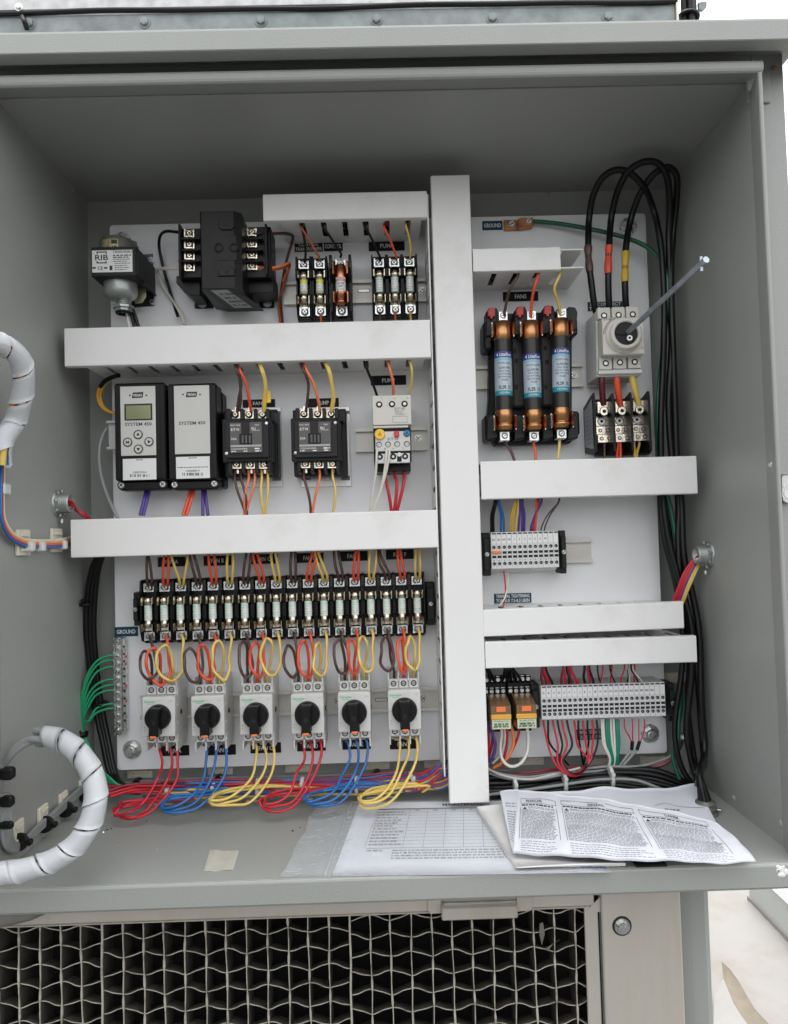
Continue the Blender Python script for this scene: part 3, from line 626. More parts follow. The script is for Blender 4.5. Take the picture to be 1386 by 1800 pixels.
for L, x0, y0, xb, yb in (('A',278,979,283,1311),('B',358.5,977,365,1309.5),('C',440,974,441,1306),('D',520.5,972,523,1302.5),('E',598,969,602.5,1299.5),('F',679,966,686,1299)):
    label(x0,y0,x0+48.5,y0+17,[('FAN '+L,.46)],'lblk','black label reading FAN %s just under the middle duct' % L)
    w_ = 46.5 if L != 'C' else 50
    label(xb,yb,xb+w_+3,yb+17.5,[('FAN '+L,.46)],'lblk','black label reading FAN %s under its motor breaker' % L)
# ================================================================== SMALL MIDGET FUSE HOLDERS (26 of them share one build)
def saddle(mb, x, z, d, flip=1, s=1.0):
    """screw terminal with its pressure plate"""
    mb.box(x-7.2*s, x+7.2*s, z-6*s, z+6*s, d-1.2, d, .3)
    mb.prism([(x-7.2*s, z+6*s), (x-5.4*s, z+6*s), (x-5.4*s, z-6*s), (x-7.2*s, z-6*s)], d, d+4.5)
    mb.prism([(x+5.6*s, z+6*s), (x+7.2*s, z+6*s), (x+7.2*s, z-6*s), (x+5.6*s, z-6*s)], d, d+2.8)
    mb.prism([(x-5*s, z-6*s*flip), (x+5*s, z-6*s*flip), (x+3.6*s, z-4.2*s*flip), (x-3.6*s, z-4.2*s*flip)], d, d+3.5)
    mb.lathe((x, z, d), (0, 0, 1), [(0, 5.4*s), (1.1, 5.4*s), (1.2, 4.3*s), (3.0, 4.2*s), (3.6, 3.2*s)], 14)
    mb.screw(x, z, d+1.5, 4.2*s, 2.4, cross=True, n=12)
    return mb
FH = thing('fuse_holder', 'fuse holder', 'fuse holder')
mb = MB(); mb.box(-11, 11, -45, 45, 7.6, 28, 1)                    # foot on the rail
for sx_ in (-1, 1):
    P = [(-45, 7), (-45, 24), (-41, 40), (-27, 47), (-13, 50), (-11, 44), (9, 44), (11, 50), (22, 52), (30, 47), (44, 45), (46, 40), (46, 7)]
    x0 = 9.0*sx_; x1 = 11.1*sx_; n = len(P)
    mb.add([(x0, z, d) for z, d in P]+[(x1, z, d) for z, d in P], [tuple(range(n)), tuple(range(n, 2*n))]+[(i, (i+1) % n, n+(i+1) % n, n+i) for i in range(n)])
mb.box(-8.8, 8.8, -10, 8, 28, 33, 1); mb.box(-8.8, 8.8, 40, 45, 28, 36, 1); mb.box(-8.8, 8.8, -45, -41, 28, 33, 1)
part('base', mb, 'black', FH)
for z, f in ((34.5, 1), (-34.5, -1)):
    t = part('terminal', saddle(MB(), 0, z, 36, f), ['zinc', 'hole'], FH)
def clip(z0, z1, sp, flare):
    mb = MB()
    for s_ in (-1, 1):
        P = [(s_*2, 34), (s_*sp, 36), (s_*(sp+.6), 42), (s_*(sp-.3), 49), (s_*(sp+flare), 53), (s_*(sp+flare+.7), 52.7), (s_*(sp+.7), 48.6), (s_*(sp+1.5), 42), (s_*(sp+.8), 35.4), (s_*2, 33)]
        mb.profz([(x, d) for x, d in P], z0, z1)
    mb.box(-sp, sp, z0, z1, 33, 34.2, .1); return mb
part('spring_clip', clip(10.5, 20.5, 6.1, .9), 'tin', FH); part('spring_clip', clip(-27, -16, 6.6, .9), 'tin', FH)
part('spring_clip', MB().box(-8.4, -6.9, 12, 22, 34, 49, .3).box(6.9, 8.4, 12, 22, 34, 49, .3), 'tin', FH)
FM = {}
def fuse_proto(kind):
    f = thing('cartridge_fuse', 'fuse', 'fuse')
    r = 5.2; d = 0
    def cap(za, zb): return MB().lathe((0, za, d), (0, 1, 0), [(0, r-1), (.6, r+.1), (zb-za-.6, r+.1), (zb-za, r-1)], 18)
    part('end_cap', cap(10, 20.5), 'tin', f); part('end_cap', cap(-22, -11), 'tin', f)
    body = MB(); 
    bands = {'mint': [(-11.2, 3, 'greenw'), (3, 10.2, 'green')], 'yel': [(-11.2, -8, 'olive'), (-8, 3, 'white'), (3, 8.5, 'lime'), (8.5, 10.2, 'olive')], 'pump': [(-11.2, -6, 'green'), (-6, 6, 'white'), (6, 10.2, 'green')]}[kind]
    mats = [b[2] for b in bands]
    for i, (a, b, m) in enumerate(bands): body.lathe((0, a, d), (0, 1, 0), [(0, r), (b-a, r)], 18, i)
    bd = part('body', body, mats, f)
    pr = MB()
    def wrapf(x, z): th = x/(r+.08); return ((r+.08)*math.sin(th), z, d+(r+.08)*math.cos(th))
    rr = random.Random(5)
    for i, z in enumerate((6.5, 3.4, -.5, -4.8, -7.5)): 
        if kind == 'yel' and z > 3: continue
        scribble(pr, -4.6+(i % 2), 4.4-(i % 3)*.6, z, (.9, .7, 1.1, .8, .7)[i], 0, 0, wrapf, rnd=rr)
    part('print', pr, 'inkg' if kind != 'mint' else 'inkg2', f)
    return f
FU = {k: fuse_proto(k) for k in ('mint', 'yel', 'pump')}
POS = ('left', 'middle', 'right'); cx18 = [262.5,290.5,318.8,347.5,375.5,403.5,431.5,459.3,487,515,543,570.5,597.8,625,652.5,680,706.8,734]
for i, px in enumerate(cx18):
    x, z = U(px, 1076-i*.78, 40); fan = 'ABCDEF'[i//3]; p = POS[i % 3]
    put(FH, x, z, 0, 'black fuse holder, %s one of the three under the fan %s label' % (p, fan), 'fuse holders in the long row')
    put(FU['mint'], x, z, 44, 'small pale green fuse in the %s of the three holders for fan %s' % (p, fan), 'small cartridge fuses').rotation_euler.z = math.radians(random.uniform(-28, 28))
for px, k, lab in ((535, 'yel', 'left of the pair below the control transformer label'), (563, 'yel', 'right of the pair below the control transformer label'), (667.5, 'pump', 'left of the three below the top pump label'), (694.5, 'pump', 'middle of the three below the top pump label'), (721, 'pump', 'right of the three below the top pump label')):
    x, z = U(px, 506-(px-535)*.024, 40)
    put(FH, x, z, 0, 'black fuse holder, '+lab, 'fuse holders at the top')
    put(FU[k], x, z, 44, ('yellow-banded' if k == 'yel' else 'green-ended')+' fuse, '+lab, 'small cartridge fuses')
# end brackets of the long row
def end_bracket(px, py, lab, w=13, h=62, d=34):
    x, z = U(px, py, 30); T = thing('end_bracket', lab, 'end bracket', x, z, 0, 'black end brackets on the rails')
    part('body', MB().box(x-w/2, x+w/2, z-h/2, z+h/2, 7.6, d-6, 1).box(x-w/2+1, x+w/2-1, z-h/2+8, z+h/2-8, d-6, d, 1.2), 'black2', T)
    part('screw', MB().box(x-3, x+3, z+9, z+14, d, d+.2, 0, 1).box(x-3, x+3, z-14, z-9, d, d+.2, 0, 1).screw(x, z, d, 3.6, 1.8, 0, 1), ['steel', 'hole'], T)
end_bracket(240, 1071, 'black end bracket at the left end of the eighteen-fuse row', 9, 48); end_bracket(757, 1061, 'black end bracket at the right end of the eighteen-fuse row')
# ------------------------------------------------------------------ copper-capped control fuse
x, z = U(600, 505, 40)
T = thing('fuse_block', 'single black fuse block with tall rounded side fins, below the CONTROL label', 'fuse holder', x, z, 0)
mb = MB().box(x-15, x+15, z-47, z+44, 7.6, 26, 1)
for s_ in (-1, 1):
    P = [(-47, 8), (-47, 34), (-36, 44), (-8, 40), (6, 40), (22, 58), (36, 58), (44, 50), (47, 36), (47, 8)]; a, b = x+s_*12.2, x+s_*15.6; n = len(P)
    mb.add([(a, z+q, d) for q, d in P]+[(b, z+q, d) for q, d in P], [tuple(range(n)), tuple(range(n, 2*n))]+[(i, (i+1) % n, n+(i+1) % n, n+i) for i in range(n)])
part('base', mb, 'black', T)
part('terminal', saddle(MB(), x, z-33.5, 34, -1, 1.1), ['zinc', 'hole'], T); part('terminal', saddle(MB(), x, z+35, 36, 1, 1.0), ['zinc', 'hole'], T)
for za, zb in ((14, 30), (-27, -12)):
    mb = MB()
    for s_ in (-1, 1): mb.profz([(x+s_*4, 34), (x+s_*8.4, 37), (x+s_*8.8, 46), (x+s_*8, 54), (x+s_*9.6, 58), (x+s_*10.6, 57.6), (x+s_*9.2, 53.6), (x+s_*9.9, 46), (x+s_*9.4, 36), (x+s_*4, 32.6)], z+za, z+zb)
    part('spring_clip', mb, 'copper', T)
F = thing('control_fuse', 'larger fuse with copper caps and a white and red printed sleeve', 'fuse', x, z, 0)
part('end_cap', MB().lathe((x, z+11, 47), (0, 1, 0), [(0, 7.4), (18, 7.4), (19, 6.4)], 22), 'copper', F)
part('end_cap', MB().lathe((x, z-27, 47), (0, 1, 0), [(0, 6.4), (1, 7.4), (5, 7.4), (5.4, 6.7), (6.4, 6.7), (6.8, 7.4), (17, 7.4)], 22), 'copper', F)
mb = MB().lathe((x, z-10, 47), (0, 1, 0), [(0, 7.1), (14.5, 7.1)], 22, 0).lathe((x, z+4.5, 47), (0, 1, 0), [(0, 7.1), (3.6, 7.1)], 22, 1).lathe((x, z+8.1, 47), (0, 1, 0), [(0, 7.1), (2.9, 7.1)], 22, 0); part('sleeve', mb, ['white', 'pink'], F)
mb = MB(); wf = lambda a, b: (x+7.2*math.sin(a/7.2), z+b, 47+7.2*math.cos(a/7.2))
text(mb, '10-7/8', 0, 1.3, 2.5, 0, 0, 10, bold=True, f=wf); text(mb, 'AMPS', 0, -3, 2.2, 0, 0, 8, f=wf); scribble(mb, -5.5, 5.5, -7.2, .9, 0, 0, wf); scribble(mb, -5, 5, 9.2, .8, 0, 0, wf); part('print', mb, 'ink', F)
# ================================================================== WHITE LABELLED TRANSFORMER (upper left)
x0, zc, w_, h_ = R(161, 438, 238, 482, 84); X0, X1, Z0, Z1 = x0-w_/2, x0+w_/2, zc-h_/2, zc+h_/2
T = thing('small_transformer', 'small transformer with white printed label, grey bells and a dark bracket, upper left', 'transformer', x0, zc, 0)
mb = MB().box(X0-.5, X1+1.2, Z0-3, Z1+4, 14, 84, .8); part('core', mb, 'black2', T)
mb = MB().box(X1+1.3, X1+3, Z0-2, Z1+3, 2.8, 82, .3).box(X1+1.3, X1+4.6, Z0-5, Z0-3, 2.8, 60, .3); part('side_bracket', mb, 'black2', T)
part('mounting_plate', MB().pp([(244,448),(269,446),(271,537),(232,540),(228,500)], .3, 2.6), 'blueplate', T)
for (a, b) in ((266,457),(268,531)):
    xx, zz = U(a, b, 3); part('screw', MB().lathe((xx, zz, 2.6), (0, 0, 1), [(0, 4.6), (.8, 4.4)], 14).screw(xx, zz, 3.4, 3.4, 2.4, cross=True), ['zinc', 'hole'], T)
xa, za = U(207, 426, 55)
part('upper_bell', MB().lathe((xa-1, Z1+3.5, 52), (0, 1, 0), [(0, 25), (15, 25), (20, 23), (23, 18), (24, 10)], 28), 'bell', T)
part('upper_neck', MB().lathe((U(228,415,26)[0], Z1+20, 24), (0, 1, 0), [(0, 12), (8, 12), (8.5, 10), (14, 10)], 20), 'bell', T)
xb, zb_ = U(208, 500, 62)
mb = MB().lathe((xb, Z0-2.4, 52), (0, -1, 0), [(0, 23), (13, 23), (17.5, 22), (21, 19), (23.5, 14), (24.5, 9)], 28); part('lower_bell', mb, 'conn', T)
mb = MB().lathe((xb+4, Z0-26, 52), (0, -1, 0), [(0, 9), (3, 9), (3.4, 10), (5, 10), (5.4, 9), (7, 9), (7.4, 10), (9, 10)], 18).lathe((xb+4, Z0-35, 52), (0, -1, 0), [(0, 14), (1, 15), (4, 15), (4.6, 12), (8, 12.5), (9, 11)], 8, 0, False)
ZN = Z0-44; part('locknut', mb, 'conn', T); part('bushing', MB().lathe((xb+4, Z0-44, 52), (0, -1, 0), [(0, 11), (2.5, 11), (2.5, 8), (-4, 8)], 18), 'black', T)
a = [U(q, v, 34) for q, v in ((237,488),(243,489),(256,508),(256,520),(249,531),(237,532),(233,520))]; part('gusset', MB().prism(a, 30, 32), 'yzinc', T)
mb = MB().box(X0+1, X1-3.5, Z0+2.5, Z1-1, 84, 84.4, .1); lb = part('printed_label', mb, 'white', T)
mb = MB(); D = 84.5
ptext(mb, 'RIB', 179, 452.5, 9.5, D, 0, 23, bold=True)
for a, b, c_, e in ((170,442,188,444),(170,461,188,463)): mb.pb(a, b, c_, e, D-.05, D, 0)
for a in (170, 186): mb.pb(a, 442, a+2, 446.5, D-.05, D, 0); mb.pb(a, 458.5, a+2, 463, D-.05, D, 0)
ptext(mb, 'TR50VA001', 215, 442.5, 4.2, D, 0, 34, bold=True); ptext(mb, 'CE', 176.5, 471.5, 6, D, 0, 9, bold=True)
for i, y in enumerate((449, 452.5, 456, 459.5, 463, 467, 470.5, 474)): pscrib(mb, 199 if i < 4 else 202, 231-(i*5) % 9, y, 2.0 if i < 2 else 1.3, D)
pscrib(mb, 163, 169, 471, 3.0, D); pscrib(mb, 183, 189, 471, 3, D); mb.pb(193, 467, 198, 475, D-.05, D, 0)
part('lettering', mb, 'ink', lb)
mb = MB(); r = 25.2; zz = Z1+12
def wf2(a, b): th = a/r-.0; return (xa-1+r*math.sin(th), b, 52+r*math.cos(th))
for i in range(10): mb.quad([wf2(-14+i*2.3, zz-7), wf2(-14+(i+1)*2.3, zz-7), wf2(-14+(i+1)*2.3, zz+6), wf2(-14+i*2.3, zz+6)])
st = part('gold_sticker', mb, 'sticker', T); mb = MB(); r = 25.3
for i in range(4): mb.quad([wf2(0+i*2, zz-1), wf2(2+i*2, zz-1), wf2(2+i*2, zz+5), wf2(0+i*2, zz+5)])
scribble(mb, -13, 8, zz-4.5, 2, 0, 0, wf2); scribble(mb, -12, -3, zz+1, 4, 0, 0, wf2); part('print', mb, 'ink', st)
# ================================================================== BIG BLACK CONTROL TRANSFORMER
x, z, w_, h_ = R(352, 369, 424, 508, 112)
T = thing('control_transformer', 'large black control transformer with four screw terminals on each side', 'transformer', x, z, 0)
mb = MB(); mb.profz([(x-w_/2, 20), (x-w_/2, 110), (x-w_/2+2, 112), (x+w_/2-9, 112), (x+w_/2, 104), (x+w_/2, 20)], z-h_/2, z+h_/2); part('core', mb, 'black', T)
# moulded face details
mb = MB(); F = 112.1
for (a, b, c_, e) in ((385,390,413,405),(384,470,414,486)):
    cx, cz, ww, hh = R(a, b, c_, e, F); P = [(cx-ww/2, cz+hh/2), (cx-ww/2, cz-hh*.2), (cx-ww*.3, cz-hh/2), (cx+ww*.3, cz-hh/2), (cx+ww/2, cz-hh*.2), (cx+ww/2, cz+hh/2)]
    if b > 430: P = [(q[0], 2*cz-q[1]) for q in P]
    mb.prism(P, F-1, F+2.2, 0, .8); mb.lathe((cx, cz+(1 if b < 430 else -1), F+2.2), (0, 0, 1), [(0, 2.6), (.25, 2.4)], 12, 1)
for a in (385, 412):
    cx, cz = U(a, 436, F); mb.lathe((cx, cz, F-.5), (0, 0, 1), [(0, 6.4), (2, 6.2), (2.1, 4.4), (.8, 4.2)], 18, 0); mb.lathe((cx, cz, F), (0, 0, 1), [(0, 4.2), (.4, 4)], 12, 1)
for a, b in ((399, 415), (399, 456)): cx, cz = U(a, b, F); mb.lathe((cx, cz, F-.2), (0, 0, 1), [(0, 2.4), (.8, 2.0)], 12, 0)
mb.box(*(lambda q: (q[0]-13, q[0]+13, q[1]-17, q[1]+17))(U(399, 436, F)), F-.1, F+.5, .3, 0)
part('face_moulding', mb, ['black', 'hole'], T)
for s_, xs, sc in ((-1, (310, 352), 333), (1, (424, 474), 443)):
    cx, cz, ww, hh = R(xs[0], 394 if s_ < 0 else 391, xs[1], 484, 78); part('terminal_housing', MB().bc(cx, cz, ww+1, hh, 20, 66, 1), 'black', T)
    for j, y in enumerate((409.5, 429.5, 449, 469)):
        a, b = U(sc+j*.3, y-(2 if s_ > 0 else 0), 70); part('terminal', saddle(MB(), a, b, 67, 1, .95), ['tin', 'hole'], T)
    for y in (420, 440, 459.5):
        a, b = U(sc, y, 76); part('barrier', MB().box(a-15, a+15, b-1.1, b+1.1, 66, 78, .3), 'black', T)
    cx, cz, ww, hh = R(xs[0] if s_ < 0 else 462, 392, 322 if s_ < 0 else 474, 484, 80); part('housing_wall', MB().bc(cx, cz, 3, hh, 66, 80, .6), 'black', T)
for P in (((310,485),(352,485),(352,519),(334,519),(310,497)), ((424,485),(481,483),(482,513),(424,516))): part('winding_cover', MB().prism([U(q, v, 52) for q, v in P], 8, 52, 0, 1), 'black', T)
z2 = z-h_/2
mb = MB(); a = U(372, 545, 30); xl, xr = x-w_/2, x+w_/2
mb.add([(xl+2, z2-.2, 111), (xr-9, z2-.2, 111), (xr+14, U(390,544,28)[1], 28), (xl+16, U(390,544,28)[1], 28), (xl+2, z2-.2, 20), (xr-9, z2-.2, 20), (xr+14, U(390,544,28)[1], 16), (xl+16, U(390,544,28)[1], 16)], [(0,1,2,3),(4,5,6,7),(0,3,7,4),(1,2,6,5),(0,1,5,4),(2,3,7,6)]); sk = part('sloping_skirt', mb, 'black', T)
zlo = U(390,544,28)[1]
def onsk(u, v, l=.35):                                          # a point on the sloping face
    A = Vector((xl+2, z2-.2, 111)); B = Vector((xr-9, z2-.2, 111)); C = Vector((xr+14, zlo, 28)); Dd = Vector((xl+16, zlo, 28)); p = (A*(1-u)+B*u)*(1-v)+(Dd*(1-u)+C*u)*v; n_ = (B-A).cross(Dd-A).normalized(); n_ = n_ if n_.z > 0 else -n_; return tuple(p+n_*l)
mb = MB().quad([onsk(.2,.05), onsk(.72,.05), onsk(.78,.93), onsk(.27,.93)]); lb = part('rating_label', mb, 'silverp', sk)
mb = MB()
for i in range(4):
    v = .2+i*.18
    for u in [.34+.05*k for k in range(8)]:
        if rnd.random() < .8: mb.quad([onsk(u, v, .5), onsk(u+.035, v, .5), onsk(u+.038, v+.08, .5), onsk(u+.003, v+.08, .5)])
part('print', mb, 'ink', lb)
for (a, b) in ((356,532),(470,531)):
    cx, cz = U(a, b, 5); part('foot', MB().box(cx-12, cx+16 if a < 400 else cx+10, cz-8, cz+8, .3, 4, 1), 'black', T); part('bolt', MB().lathe((cx, cz, 4), (0, 0, 1), [(0, 7.4), (1, 7.2), (1, 5.8), (3, 5.6)], 16).screw(cx, cz, 5, 5.2, 2.6), ['steel', 'hole'], T)
# ================================================================== ELECTRONIC CONTROLLERS
def controller(fx0, fy0, fx1, fy1, lab, display):
    D = 62; x, z, w_, h_ = R(fx0, fy0, fx1, fy1, D)
    T = thing('electronic_controller', lab, 'controller', x, z, 0, 'system 450 modules')
    part('back_box', MB().box(x-w_/2+3, x+w_/2+1.5, z-h_/2+3, z+h_/2-6, .4, 30, 2), 'black', T)
    mb = MB().box(x-w_/2, x+w_/2, z-h_/2+13, z+h_/2, 26, D, 2.4).box(x-w_/2+3, x+w_/2-1, z-h_/2, z-h_/2+12.8, 26, D-8, 2); 
    for s_ in (-1, 1): mb.box(x+s_*(w_/2-4)-3, x+s_*(w_/2-4)+3, z-h_/2+15, z+h_/2-3, D-1, D+.8, 1.2)
    fc = part('front_case', mb, 'black', T)
    for s_ in (-1, 1):
        sx_, sz_ = x+s_*(w_/2-6.5), z-h_/2+7.5; part('screw', MB().lathe((sx_, sz_, D-8.2), (0, 0, 1), [(0, 6.5), (1.2, 6.2)], 18, 1).screw(sx_, sz_, D-7, 4.8, 3, cross=True), ['zinc', 'black'], T)
    return T, x, z, w_, h_
def pxl(mb, x0, y0, x1, y1, d0, d1, b=0, mi=0): return mb.pb(x0, y0, x1, y1, d0, d1, b, mi)
T, x, z, w_, h_ = controller(202, 672, 291, 861, 'black controller with LCD display and four round buttons, left one of the two', True)
D = 62.2
pn = part('overlay', pxl(MB(), 212.5, 678.5, 274, 801, 61.5, D, .15), 'offw', T)
mb = MB(); pxl(mb, 219, 709.5, 268, 739, D, D+.5, .3); lc = part('display_bezel', mb, 'ink', pn); 
bz = MB(); pxl(bz, 222, 712.5, 265, 736.5, D+.5, D+.7); part('display_glass', bz, 'lcd', T)
for (a, b, ch) in ((243.5,764,'u'),(225,777.5,'M'),(262.5,776.5,'r'),(244,789.5,'d')):
    cx, cz = U(a, b, D); bt = part('button', MB().lathe((cx, cz, D), (0, 0, 1), [(0, 6.6), (.5, 6.6), (.6, 5.6), (1.1, 5.2)], 24, 0), 'btnring', T)
    mb = MB().lathe((cx, cz, D+1.12), (0, 0, 1), [(0, 4.9), (.08, 4.8)], 20, 0); q = 2.6
    if ch == 'M': text(mb, 'M', cx, cz, 4.2, D+1.3, 1, 4.6, bold=True)
    else:
        A = {'u': 90, 'r': 0, 'd': 270}[ch]; P = [(cx+q*1.15*math.cos(math.radians(A+k)), cz+q*1.15*math.sin(math.radians(A+k))) for k in (0, 120, 240)]; mb.prism(P, D+1.2, D+1.3, 1)
    part('symbol', mb, ['offw', 'ink'], bt)
mb = MB(); ptext(mb, 'SYSTEM 450', 243.5, 745.5, 5.6, D+.1, 0, 47, bold=True)
P = [U(a, b, D+.1) for a, b in ((234,690),(252.5,689),(251,699),(232,700))]; mb.prism(P, D+.02, D+.1)
for a in (228.5, 257.5): cx, cz = U(a, 695, D); mb.lathe((cx, cz, D+.02), (0, 0, 1), [(0, 1.3), (.08, 1.2)], 12)
mb2 = MB(); ptext(mb2, 'PENN', 242.3, 694.8, 4.4, D+.2, 0, 14, bold=True)
part('lettering', mb, 'ink', pn); part('logo_lettering', mb2, 'inkw', pn)
st = part('sticker', pxl(MB(), 216.5, 806, 275, 843.5, 61.5, D, .1), 'white', T)
mb = MB(); ptext(mb, 'C450CCN-4', 246, 830, 3.2, D+.1, 0, 24, bold=True); pscrib(mb, 240, 252, 808.5, 1.4, D+.1)
for k in range(28): 
    if rnd.random() < .8: pxl(mb, 229+k*1.3, 833.5, 229+k*1.3+rnd.choice((.5, .8, 1.0)), 838.5, D, D+.1)
part('barcode', mb, 'ink', st)
T, x, z, w_, h_ = controller(296, 673, 382, 860, 'black power module with a plain silver front, right one of the two', False)
pn = part('overlay', pxl(MB(), 307, 677, 369, 798, 61.5, D, .15), 'offw', T)
mb = MB(); ptext(mb, 'SYSTEM 450', 338, 743.5, 5.6, D+.1, 0, 47, bold=True)
P = [U(a, b, D+.1) for a, b in ((328.5,689),(347,688.5),(346,697.5),(327,698.5))]; mb.prism(P, D+.02, D+.1)
for a in (322, 352): cx, cz = U(a, 693.5, D); mb.lathe((cx, cz, D+.02), (0, 0, 1), [(0, 1.3), (.08, 1.2)], 12)
mb2 = MB(); ptext(mb2, 'PENN', 337.3, 693.5, 4.4, D+.2, 0, 14, bold=True)
part('lettering', mb, 'ink', pn); part('logo_lettering', mb2, 'inkw', pn)
st = part('sticker', pxl(MB(), 310, 802.5, 369, 841, 61.5, D, .1), 'white', T)
mb = MB(); ptext(mb, 'C450SBN-4', 339, 827.5, 3.2, D+.1, 0, 24, bold=True); pscrib(mb, 332, 346, 805, 1.4, D+.1); pscrib(mb, 312, 366, 822, 1.3, D+.1)
for k in range(28):
    if rnd.random() < .8: pxl(mb, 321+k*1.3, 831, 321+k*1.3+rnd.choice((.5, .8, 1.0)), 836, D, D+.1)
part('barcode', mb, 'ink', st)
x, z, w_, h_ = R(190, 740, 204, 788, 30); T = thing('rail_adapter', 'pale plastic adapter peeking out left of the display controller', 'adapter', x, z, 0)
part('bracket', MB().box(x-8, x+8, z-20, z+20, 6, 22, 1).box(x-9, x+8, z+17, z+21, 20, 28, .8).box(x-9, x+8, z-21, z-17, 20, 28, .8), 'ltgrey', T)
# ================================================================== CONTACTORS
def contactor(ox, oy, lab, flag):
    """all pixel sizes measured on the left contactor; ox, oy shift to the other"""
    def b(mb, x0, y0, x1, y1, d0, d1, bv=.6, mi=0): return mb.pb(x0+ox, y0+oy, x1+ox, y1+oy, d0, d1, bv, mi)
    x, z = U(433+ox, 770+oy, 0); T = thing('contactor', lab, 'contactor', x, z, 0, 'black three-pole contactors')
    mb = MB(); b(mb, 407, 716, 496, 857, .4, 3, .5)
    cx, cz, ww, hh = R(478+ox, 740+oy, 494+ox, 838+oy, 9); mb.box(cx-1, cx+ww/2, cz-hh/2, cz+hh/2, 3, 9, .6)
    part('mounting_plate', mb, 'steel', T)
    for (a, c_) in ((492-6, 726), (487, 842), (418, 842)): q, v = U(a+ox, c_+oy, 3.1); part('slot', MB().box(q-6.5, q+6.5, v-2.6, v+2.6, 3, 3.3, .1), 'grey2', T)
    q, v = U(452+ox, 840+oy, 6); part('screw', MB().lathe((q, v, 3), (0, 0, 1), [(0, 5.2), (3.5, 5), (4.2, 3.6)], 8, 0, False), 'steel', T)
    mb = MB(); b(mb, 395, 720, 489, 838, 3, 34, 1.2); b(mb, 391, 735, 478, 812, 30, 70, 1.5); b(mb, 396, 739, 473, 805, 70, 76, 1); b(mb, 470, 722, 483, 742, 30, 58, 1)
    for a in (402, 425.5, 449, 471): b(mb, a-3.2, 718, a+3.2, 740, 34, 70, .8); b(mb, a-1, 803, a+5.4, 832, 34, 66, .8)
    part('housing', mb, 'black2', T)
    for i, a in enumerate((413.5, 437.5, 461.5)):
        q, v = U(a+ox, 728+oy, 60); t = part('terminal', saddle(MB(), q, v, 56, -1, .95), ['tin', 'hole'], T); part('tab', MB().box(q-1.6, q+1.6, v+5, v+12, 50, 51.2, .1), 'tin', t)
        q, v = U(a+2.5+ox, 816.5+oy, 60); t = part('terminal', saddle(MB(), q, v, 56, 1, .95), ['tin', 'hole'], T); part('tab', MB().box(q-1.6, q+1.6, v-12, v-5, 50, 51.2, .1), 'tin', t)
    cv = MB(); b(cv, 404.5, 742, 461, 796, 76, 79, .6); part('arc_cover', cv, 'contface', T)
    mb = MB(); b(mb, 424.5, 740, 439, 764, 76, 79.6, .4); b(mb, 421, 762, 443.5, 781, 79, 79.5, .1, 1)
    for a in (427, 433, 439.5): b(mb, a-2, 765, a+1.6, 779, 79.5, 81, .3, 2)
    part('armature_window', mb, ['black2', 'hole', 'contface'], T)
    mb = MB(); b(mb, 405.5, 782, 460, 785.4, 79, 79.4, .1); part('silver_stripe', mb, 'silverp', T)
    mb = MB(); D = 79.3; k = lambda a, c_: (a+ox, c_+oy)
    ptext(mb, 'E:T·N', *k(413.5, 755), 4.6, D, 0, 14, bold=True); ptext(mb, '30A', *k(411.5, 771.5), 4.0, D, 0, 10)
    ptext(mb, 'NLC NLE', *k(414, 747.5), 2.8, D, 0, 17); ptext(mb, 'NLE', *k(452, 746.8), 2.6, D, 0, 7); ptext(mb, 'RU', *k(446, 753), 4, D, 0, 7, bold=True); ptext(mb, 'cULus', *k(450, 756), 2.6, D, 0, 13)
    ptext(mb, 'C25DND330A', *k(421, 789), 2.8, D, 0, 29); pscrib(mb, 448+ox, 459+ox, 788.5+oy, 2.4, D); pscrib(mb, 407+ox, 415+ox, 793.5+oy, 1.8, D); pscrib(mb, 429+ox, 437+ox, 793+oy, 1.8, D); pscrib(mb, 449+ox, 459+ox, 792.5+oy, 2.0, D)
    part('lettering', mb, 'inkw', T)
    for a, c_ in ((468.5, 744), (398.5, 797)):
        q, v = U(a+ox, c_+oy, 76); part('rivet', MB().lathe((q, v, 76), (0, 0, 1), [(0, 2.7), (.8, 2.5), (1.2, 1.4)], 14), 'zinc', T)
    if flag:
        mb = MB(); b(mb, 466, 687, 476, 708, 62, 65, .5); part('tag', mb, 'yel', T, 'yellow wire flag')
contactor(0, 0, 'black contactor in front of the FANS label, with a yellow tag on its right wire', True)
contactor(121, -1, 'black contactor in front of the PUMP label, right of the other one', False)
# ================================================================== OVERLOAD RELAY
x, z = U(689, 765, 0); T = thing('overload_relay', 'ivory and black motor overload relay with a yellow dial, red and blue buttons', 'overload relay', x, z, 0)
part('upper_module', MB().pb(655, 694.5, 723.5, 747, 8, 88, .8).pb(656, 748, 718, 752, 20, 86, .4), 'beige', T)
mb = MB()
for a in (667, 689.5, 711.5):
    q, v = U(a, 711-.024*(a-667), 88); mb.lathe((q, v, 87.9), (0, 0, 1), [(0, 4.6), (.35, 4.5)], 20, 0); mb.lathe((q, v, 88.2), (0, 0, 1), [(0, 2.6), (.3, 1.8)], 8, 1, False)
part('terminal_hole', mb, ['hole', 'steel'], T)
mb = MB(); D = 88.3; ptext(mb, 'E:T·N', 702.5, 718.5, 4.6, D, 0, 17, bold=True); ptext(mb, 'ZEB-XCT', 702, 723.5, 3.0, D, 0, 15); ptext(mb, 'XTOE015', 703, 728, 3.2, D, 0, 17)
for a, t in ((661.5,'1'),(671.5,'L1'),(684,'3'),(694,'L2'),(706,'5'),(716,'L3')): ptext(mb, t, a, 699.5, 2.6, D, 0)
for q in ((690.5,731.5,716.5,732),(690.5,742.5,716.5,743),(690.5,732,691,743),(716,732,716.5,743)): mb.pb(*q, D-.1, D, 0)
part('lettering', mb, 'inkg', T)
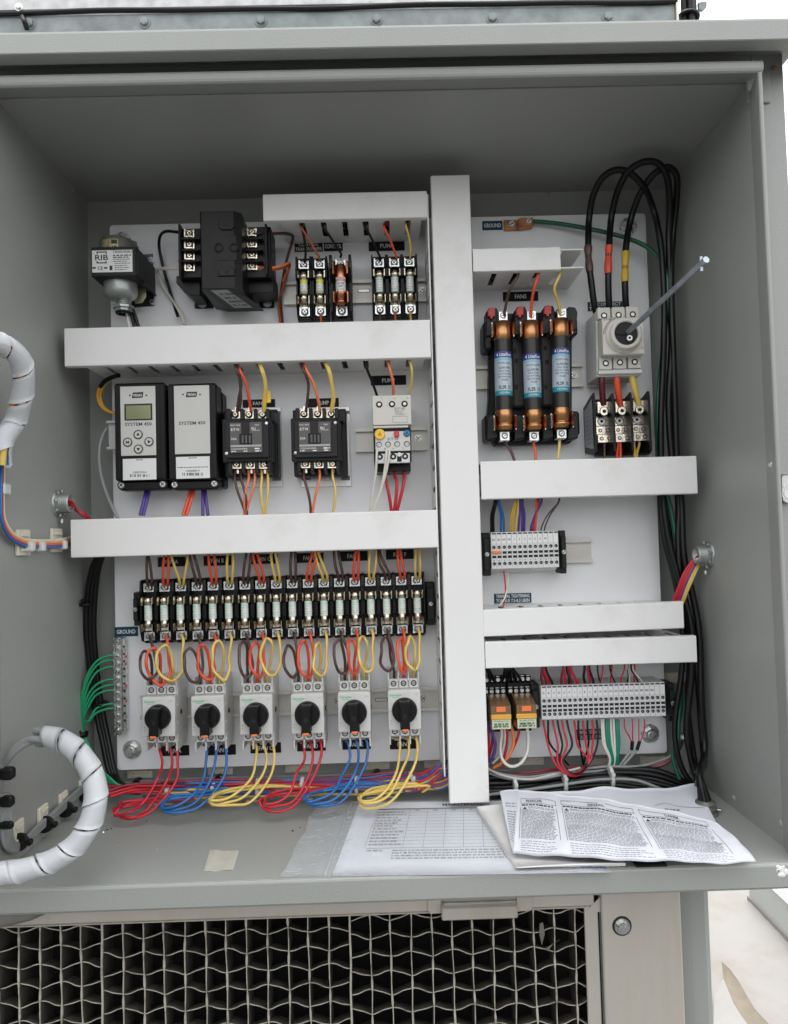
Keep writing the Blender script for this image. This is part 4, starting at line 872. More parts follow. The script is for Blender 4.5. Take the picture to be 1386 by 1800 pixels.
part('lower_housing', MB().pb(657, 752.5, 723.5, 812, 8, 80, .8).pb(662, 812, 722.5, 829, 8, 62, 1), 'black', T)
part('front_plate', MB().pb(660, 758, 721.5, 793, 80, 82.4, .5), 'offw', T)
q, v = U(668, 763.5, 84); part('setting_dial', MB().lathe((q, v, 82), (0, 0, 1), [(0, 7.4), (3, 7.4), (4, 6.6)], 28).prism([(q, v+4), (q+3, v-2), (q-3, v-2)], 86, 86.3, 1), ['yel', 'ylw2'], T)
part('stop_button', MB().pb(693.5, 757, 702, 768, 82, 86.5, 1.6), 'red', T)
q, v = U(715.5, 761.5, 84); part('reset_button', MB().lathe((q, v, 82), (0, 0, 1), [(0, 4.8), (1.5, 4.8), (1.6, 3.6), (4, 3.4)], 22).prism([(q-1, v+2), (q+1, v+2), (q+1, v-2), (q-1, v-2)], 86, 86.2, 1), ['blue', 'ink'], T)
mb = MB()
for a in (666.5, 682.5, 698.5, 715.5):
    q, v = U(a, 781.5-.02*(a-666), 82.6); mb.lathe((q, v, 82.3), (0, 0, 1), [(0, 4.2), (.3, 4.1)], 18, 1); mb.lathe((q, v-.5, 82.6), (0, 0, 1), [(0, 3.3), (.3, 3.2)], 18, 0); mb.screw(q, v-.5, 82.8, 2.4, .8, 2, 1)
part('terminal_screw', mb, ['offw', 'ink', 'steel'], T)
mb = MB(); ptext(mb, 'E:T·N', 691, 771.5, 4.2, 82.8, 0, 18, bold=True); ptext(mb, '97', 661, 789, 2.4, 82.8); ptext(mb, '98', 677, 788.5, 2.4, 82.8); ptext(mb, '95', 692, 788, 2.4, 82.8); ptext(mb, '96', 709, 787.5, 2.4, 82.8); part('lettering', mb, 'inkg', T)
mb = MB().pb(663, 797, 721, 814, 80.5, 84, .8, 0)
for a in (668, 691.5, 712.5):
    q, v = U(a, 803-.02*(a-668), 84.1); mb.lathe((q, v, 84), (0, 0, 1), [(0, 4.4), (.3, 4.2)], 16, 1); mb.lathe((q, v, 84.3), (0, 0, 1), [(0, 2), (.2, 1.8)], 6, 2, False)
mb.pb(698.5, 799, 706.5, 811.5, 84, 84.5, .2, 1); q, v = U(702.5, 799, 85); mb.lathe((q, v, 84.4), (0, 0, 1), [(0, 3), (.8, 2.8)], 16, 2); mb.pb(681, 803, 685, 814, 84, 84.4, .1, 1)
part('terminal_shroud', mb, ['term', 'hole', 'steel'], T)
# ================================================================== MOTOR BREAKERS (one build, six copies)
GV = thing('motor_breaker', 'breaker', 'motor breaker')
# measured on the breaker for fan F; origin = centre of its white face
k = 1.025/1.3
def L(px, py): return ((px-711.5)*k+ (py-1248.5)*k*.027, -(py-1248.5)*k+(px-711.5)*k*.0)
mb = MB().box(-21.5, 21.5, -27, 27, 8, 72, .8).box(-22.3, 22.3, -26.6, 26.6, 72, 75, .8); part('case', mb, 'ltgrey', GV)
for sgn, z0, z1 in ((1, 26.5, 50), (-1, -50, -27.2)):
    mb = MB(); mb.box(-21.8, 21.8, z0, z1-(11 if sgn > 0 else -11) if sgn > 0 else z1, 8, 58, .8) if sgn > 0 else mb.box(-21.8, 21.8, z0+11, z1, 8, 58, .8)
    for i in range(4):                                              # partitions between the wire mouths
        xx = -20.9+i*13.9
        if sgn > 0: mb.box(xx-1.1, xx+1.1, 38, 50, 14, 62, .3)
        else: mb.box(xx-1.1, xx+1.1, -50, -38, 14, 62, .3)
    mb.box(-21, 21, 36 if sgn > 0 else -48, 48 if sgn > 0 else -36, 8, 36, .4)
    part('terminal_block', mb, 'ltgrey', GV)
    for i in range(3):
        xx = -14+i*14; zz = 34 if sgn > 0 else -32
        mb = MB().box(xx-6.2, xx+6.2, zz-6.5, zz+6.5, 58, 61, .5, 0); mb.lathe((xx, zz, 60.9), (0, 0, 1), [(0, 4.2), (.2, 4.1)], 16, 1); mb.lathe((xx, zz, 61.1), (0, 0, 1), [(0, 2.9), (.3, 2.6)], 12, 2)
        mb.prism([(xx-2.4, zz-.5), (xx+2.4, zz+.3), (xx+2.4, zz+.9), (xx-2.4, zz+.1)], 61.3, 61.5, 1); part('terminal', mb, ['ltgrey', 'hole', 'steel'], GV)
mb = MB(); mb.lathe((0, 0, 75), (0, 0, 1), [(0, 17.6), (2, 17.4), (9, 16.4), (11, 15)], 36, 0)
mb.prism([(-7, 15.6), (7, 15.6), (6, 0), (6.6, -21), (5.6, -22.2), (-5.6, -22.2), (-6.6, -21), (-6, 0)], 78, 97, 0, 1.6)
mb.box(-2.3, 2.3, -5.4, -.6, 97, 97.3, 0, 1); part('rotary_knob', mb, ['black', 'hole'], GV)
part('knob_tip', MB().box(-4.4, 4.4, -23.4, -20.4, 79, 98, .8), 'orange', GV)
mb = MB(); text(mb, 'Schneider', -20, 21.2, 3.0, 75.1, 0, 17, 'L', True); text(mb, 'Electric', -15.5, 18.2, 2.0, 75.1, 0, 9, 'L'); part('logo', mb, 'inkgr', GV)
mb = MB(); text(mb, 'I', 0, 21.5, 2.2, 75.1); text(mb, 'O', -19.6, -1, 2.0, 75.1); text(mb, 'GV2', 17, 21.5, 1.6, 75.1); scribble(mb, -20, -17, -14, 1.2, 75.1); scribble(mb, -20, -17.5, -18, 1, 75.1); part('marks', mb, 'inkg', GV)
mb = MB().box(22.2, 22.9, -3, 3, 40, 46, 0, 1).lathe((21.4, 12, 56), (1, 0, 0), [(0, 2.4), (.5, 2.2)], 12, 0).lathe((21.4, -13, 56), (1, 0, 0), [(0, 2.4), (.5, 2.2)], 12, 0); part('side_details', mb, ['term', 'hole'], GV)
GVX = {}
for L_, cx, cy in (('A',279,1260.5),('B',365.5,1259),('C',450.5,1257),('D',540.8,1255),('E',623.2,1252.3),('F',711.5,1248.5)):
    x, z = U(cx, cy, 75); GVX[L_] = (x, z); o = put(GV, x, z, 0, 'light grey motor breaker with black rotary knob, the one labelled FAN '+L_, 'motor breakers with black knobs')
    for c_ in o.children:
        if c_.name.startswith(('rotary_knob', 'knob_tip')): c_.rotation_euler.y = math.radians({'A':2.5,'B':-1,'C':-2.5,'D':1,'E':-3,'F':0}[L_])
    o.rotation_euler.y = math.radians({'A':.5,'B':-.4,'C':.2,'D':-.3,'E':.5,'F':0}[L_])
# ================================================================== GROUND BAR
x, z, w_, h_ = R(200, 1122, 221, 1290, 14)
T = thing('ground_bar', 'silver ground bar studded with slotted screws, under the teal GROUND label at the left', 'ground bar', x, z, 0)
part('bar', MB().box(x-w_/2, x+w_/2-5, z-h_/2, z+h_/2, 5, 15, .6).box(x+w_/2-4.8, x+w_/2, z-h_/2+3, z+h_/2-1, 5, 12, .4), 'zinc', T)
for i in range(13):
    zz = z+h_/2-6-i*(h_-12)/12
    if i in (0, 12): part('mounting_screw', MB().lathe((x-2.5, zz, 15), (0, 0, 1), [(0, 5.6), (1, 5.4), (2.4, 3.6)], 16).screw(x-2.5, zz, 16.5, 3.2, 1.6, cross=True), ['zinc', 'hole'], T)
    else:
        part('screw', MB().screw(x-3.5, zz, 15, 4.4, 2.0, 0, 1, a=.9+.7*math.sin(i*2.3)), ['zinc', 'hole'], T)
        part('wire_hole', MB().lathe((x+w_/2-2.4, zz+3, 12), (0, 0, 1), [(0, 1.8), (.2, 1.6)], 10).box(x+w_/2-1.4, x+w_/2+.4, zz-3, zz+1, 8, 12.5, .2, 1), ['hole', 'red' if i in (2,3,6,8) else 'zinc'], T)
# ================================================================== GROUND LUG
x, z = U(899, 395, 4); T = thing('ground_lug', 'copper ground lug with two screws at the end of the green cable', 'ground lug', x, z, 0)
part('tang', MB().pb(886, 386, 913, 405, .3, 4, .5), 'copper', T); part('barrel', MB().pp([(911,385),(917,382),(938,382),(938,396),(916,399),(911,396)], 1, 14, b=1), 'copper', T)
q, v = U(900, 394, 5); part('screw', MB().screw(q, v, 4, 6, 3, 0, 1, a=.5), ['steel', 'hole'], T); q, v = U(930, 388.5, 15); part('screw', MB().screw(q, v, 14, 4.4, 2, 0, 1, a=1.0), ['zinc', 'hole'], T)
# ================================================================== THREE LARGE FUSES
x, z = U(934, 660, 0); T = thing('large_fuse_block', 'large charcoal three-pole fuse block with red clips at its top', 'fuse block', x, z, 0)
mb = MB().pp([(858,560),(862,552),(1010,546),(1014,556),(1006,600),(1006,720),(1018,745),(1018,765),(1002,779),(872,783),(856,764),(857,735),(860,700),(861,610)], 7.6, 26, b=2)
part('base', mb, 'black2', T)
for a, b_ in ((911, 642), (962, 640)): part('web', MB().pb(a-11, b_-72, a+11, b_+75, 26, 40, 3), 'blkw', T)
for (a, b_, c_, e) in ((850, 565, 866, 615), (853, 728, 868, 775), (1003, 552, 1016, 590), (1004, 722, 1020, 765)): part('side_wing', MB().pb(a, b_, c_, e, 10, 48, 3), 'black2', T)
for i, a in enumerate((866, 916, 965)):
    part('barrier', MB().pp([(a-11,548-i*2),(a-6,541-i*2),(a+8,541-i*2),(a+11,549-i*2),(a+11,588-i*2),(a-11,592-i*2)], 26, 52, b=2), 'black2', T)
    part('red_clip', MB().pp([(a-8,545-i*2),(a-3,540-i*2),(a+5,541-i*2),(a+5,556-i*2),(a+1,556-i*2),(a+1,560-i*2),(a-4,560-i*2),(a-4,556-i*2),(a-8,556-i*2)], 52, 58, b=1), 'redd', T)
part('barrier', MB().pp([(994,546),(1000,539),(1012,540),(1016,548),(1014,580),(994,584)], 26, 50, b=2), 'black2', T)
for a in (866, 914, 964, 1008): part('lower_barrier', MB().pp([(a-9,735),(a-5,728),(a+6,728),(a+9,735),(a+9,770),(a-9,774)], 26, 50, b=2), 'black2', T)
for a, b_ in ((862,616),(862,640),(905,617),(908,634),(959,612),(962,636),(908,680),(960,680)):
    part('slot', MB().pb(a-3, b_-4, a+3, b_+4, 40, 40.4 if a > 880 else 26.4, 0) if a > 880 else MB().pb(a-2, b_-4, a+2, b_+4, 26, 26.4, 0), 'hole', T)
for i, (ta, tb, ba, bb) in enumerate(((883,563,887.5,756),(932.5,562,939,756),(985.5,558,987,752))):
    D = 60
    A = Vector((*U(ta, tb+3, D), D)); B = Vector((*U(ba, bb, D), D)); ax = (B-A).normalized(); Ln = (B-A).length; r = 12.3
    nm = ('left', 'middle', 'right')[i]
    F = thing('large_fuse', 'large black fuse with a blue and white label and bronze ends, %s one of three' % nm, 'fuse', B.x, B.y, 0, 'large blue-labelled fuses')
    part('end_ferrule', MB().lathe(A, ax, [(0, r-2), (1, r+.4), (26, r+.4), (26.6, r)], 28), 'brass', F)
    part('end_ferrule', MB().lathe(B, -ax, [(0, r-3), (2, r-1.2), (4, r+.4), (7, r+.4), (7.4, r-1), (9.4, r-1), (10, r+.4), (27, r+.4), (27.6, r)], 28), 'brass', F)
    part('tube', MB().lathe(A+ax*26, ax, [(0, r-.2), (Ln-53, r-.2)], 28), 'fusetube', F)
    u = lambda py: Ln*(py-A_py)/(B_py-A_py)
    A_py, B_py = tb+3, bb; off = (0, 3.5, -6.5)[i]
    bands = [(621, 631.5, 'navy'), (631.5, 637, 'sky'), (637, 689, 'fsl'), (689, 697.5, 'teal')]
    mb = MB()
    for j, (p, q, m) in enumerate(bands): s0 = u(p+off); s1 = u(q+off); mb.lathe(A+ax*s0, ax, [(0, r+.05), (s1-s0, r+.05)], 28, j)
    lb = part('label_sleeve', mb, [b[2] for b in bands], F)
    # lighter blue side strip and the print wrap round the barrel
    def wf3(py):
        def f(a, b): 
            th = a/(r+.2); c_ = A+ax*(u(py+off)-b); sd = Vector((-ax.y, ax.x, 0)); sd = -sd if sd.x < 0 else sd
            p = c_+sd*((r+.2)*math.sin(th))+Vector((0, 0, 1))*((r+.2)*math.cos(th)); return tuple(p)
        return f
    mb = MB(); text(mb, 'Littelfuse', 2.0, 0, 4.6, 0, 0, 18.5, bold=True, f=wf3(626.5)); text(mb, '4', -10.8, 0, 4.6, 0, 0, 3.2, bold=True, f=wf3(626.5)); text(mb, 'LR29862', 0, 0, 2.2, 0, 0, 16, f=wf3(693)); part('white_lettering', mb, 'inkw', lb)
    mb = MB()
    for t, py, h, w__ in (('POWR-GARD', 641.5, 2.8, 20), ('CLASS RK5', 649.5, 3.0, 18), ('Time Delay', 655, 2.6, 17), ('Current-Limiting', 660, 2.4, 21), ('High Interrupting', 665, 2.4, 21), ('FUSE', 671, 2.8, 9), ('FLSR 15', 683.5, 5.0, 18.5)):
        text(mb, t, 0, 0, h, 0, 0, w__, bold=(h > 2.9), f=wf3(py))
    for py in (645.3, 676.5): mb.quad([wf3(py)(a, b) for a, b in ((-12, -.2), (-4, -.2), (-4, .3), (-12, .3))]); mb.quad([wf3(py)(a, b) for a, b in ((-4, -.2), (4, -.2), (4, .3), (-4, .3))]); mb.quad([wf3(py)(a, b) for a, b in ((4, -.2), (12, -.2), (12, .3), (4, .3))])
    part('black_lettering', mb, 'ink', lb)
    for py in (tb+18, bb-12):
        c_ = A+ax*u(py); mb = MB()
        for s_ in (-1, 1):
            mb.profz([(c_.x+s_*5, 40), (c_.x+s_*12.6, 44), (c_.x+s_*13.6, 60), (c_.x+s_*12.6, 68), (c_.x+s_*14.4, 72), (c_.x+s_*15.6, 71), (c_.x+s_*13.9, 68), (c_.x+s_*14.8, 60), (c_.x+s_*13.8, 43), (c_.x+s_*5, 38.6)], c_.y-9, c_.y+9)
        part('fuse_clip', mb, 'copper', T)
        mb = MB()
        for s_ in (-1, 1): mb.box(c_.x+s_*15.2-.8, c_.x+s_*15.2+.8, c_.y-10.5, c_.y+10.5, 44, 66, .3)
        mb.box(c_.x-13, c_.x+13, c_.y-9, c_.y+9, 38, 39.4, .2); part('clip_spring', mb, 'zinc', T)
    q, v = U(ta+.5, tb-2, 50); part('terminal', MB().box(q-6.5, q+6.5, v-6, v+9, 38, 58, .6).screw(q, v+3, 58, 4.4, 1.6, 0, 1, a=.3), ['zinc', 'hole'], T)
    q, v = U(ba-1, bb+11, 50); part('terminal', MB().box(q-7, q+7, v-7, v+6, 38, 56, .6).lathe((q, v, 56), (0, 0, 1), [(0, 4.6), (.2, 4.5)], 14, 1).screw(q, v, 56.2, 3.6, .5, 0, 1, a=.5), ['zinc', 'hole'], T)
part('rivets', MB().lathe((*U(880,640,27), 26), (0, 0, 1), [(0, 2), (.5, 1.5)], 8), 'black', T)
# ================================================================== DISCONNECT SWITCH
x, z, w_, h_ = R(1059, 557, 1134, 624, 84)
T = thing('disconnect_switch', 'ivory rotary disconnect switch with a white ring and black centre', 'switch', x, z, 0)
mb = MB(); a = [U(q, v, 70) for q, v in ((1051,544),(1128,541),(1131,657),(1053,660))]; mb.prism(a, 8, 60, 0, 1.2); part('case', mb, 'ltgrey', T)
part('front_plate', MB().box(x-w_/2, x+w_/2, z-h_/2, z+h_/2, 60, 84, 1.2), 'beige', T)
for (a, b_, i) in ((1063,552,0),(1088.5,551,0),(1113.5,550,0),(1066,638,1),(1091,636.5,1),(1117,635.5,1)):
    q, v = U(a, b_, 70); mb = MB().box(q-9.2, q+9.2, v-(9 if i else 6), v+(9 if i else 10), 60, 68, .8, 0); mb.lathe((q, v-(0 if i else 1.5), 67.9), (0, 0, 1), [(0, 4.6), (.3, 4.5)], 18, 1); mb.lathe((q, v-(0 if i else 1.5), 68.2), (0, 0, 1), [(0, 3), (.3, 2.6)], 8, 2, False); part('terminal', mb, ['beige', 'hole', 'steel'], T)
part('bottom_shell', MB().pb(1052, 649, 1131, 657, 8, 66, 1), 'ltgrey', T)
q, v = U(1099, 588, 90); mb = MB().lathe((q, v, 84), (0, 0, 1), [(0, 25), (2, 25), (3, 24), (3, 22), (12, 21.5), (13, 20.4), (13, 16.4), (9, 16)], 44); part('dial_ring', mb, 'beige', T)
mb = MB().lathe((q, v, 84), (0, 0, 1), [(0, 16), (10, 16), (11, 15)], 36); mb.prism([(q-15, v+1), (q, v+2.4), (q, v-2.4), (q-15, v-1)], 95, 96.5); kn = part('shaft_socket', mb, 'black', T)
a, b_ = U(1106.5, 594.5, 97); part('set_screw', MB().lathe((a, b_, 94.8), (0, 0, 1), [(0, 4.4), (3.6, 4.4), (4.4, 3.6)], 16).lathe((a, b_, 99.2), (0, 0, 1), [(0, 2), (.2, 1.8)], 6, 1, False), ['zinc', 'black2'], T)
mb = MB(); D = 84.2; ptext(mb, 'E:T·N', 1068, 561, 4.2, D, 0, 13, bold=True); ptext(mb, 'I ON', 1098, 559.5, 3.4, D, 0, 8); ptext(mb, 'O', 1068, 589, 4.4, D, 0); ptext(mb, 'OFF', 1068, 593.5, 2.0, D, 0); ptext(mb, '2', 1106, 616.5, 3, D, 0); ptext(mb, 'C', 1130, 611, 4, D, 0); pscrib(mb, 1091, 1103, 617.5, 1.4, D)
for k_ in range(9):                                                # curved arrow left of the ring
    t0, t1 = math.radians(112+k_*7), math.radians(112+(k_+1)*7)
    for rr_ in (26.2, 28): mb.quad([(q+rr_*math.cos(t0), v+rr_*math.sin(t0), D), (q+rr_*math.cos(t1), v+rr_*math.sin(t1), D), (q+(rr_+.7)*math.cos(t1), v+(rr_+.7)*math.sin(t1), D), (q+(rr_+.7)*math.cos(t0), v+(rr_+.7)*math.sin(t0), D)])
part('lettering', mb, 'ink', T)
a = U(1136, 557, 60); sl_ = MB()
xl = U(1051, 600, 60)[0]
for py, hh, dd in ((584, 7, 34), (606, 7, 34), (592, 2, 44), (617, 2, 44)): zz = U(1045, py, 34)[1]; sl_.box(xl-.4, xl+1, zz-hh/2, zz+hh/2, dd-3, dd+4, 0)
part('side_slots', sl_, 'hole', T)
mb = MB(); a, b_ = U(1043, 672, 8); mb.box(a-6, a+6, b_-8, b_+14, 6, 10, .8); mb2 = MB().lathe((a+2, b_, 10), (0, 0, 1), [(0, 4), (3, 4), (4, 2.6)], 12); part('foot', mb, 'ltgrey', T); part('foot_screw', mb2, 'zinc', T)
# shaft: real steel rod standing out towards the door
a0 = U(1104, 584, 95); a1 = U(1241, 457, 275)
S = thing('operating_shaft', 'square steel shaft sticking out of the disconnect switch with a cross pin', 'shaft', a0[0], a0[1], 95)
P0 = Vector((a0[0], a0[1], 94)); P1 = Vector((a1[0], a1[1], 275)); dv = (P1-P0).normalized(); e1 = dv.cross(Vector((0, 0, 1))).normalized(); e2 = dv.cross(e1); hw = 3.3
vs = [tuple(p+e1*a*q_+e2*b*q_) for p, q_ in ((P0, hw), (P1-dv*3, hw), (P1, hw*.6)) for a, b in ((1, .55), (.55, 1), (-.55, 1), (-1, .55), (-1, -.55), (-.55, -1), (.55, -1), (1, -.55))]
part('rod', MB().add(vs, [tuple(range(8)), tuple(range(16, 24))]+[(k_*8+i, k_*8+(i+1) % 8, k_*8+8+(i+1) % 8, k_*8+8+i) for k_ in (0, 1) for i in range(8)]), 'zincd', S)
pc = P1-dv*9; part('cross_pin', MB().cyl(pc+Vector((0, 8.5, 0)), pc-Vector((0, 8.5, 0)), 2.0, 12), 'zincd', S)
part('end_cap', MB().cyl(P1-dv*13, P1+dv*1, 3.9, 14), 'zincd', S)
# ================================================================== POWER DISTRIBUTION BLOCK
x, z = U(1090, 748, 0); T = thing('distribution_block', 'black three-pole power distribution block with plated lugs, under the disconnect switch', 'distribution block', x, z, 0)
part('base', MB().pb(1048, 700, 1143, 800, .4, 18, 1), 'black', T)
for i, a in enumerate((1046, 1079, 1110.5, 1142)):
    q = U(a, 745, 55)[0]; zt = U(a, 697-i*2 if i else 694, 55)[1]; zb = U(a, 800-i*1.5, 55)[1]; n = 6
    P = [(zt+3, 55), (zt-4, 57), (zb+4, 57), (zb, 52), (zb+8, 4), (zt-10, 4)]
    mb = MB().add([(q-1.6, p, d) for p, d in P]+[(q+1.6, p, d) for p, d in P], [tuple(range(6)), tuple(range(6, 12))]+[(j, (j+1) % 6, 6+(j+1) % 6, 6+j) for j in range(6)]); part('barrier', mb, 'black', T)
q = U(1046, 745, 55)[0]; zt = U(1038, 712, 30)[1]; zb = U(1040, 788, 30)[1]
st = part('side_label', MB().add([(q-2, zt+5, 52), (q-2, zb-4, 52), (q-2, zb+4, 10), (q-2, zt-6, 10)], [(0, 1, 2, 3)]), 'silverl', T)
mb = MB()
for j in range(9):
    zz = zt-3-j*(zt-zb-4)/9; mb.add([(q-2.15, zz, 16), (q-2.15, zz, 16+rnd.uniform(14, 30)), (q-2.15, zz-1.4, 16+rnd.uniform(14, 30)), (q-2.15, zz-1.4, 16)], [(0, 1, 2, 3)])
part('print', mb, 'inkg', st)
for i, (a, b_) in enumerate(((1063.5, 712), (1095, 711), (1126, 709))):
    q, v = U(a, b_+10, 40); mb = MB().box(q-12, q+12, v-4, v+13, 18, 44, .8, 0); q2, v2 = U(a-1, b_+11, 44); mb.lathe((q2, v2, 43.9), (0, 0, 1), [(0, 7), (.3, 6.8)], 22, 1); mb.lathe((q2, v2, 44.1), (0, 0, 1), [(0, 6), (.3, 5.8)], 20, 0); mb.lathe((q2, v2, 44.4), (0, 0, 1), [(0, 3), (.2, 2.8)], 6, 1, False); part('upper_lug', mb, ['tin', 'hole'], T)
    v = v-14; mb = MB().box(q-12, q+12, v-7, v+8, 18, 32, .6, 0); mb.lathe((q-3, v, 32), (0, 0, 1), [(0, 6), (1.4, 6), (1.5, 4.2), (.8, 4)], 18, 2); mb.lathe((q-3, v, 32.5), (0, 0, 1), [(0, 2.6), (.3, 2.4)], 6, 1, False); part('centre_screw', mb, ['tin', 'hole', 'steel'], T)
    v = v-14
    for r_ in (0, 1):
        mb = MB().box(q-12.4+(0 if r_ else 0), q+12.4, v-6-r_*12.6, v+6.2-r_*12.6, 18, 36+r_*6, .6, 0)
        for s_ in (-5.5, 5.5): mb.lathe((q+s_-1, v-r_*12.6, 35.9+r_*6), (0, 0, 1), [(0, 3), (.3, 2.9)], 14, 1); mb.lathe((q+s_-1, v-r_*12.6, 36.1+r_*6), (0, 0, 1), [(0, 2), (.3, 1.7)], 10, 2)
        part('lower_lug', mb, ['tin', 'hole', 'steel'], T)
# ================================================================== TERMINAL STRIPS
def tmesh(h, d, wd):
    mb = MB(); w2 = wd/2-.12; t = h/2
    mb.add([(-w2, t, 40), (-w2, t, 8), (-w2, -t+8, 8), (-w2, -t, 26), (-w2, -t+6, 40), (-w2, -t+6, d), (-w2, t, d)]+[(w2, t, 40), (w2, t, 8), (w2, -t+8, 8), (w2, -t, 26), (w2, -t+6, 40), (w2, -t+6, d), (w2, t, d)],
           [tuple(range(7)), tuple(range(7, 14))]+[(i, (i+1) % 7, 7+(i+1) % 7, 7+i) for i in range(7)], 0)
    mb.box(-w2+.3, w2-.3, t-16, t-4, d, d+.35, .1, 2)
    mb.box(-w2+1.6, w2-.2, t-3, t-1.2, d, d+.1, 0, 1)
    for zz in (t-21.5, -t+13): mb.lathe((.2, zz, d), (0, 0, 1), [(0, 2.5), (.12, 2.5)], 14, 1); mb.lathe((-.5, zz-.5, d+.12), (0, 0, 1), [(0, 1.4), (.1, 1.3)], 8, 3)
    for zz in (t-29, t-35): mb.box(-w2+1.2, w2-.4, zz-1.8, zz+1.8, d, d+.12, 0, 1)
    mb.box(-.8, .6, t-40.4, t-39.2, d, d+.12, 0, 1)
    mb.box(w2-.15, w2+.12, -t+7, t-1, d-.5, d+.02, 0, 3)
    return mb.mesh('terminal', ['term', 'hole', 'white', 'grey2'])
def strip(px0, px1, yt, yb, ytr, d, names, lab, blank):
    xa, za = U(px0, (yt+yb)/2, d); xb, zb = U(px1, (ytr+yb-yt+ytr)/2, d); n = len(names)+blank; wd = (xb-xa)/n; h = (yb-yt)*(1100-d)/FPX; z = (za+zb)/2
    T = thing('terminal_strip', lab, 'terminal strip', (xa+xb)/2, z, 0, 'grey terminal strips'); me = tmesh(h, d, wd)
    for i in range(n):
        o = inst('terminal', me, T, xa+wd*(i+.5), z, 0)
        if i < len(names): mb = MB(); text(mb, names[i], xa+wd*(i+.5), z+h/2-10.5, 2.6, d+.5, 0, None if len(names[i]) == 1 else wd*.62, bold=True); m2 = part('marker', mb, 'ink', T)
    return T, xa, wd, z, h
T1, t1x, t1w, t1z, t1h = strip(864, 982.5, 935.5, 1007, 933, 52, ['22', '22', 'H3', 'H3', '1', '2', '3', '4', '5', '6', 'N'], 'short grey terminal strip of thirteen terminals with an orange jumper', 2)
part('jumper', MB().box(t1x+.8, t1x+t1w*2-1, t1z+t1h/2-30.6, t1z+t1h/2-26.6, 52.2, 54, .5), 'orange', T1)
T2, t2x, t2w, t2z, t2h = strip(952, 1170, 1205, 1271, 1200, 52, list('ABCDEFIJKLMN')+['G1', 'H1', 'G2', 'H2', 'B1', 'B2', 'B3', 'B4', 'B5', 'B6'], 'long grey terminal strip lettered A to N at the lower right', 2)
for (px, py, lab) in ((854,974,'black end bracket at the left of the short terminal strip'),(987,970,'black end bracket at the right of the short terminal strip'),(939,1238,'black end bracket between the relays and the long terminal strip'),(1176,1232,'black end bracket at the right end of the long terminal strip')): end_bracket(px, py, lab, 9 if px > 960 else 11.5, 62 if px < 1100 else 54, 46)
# ================================================================== RELAYS
for i, (px, py, nm) in enumerate(((874, 1249, 'left'), (917.5, 1247.5, 'right'))):
    x, z = U(px, py, 50); T = thing('plug_in_relay', '%s of the two amber-covered relays with orange flags and yellow bands' % nm, 'relay', x, z, 0, 'plug-in relays')
    part('socket', MB().box(x-16.6, x+16.6, z-32, z+42, 8, 30, 1).box(x-16.6, x+16.6, z+24, z+42, 8, 34, 1).box(x-16.6, x+16.6, z-34, z-24, 10, 34, 1), 'black', T)
    for r_ in (0, 1):
        for c_ in range(4 if r_ else 3+1):
            q = x-13.2+c_*8.2+(0 if r_ else 2); v = z+(44-r_*15.5)-4; part('terminal', MB().box(q-3.9, q+3.9, v-6, v+5.4, 30, 38-(1-r_)*4, .6, 1).lathe((q, v, 38-(1-r_)*4), (0, 0, 1), [(0, 3.1), (1.2, 2.8)], 10, 0).box(q-2.6, q+2.6, v+4.2, v+5.4, 34, 38.4-(1-r_)*4, .1, 0), ['zinc', 'black'], T)
    xc = x+1.5; 
    mb = MB().add([(xc-13.5, z+21, 40), (xc+13.5, z+21, 40), (xc+13.5, z-22, 40), (xc-13.5, z-22, 40), (xc-13.5, z+13, 78), (xc+13.5, z+13, 78), (xc+13.5, z-19, 78), (xc-13.5, z-19, 78)], [(0,1,2,3),(4,5,6,7),(0,1,5,4),(1,2,6,5),(2,3,7,6),(3,0,4,7)])
    part('cover', mb, 'amber', T)
    part('orange_flag', MB().box(xc-6.5, xc+6.5, z+4.5, z+11.5, 78, 79.4, .5), 'orange', T)
    part('yellow_band', MB().box(xc-13.9, xc+13.9, z-5.5, z+1, 74, 79, .6), 'yelb', T)
    mb = MB().box(xc-13, xc+13, z-18.8, z-6, 78, 78.6, .2); lb = part('printed_label', mb, 'greenl', T)
    mb = MB(); text(mb, 'RU4S-A110', xc, z-8, 2.4, 78.7, 0, 19); scribble(mb, xc-10, xc+10, z-12, 2.2, 78.7, rnd=rnd); scribble(mb, xc-11, xc+11, z-15.5, 2.0, 78.7, rnd=rnd); scribble(mb, xc-9, xc+8, z-13.8, .9, 78.7, rnd=rnd); part('lettering', mb, 'inkdg', lb)
# ================================================================== WIRES
def W_(lab, col, pts, r=1.9, grp=None, **kw): return wire(lab, col, pts, r, grp, **kw)
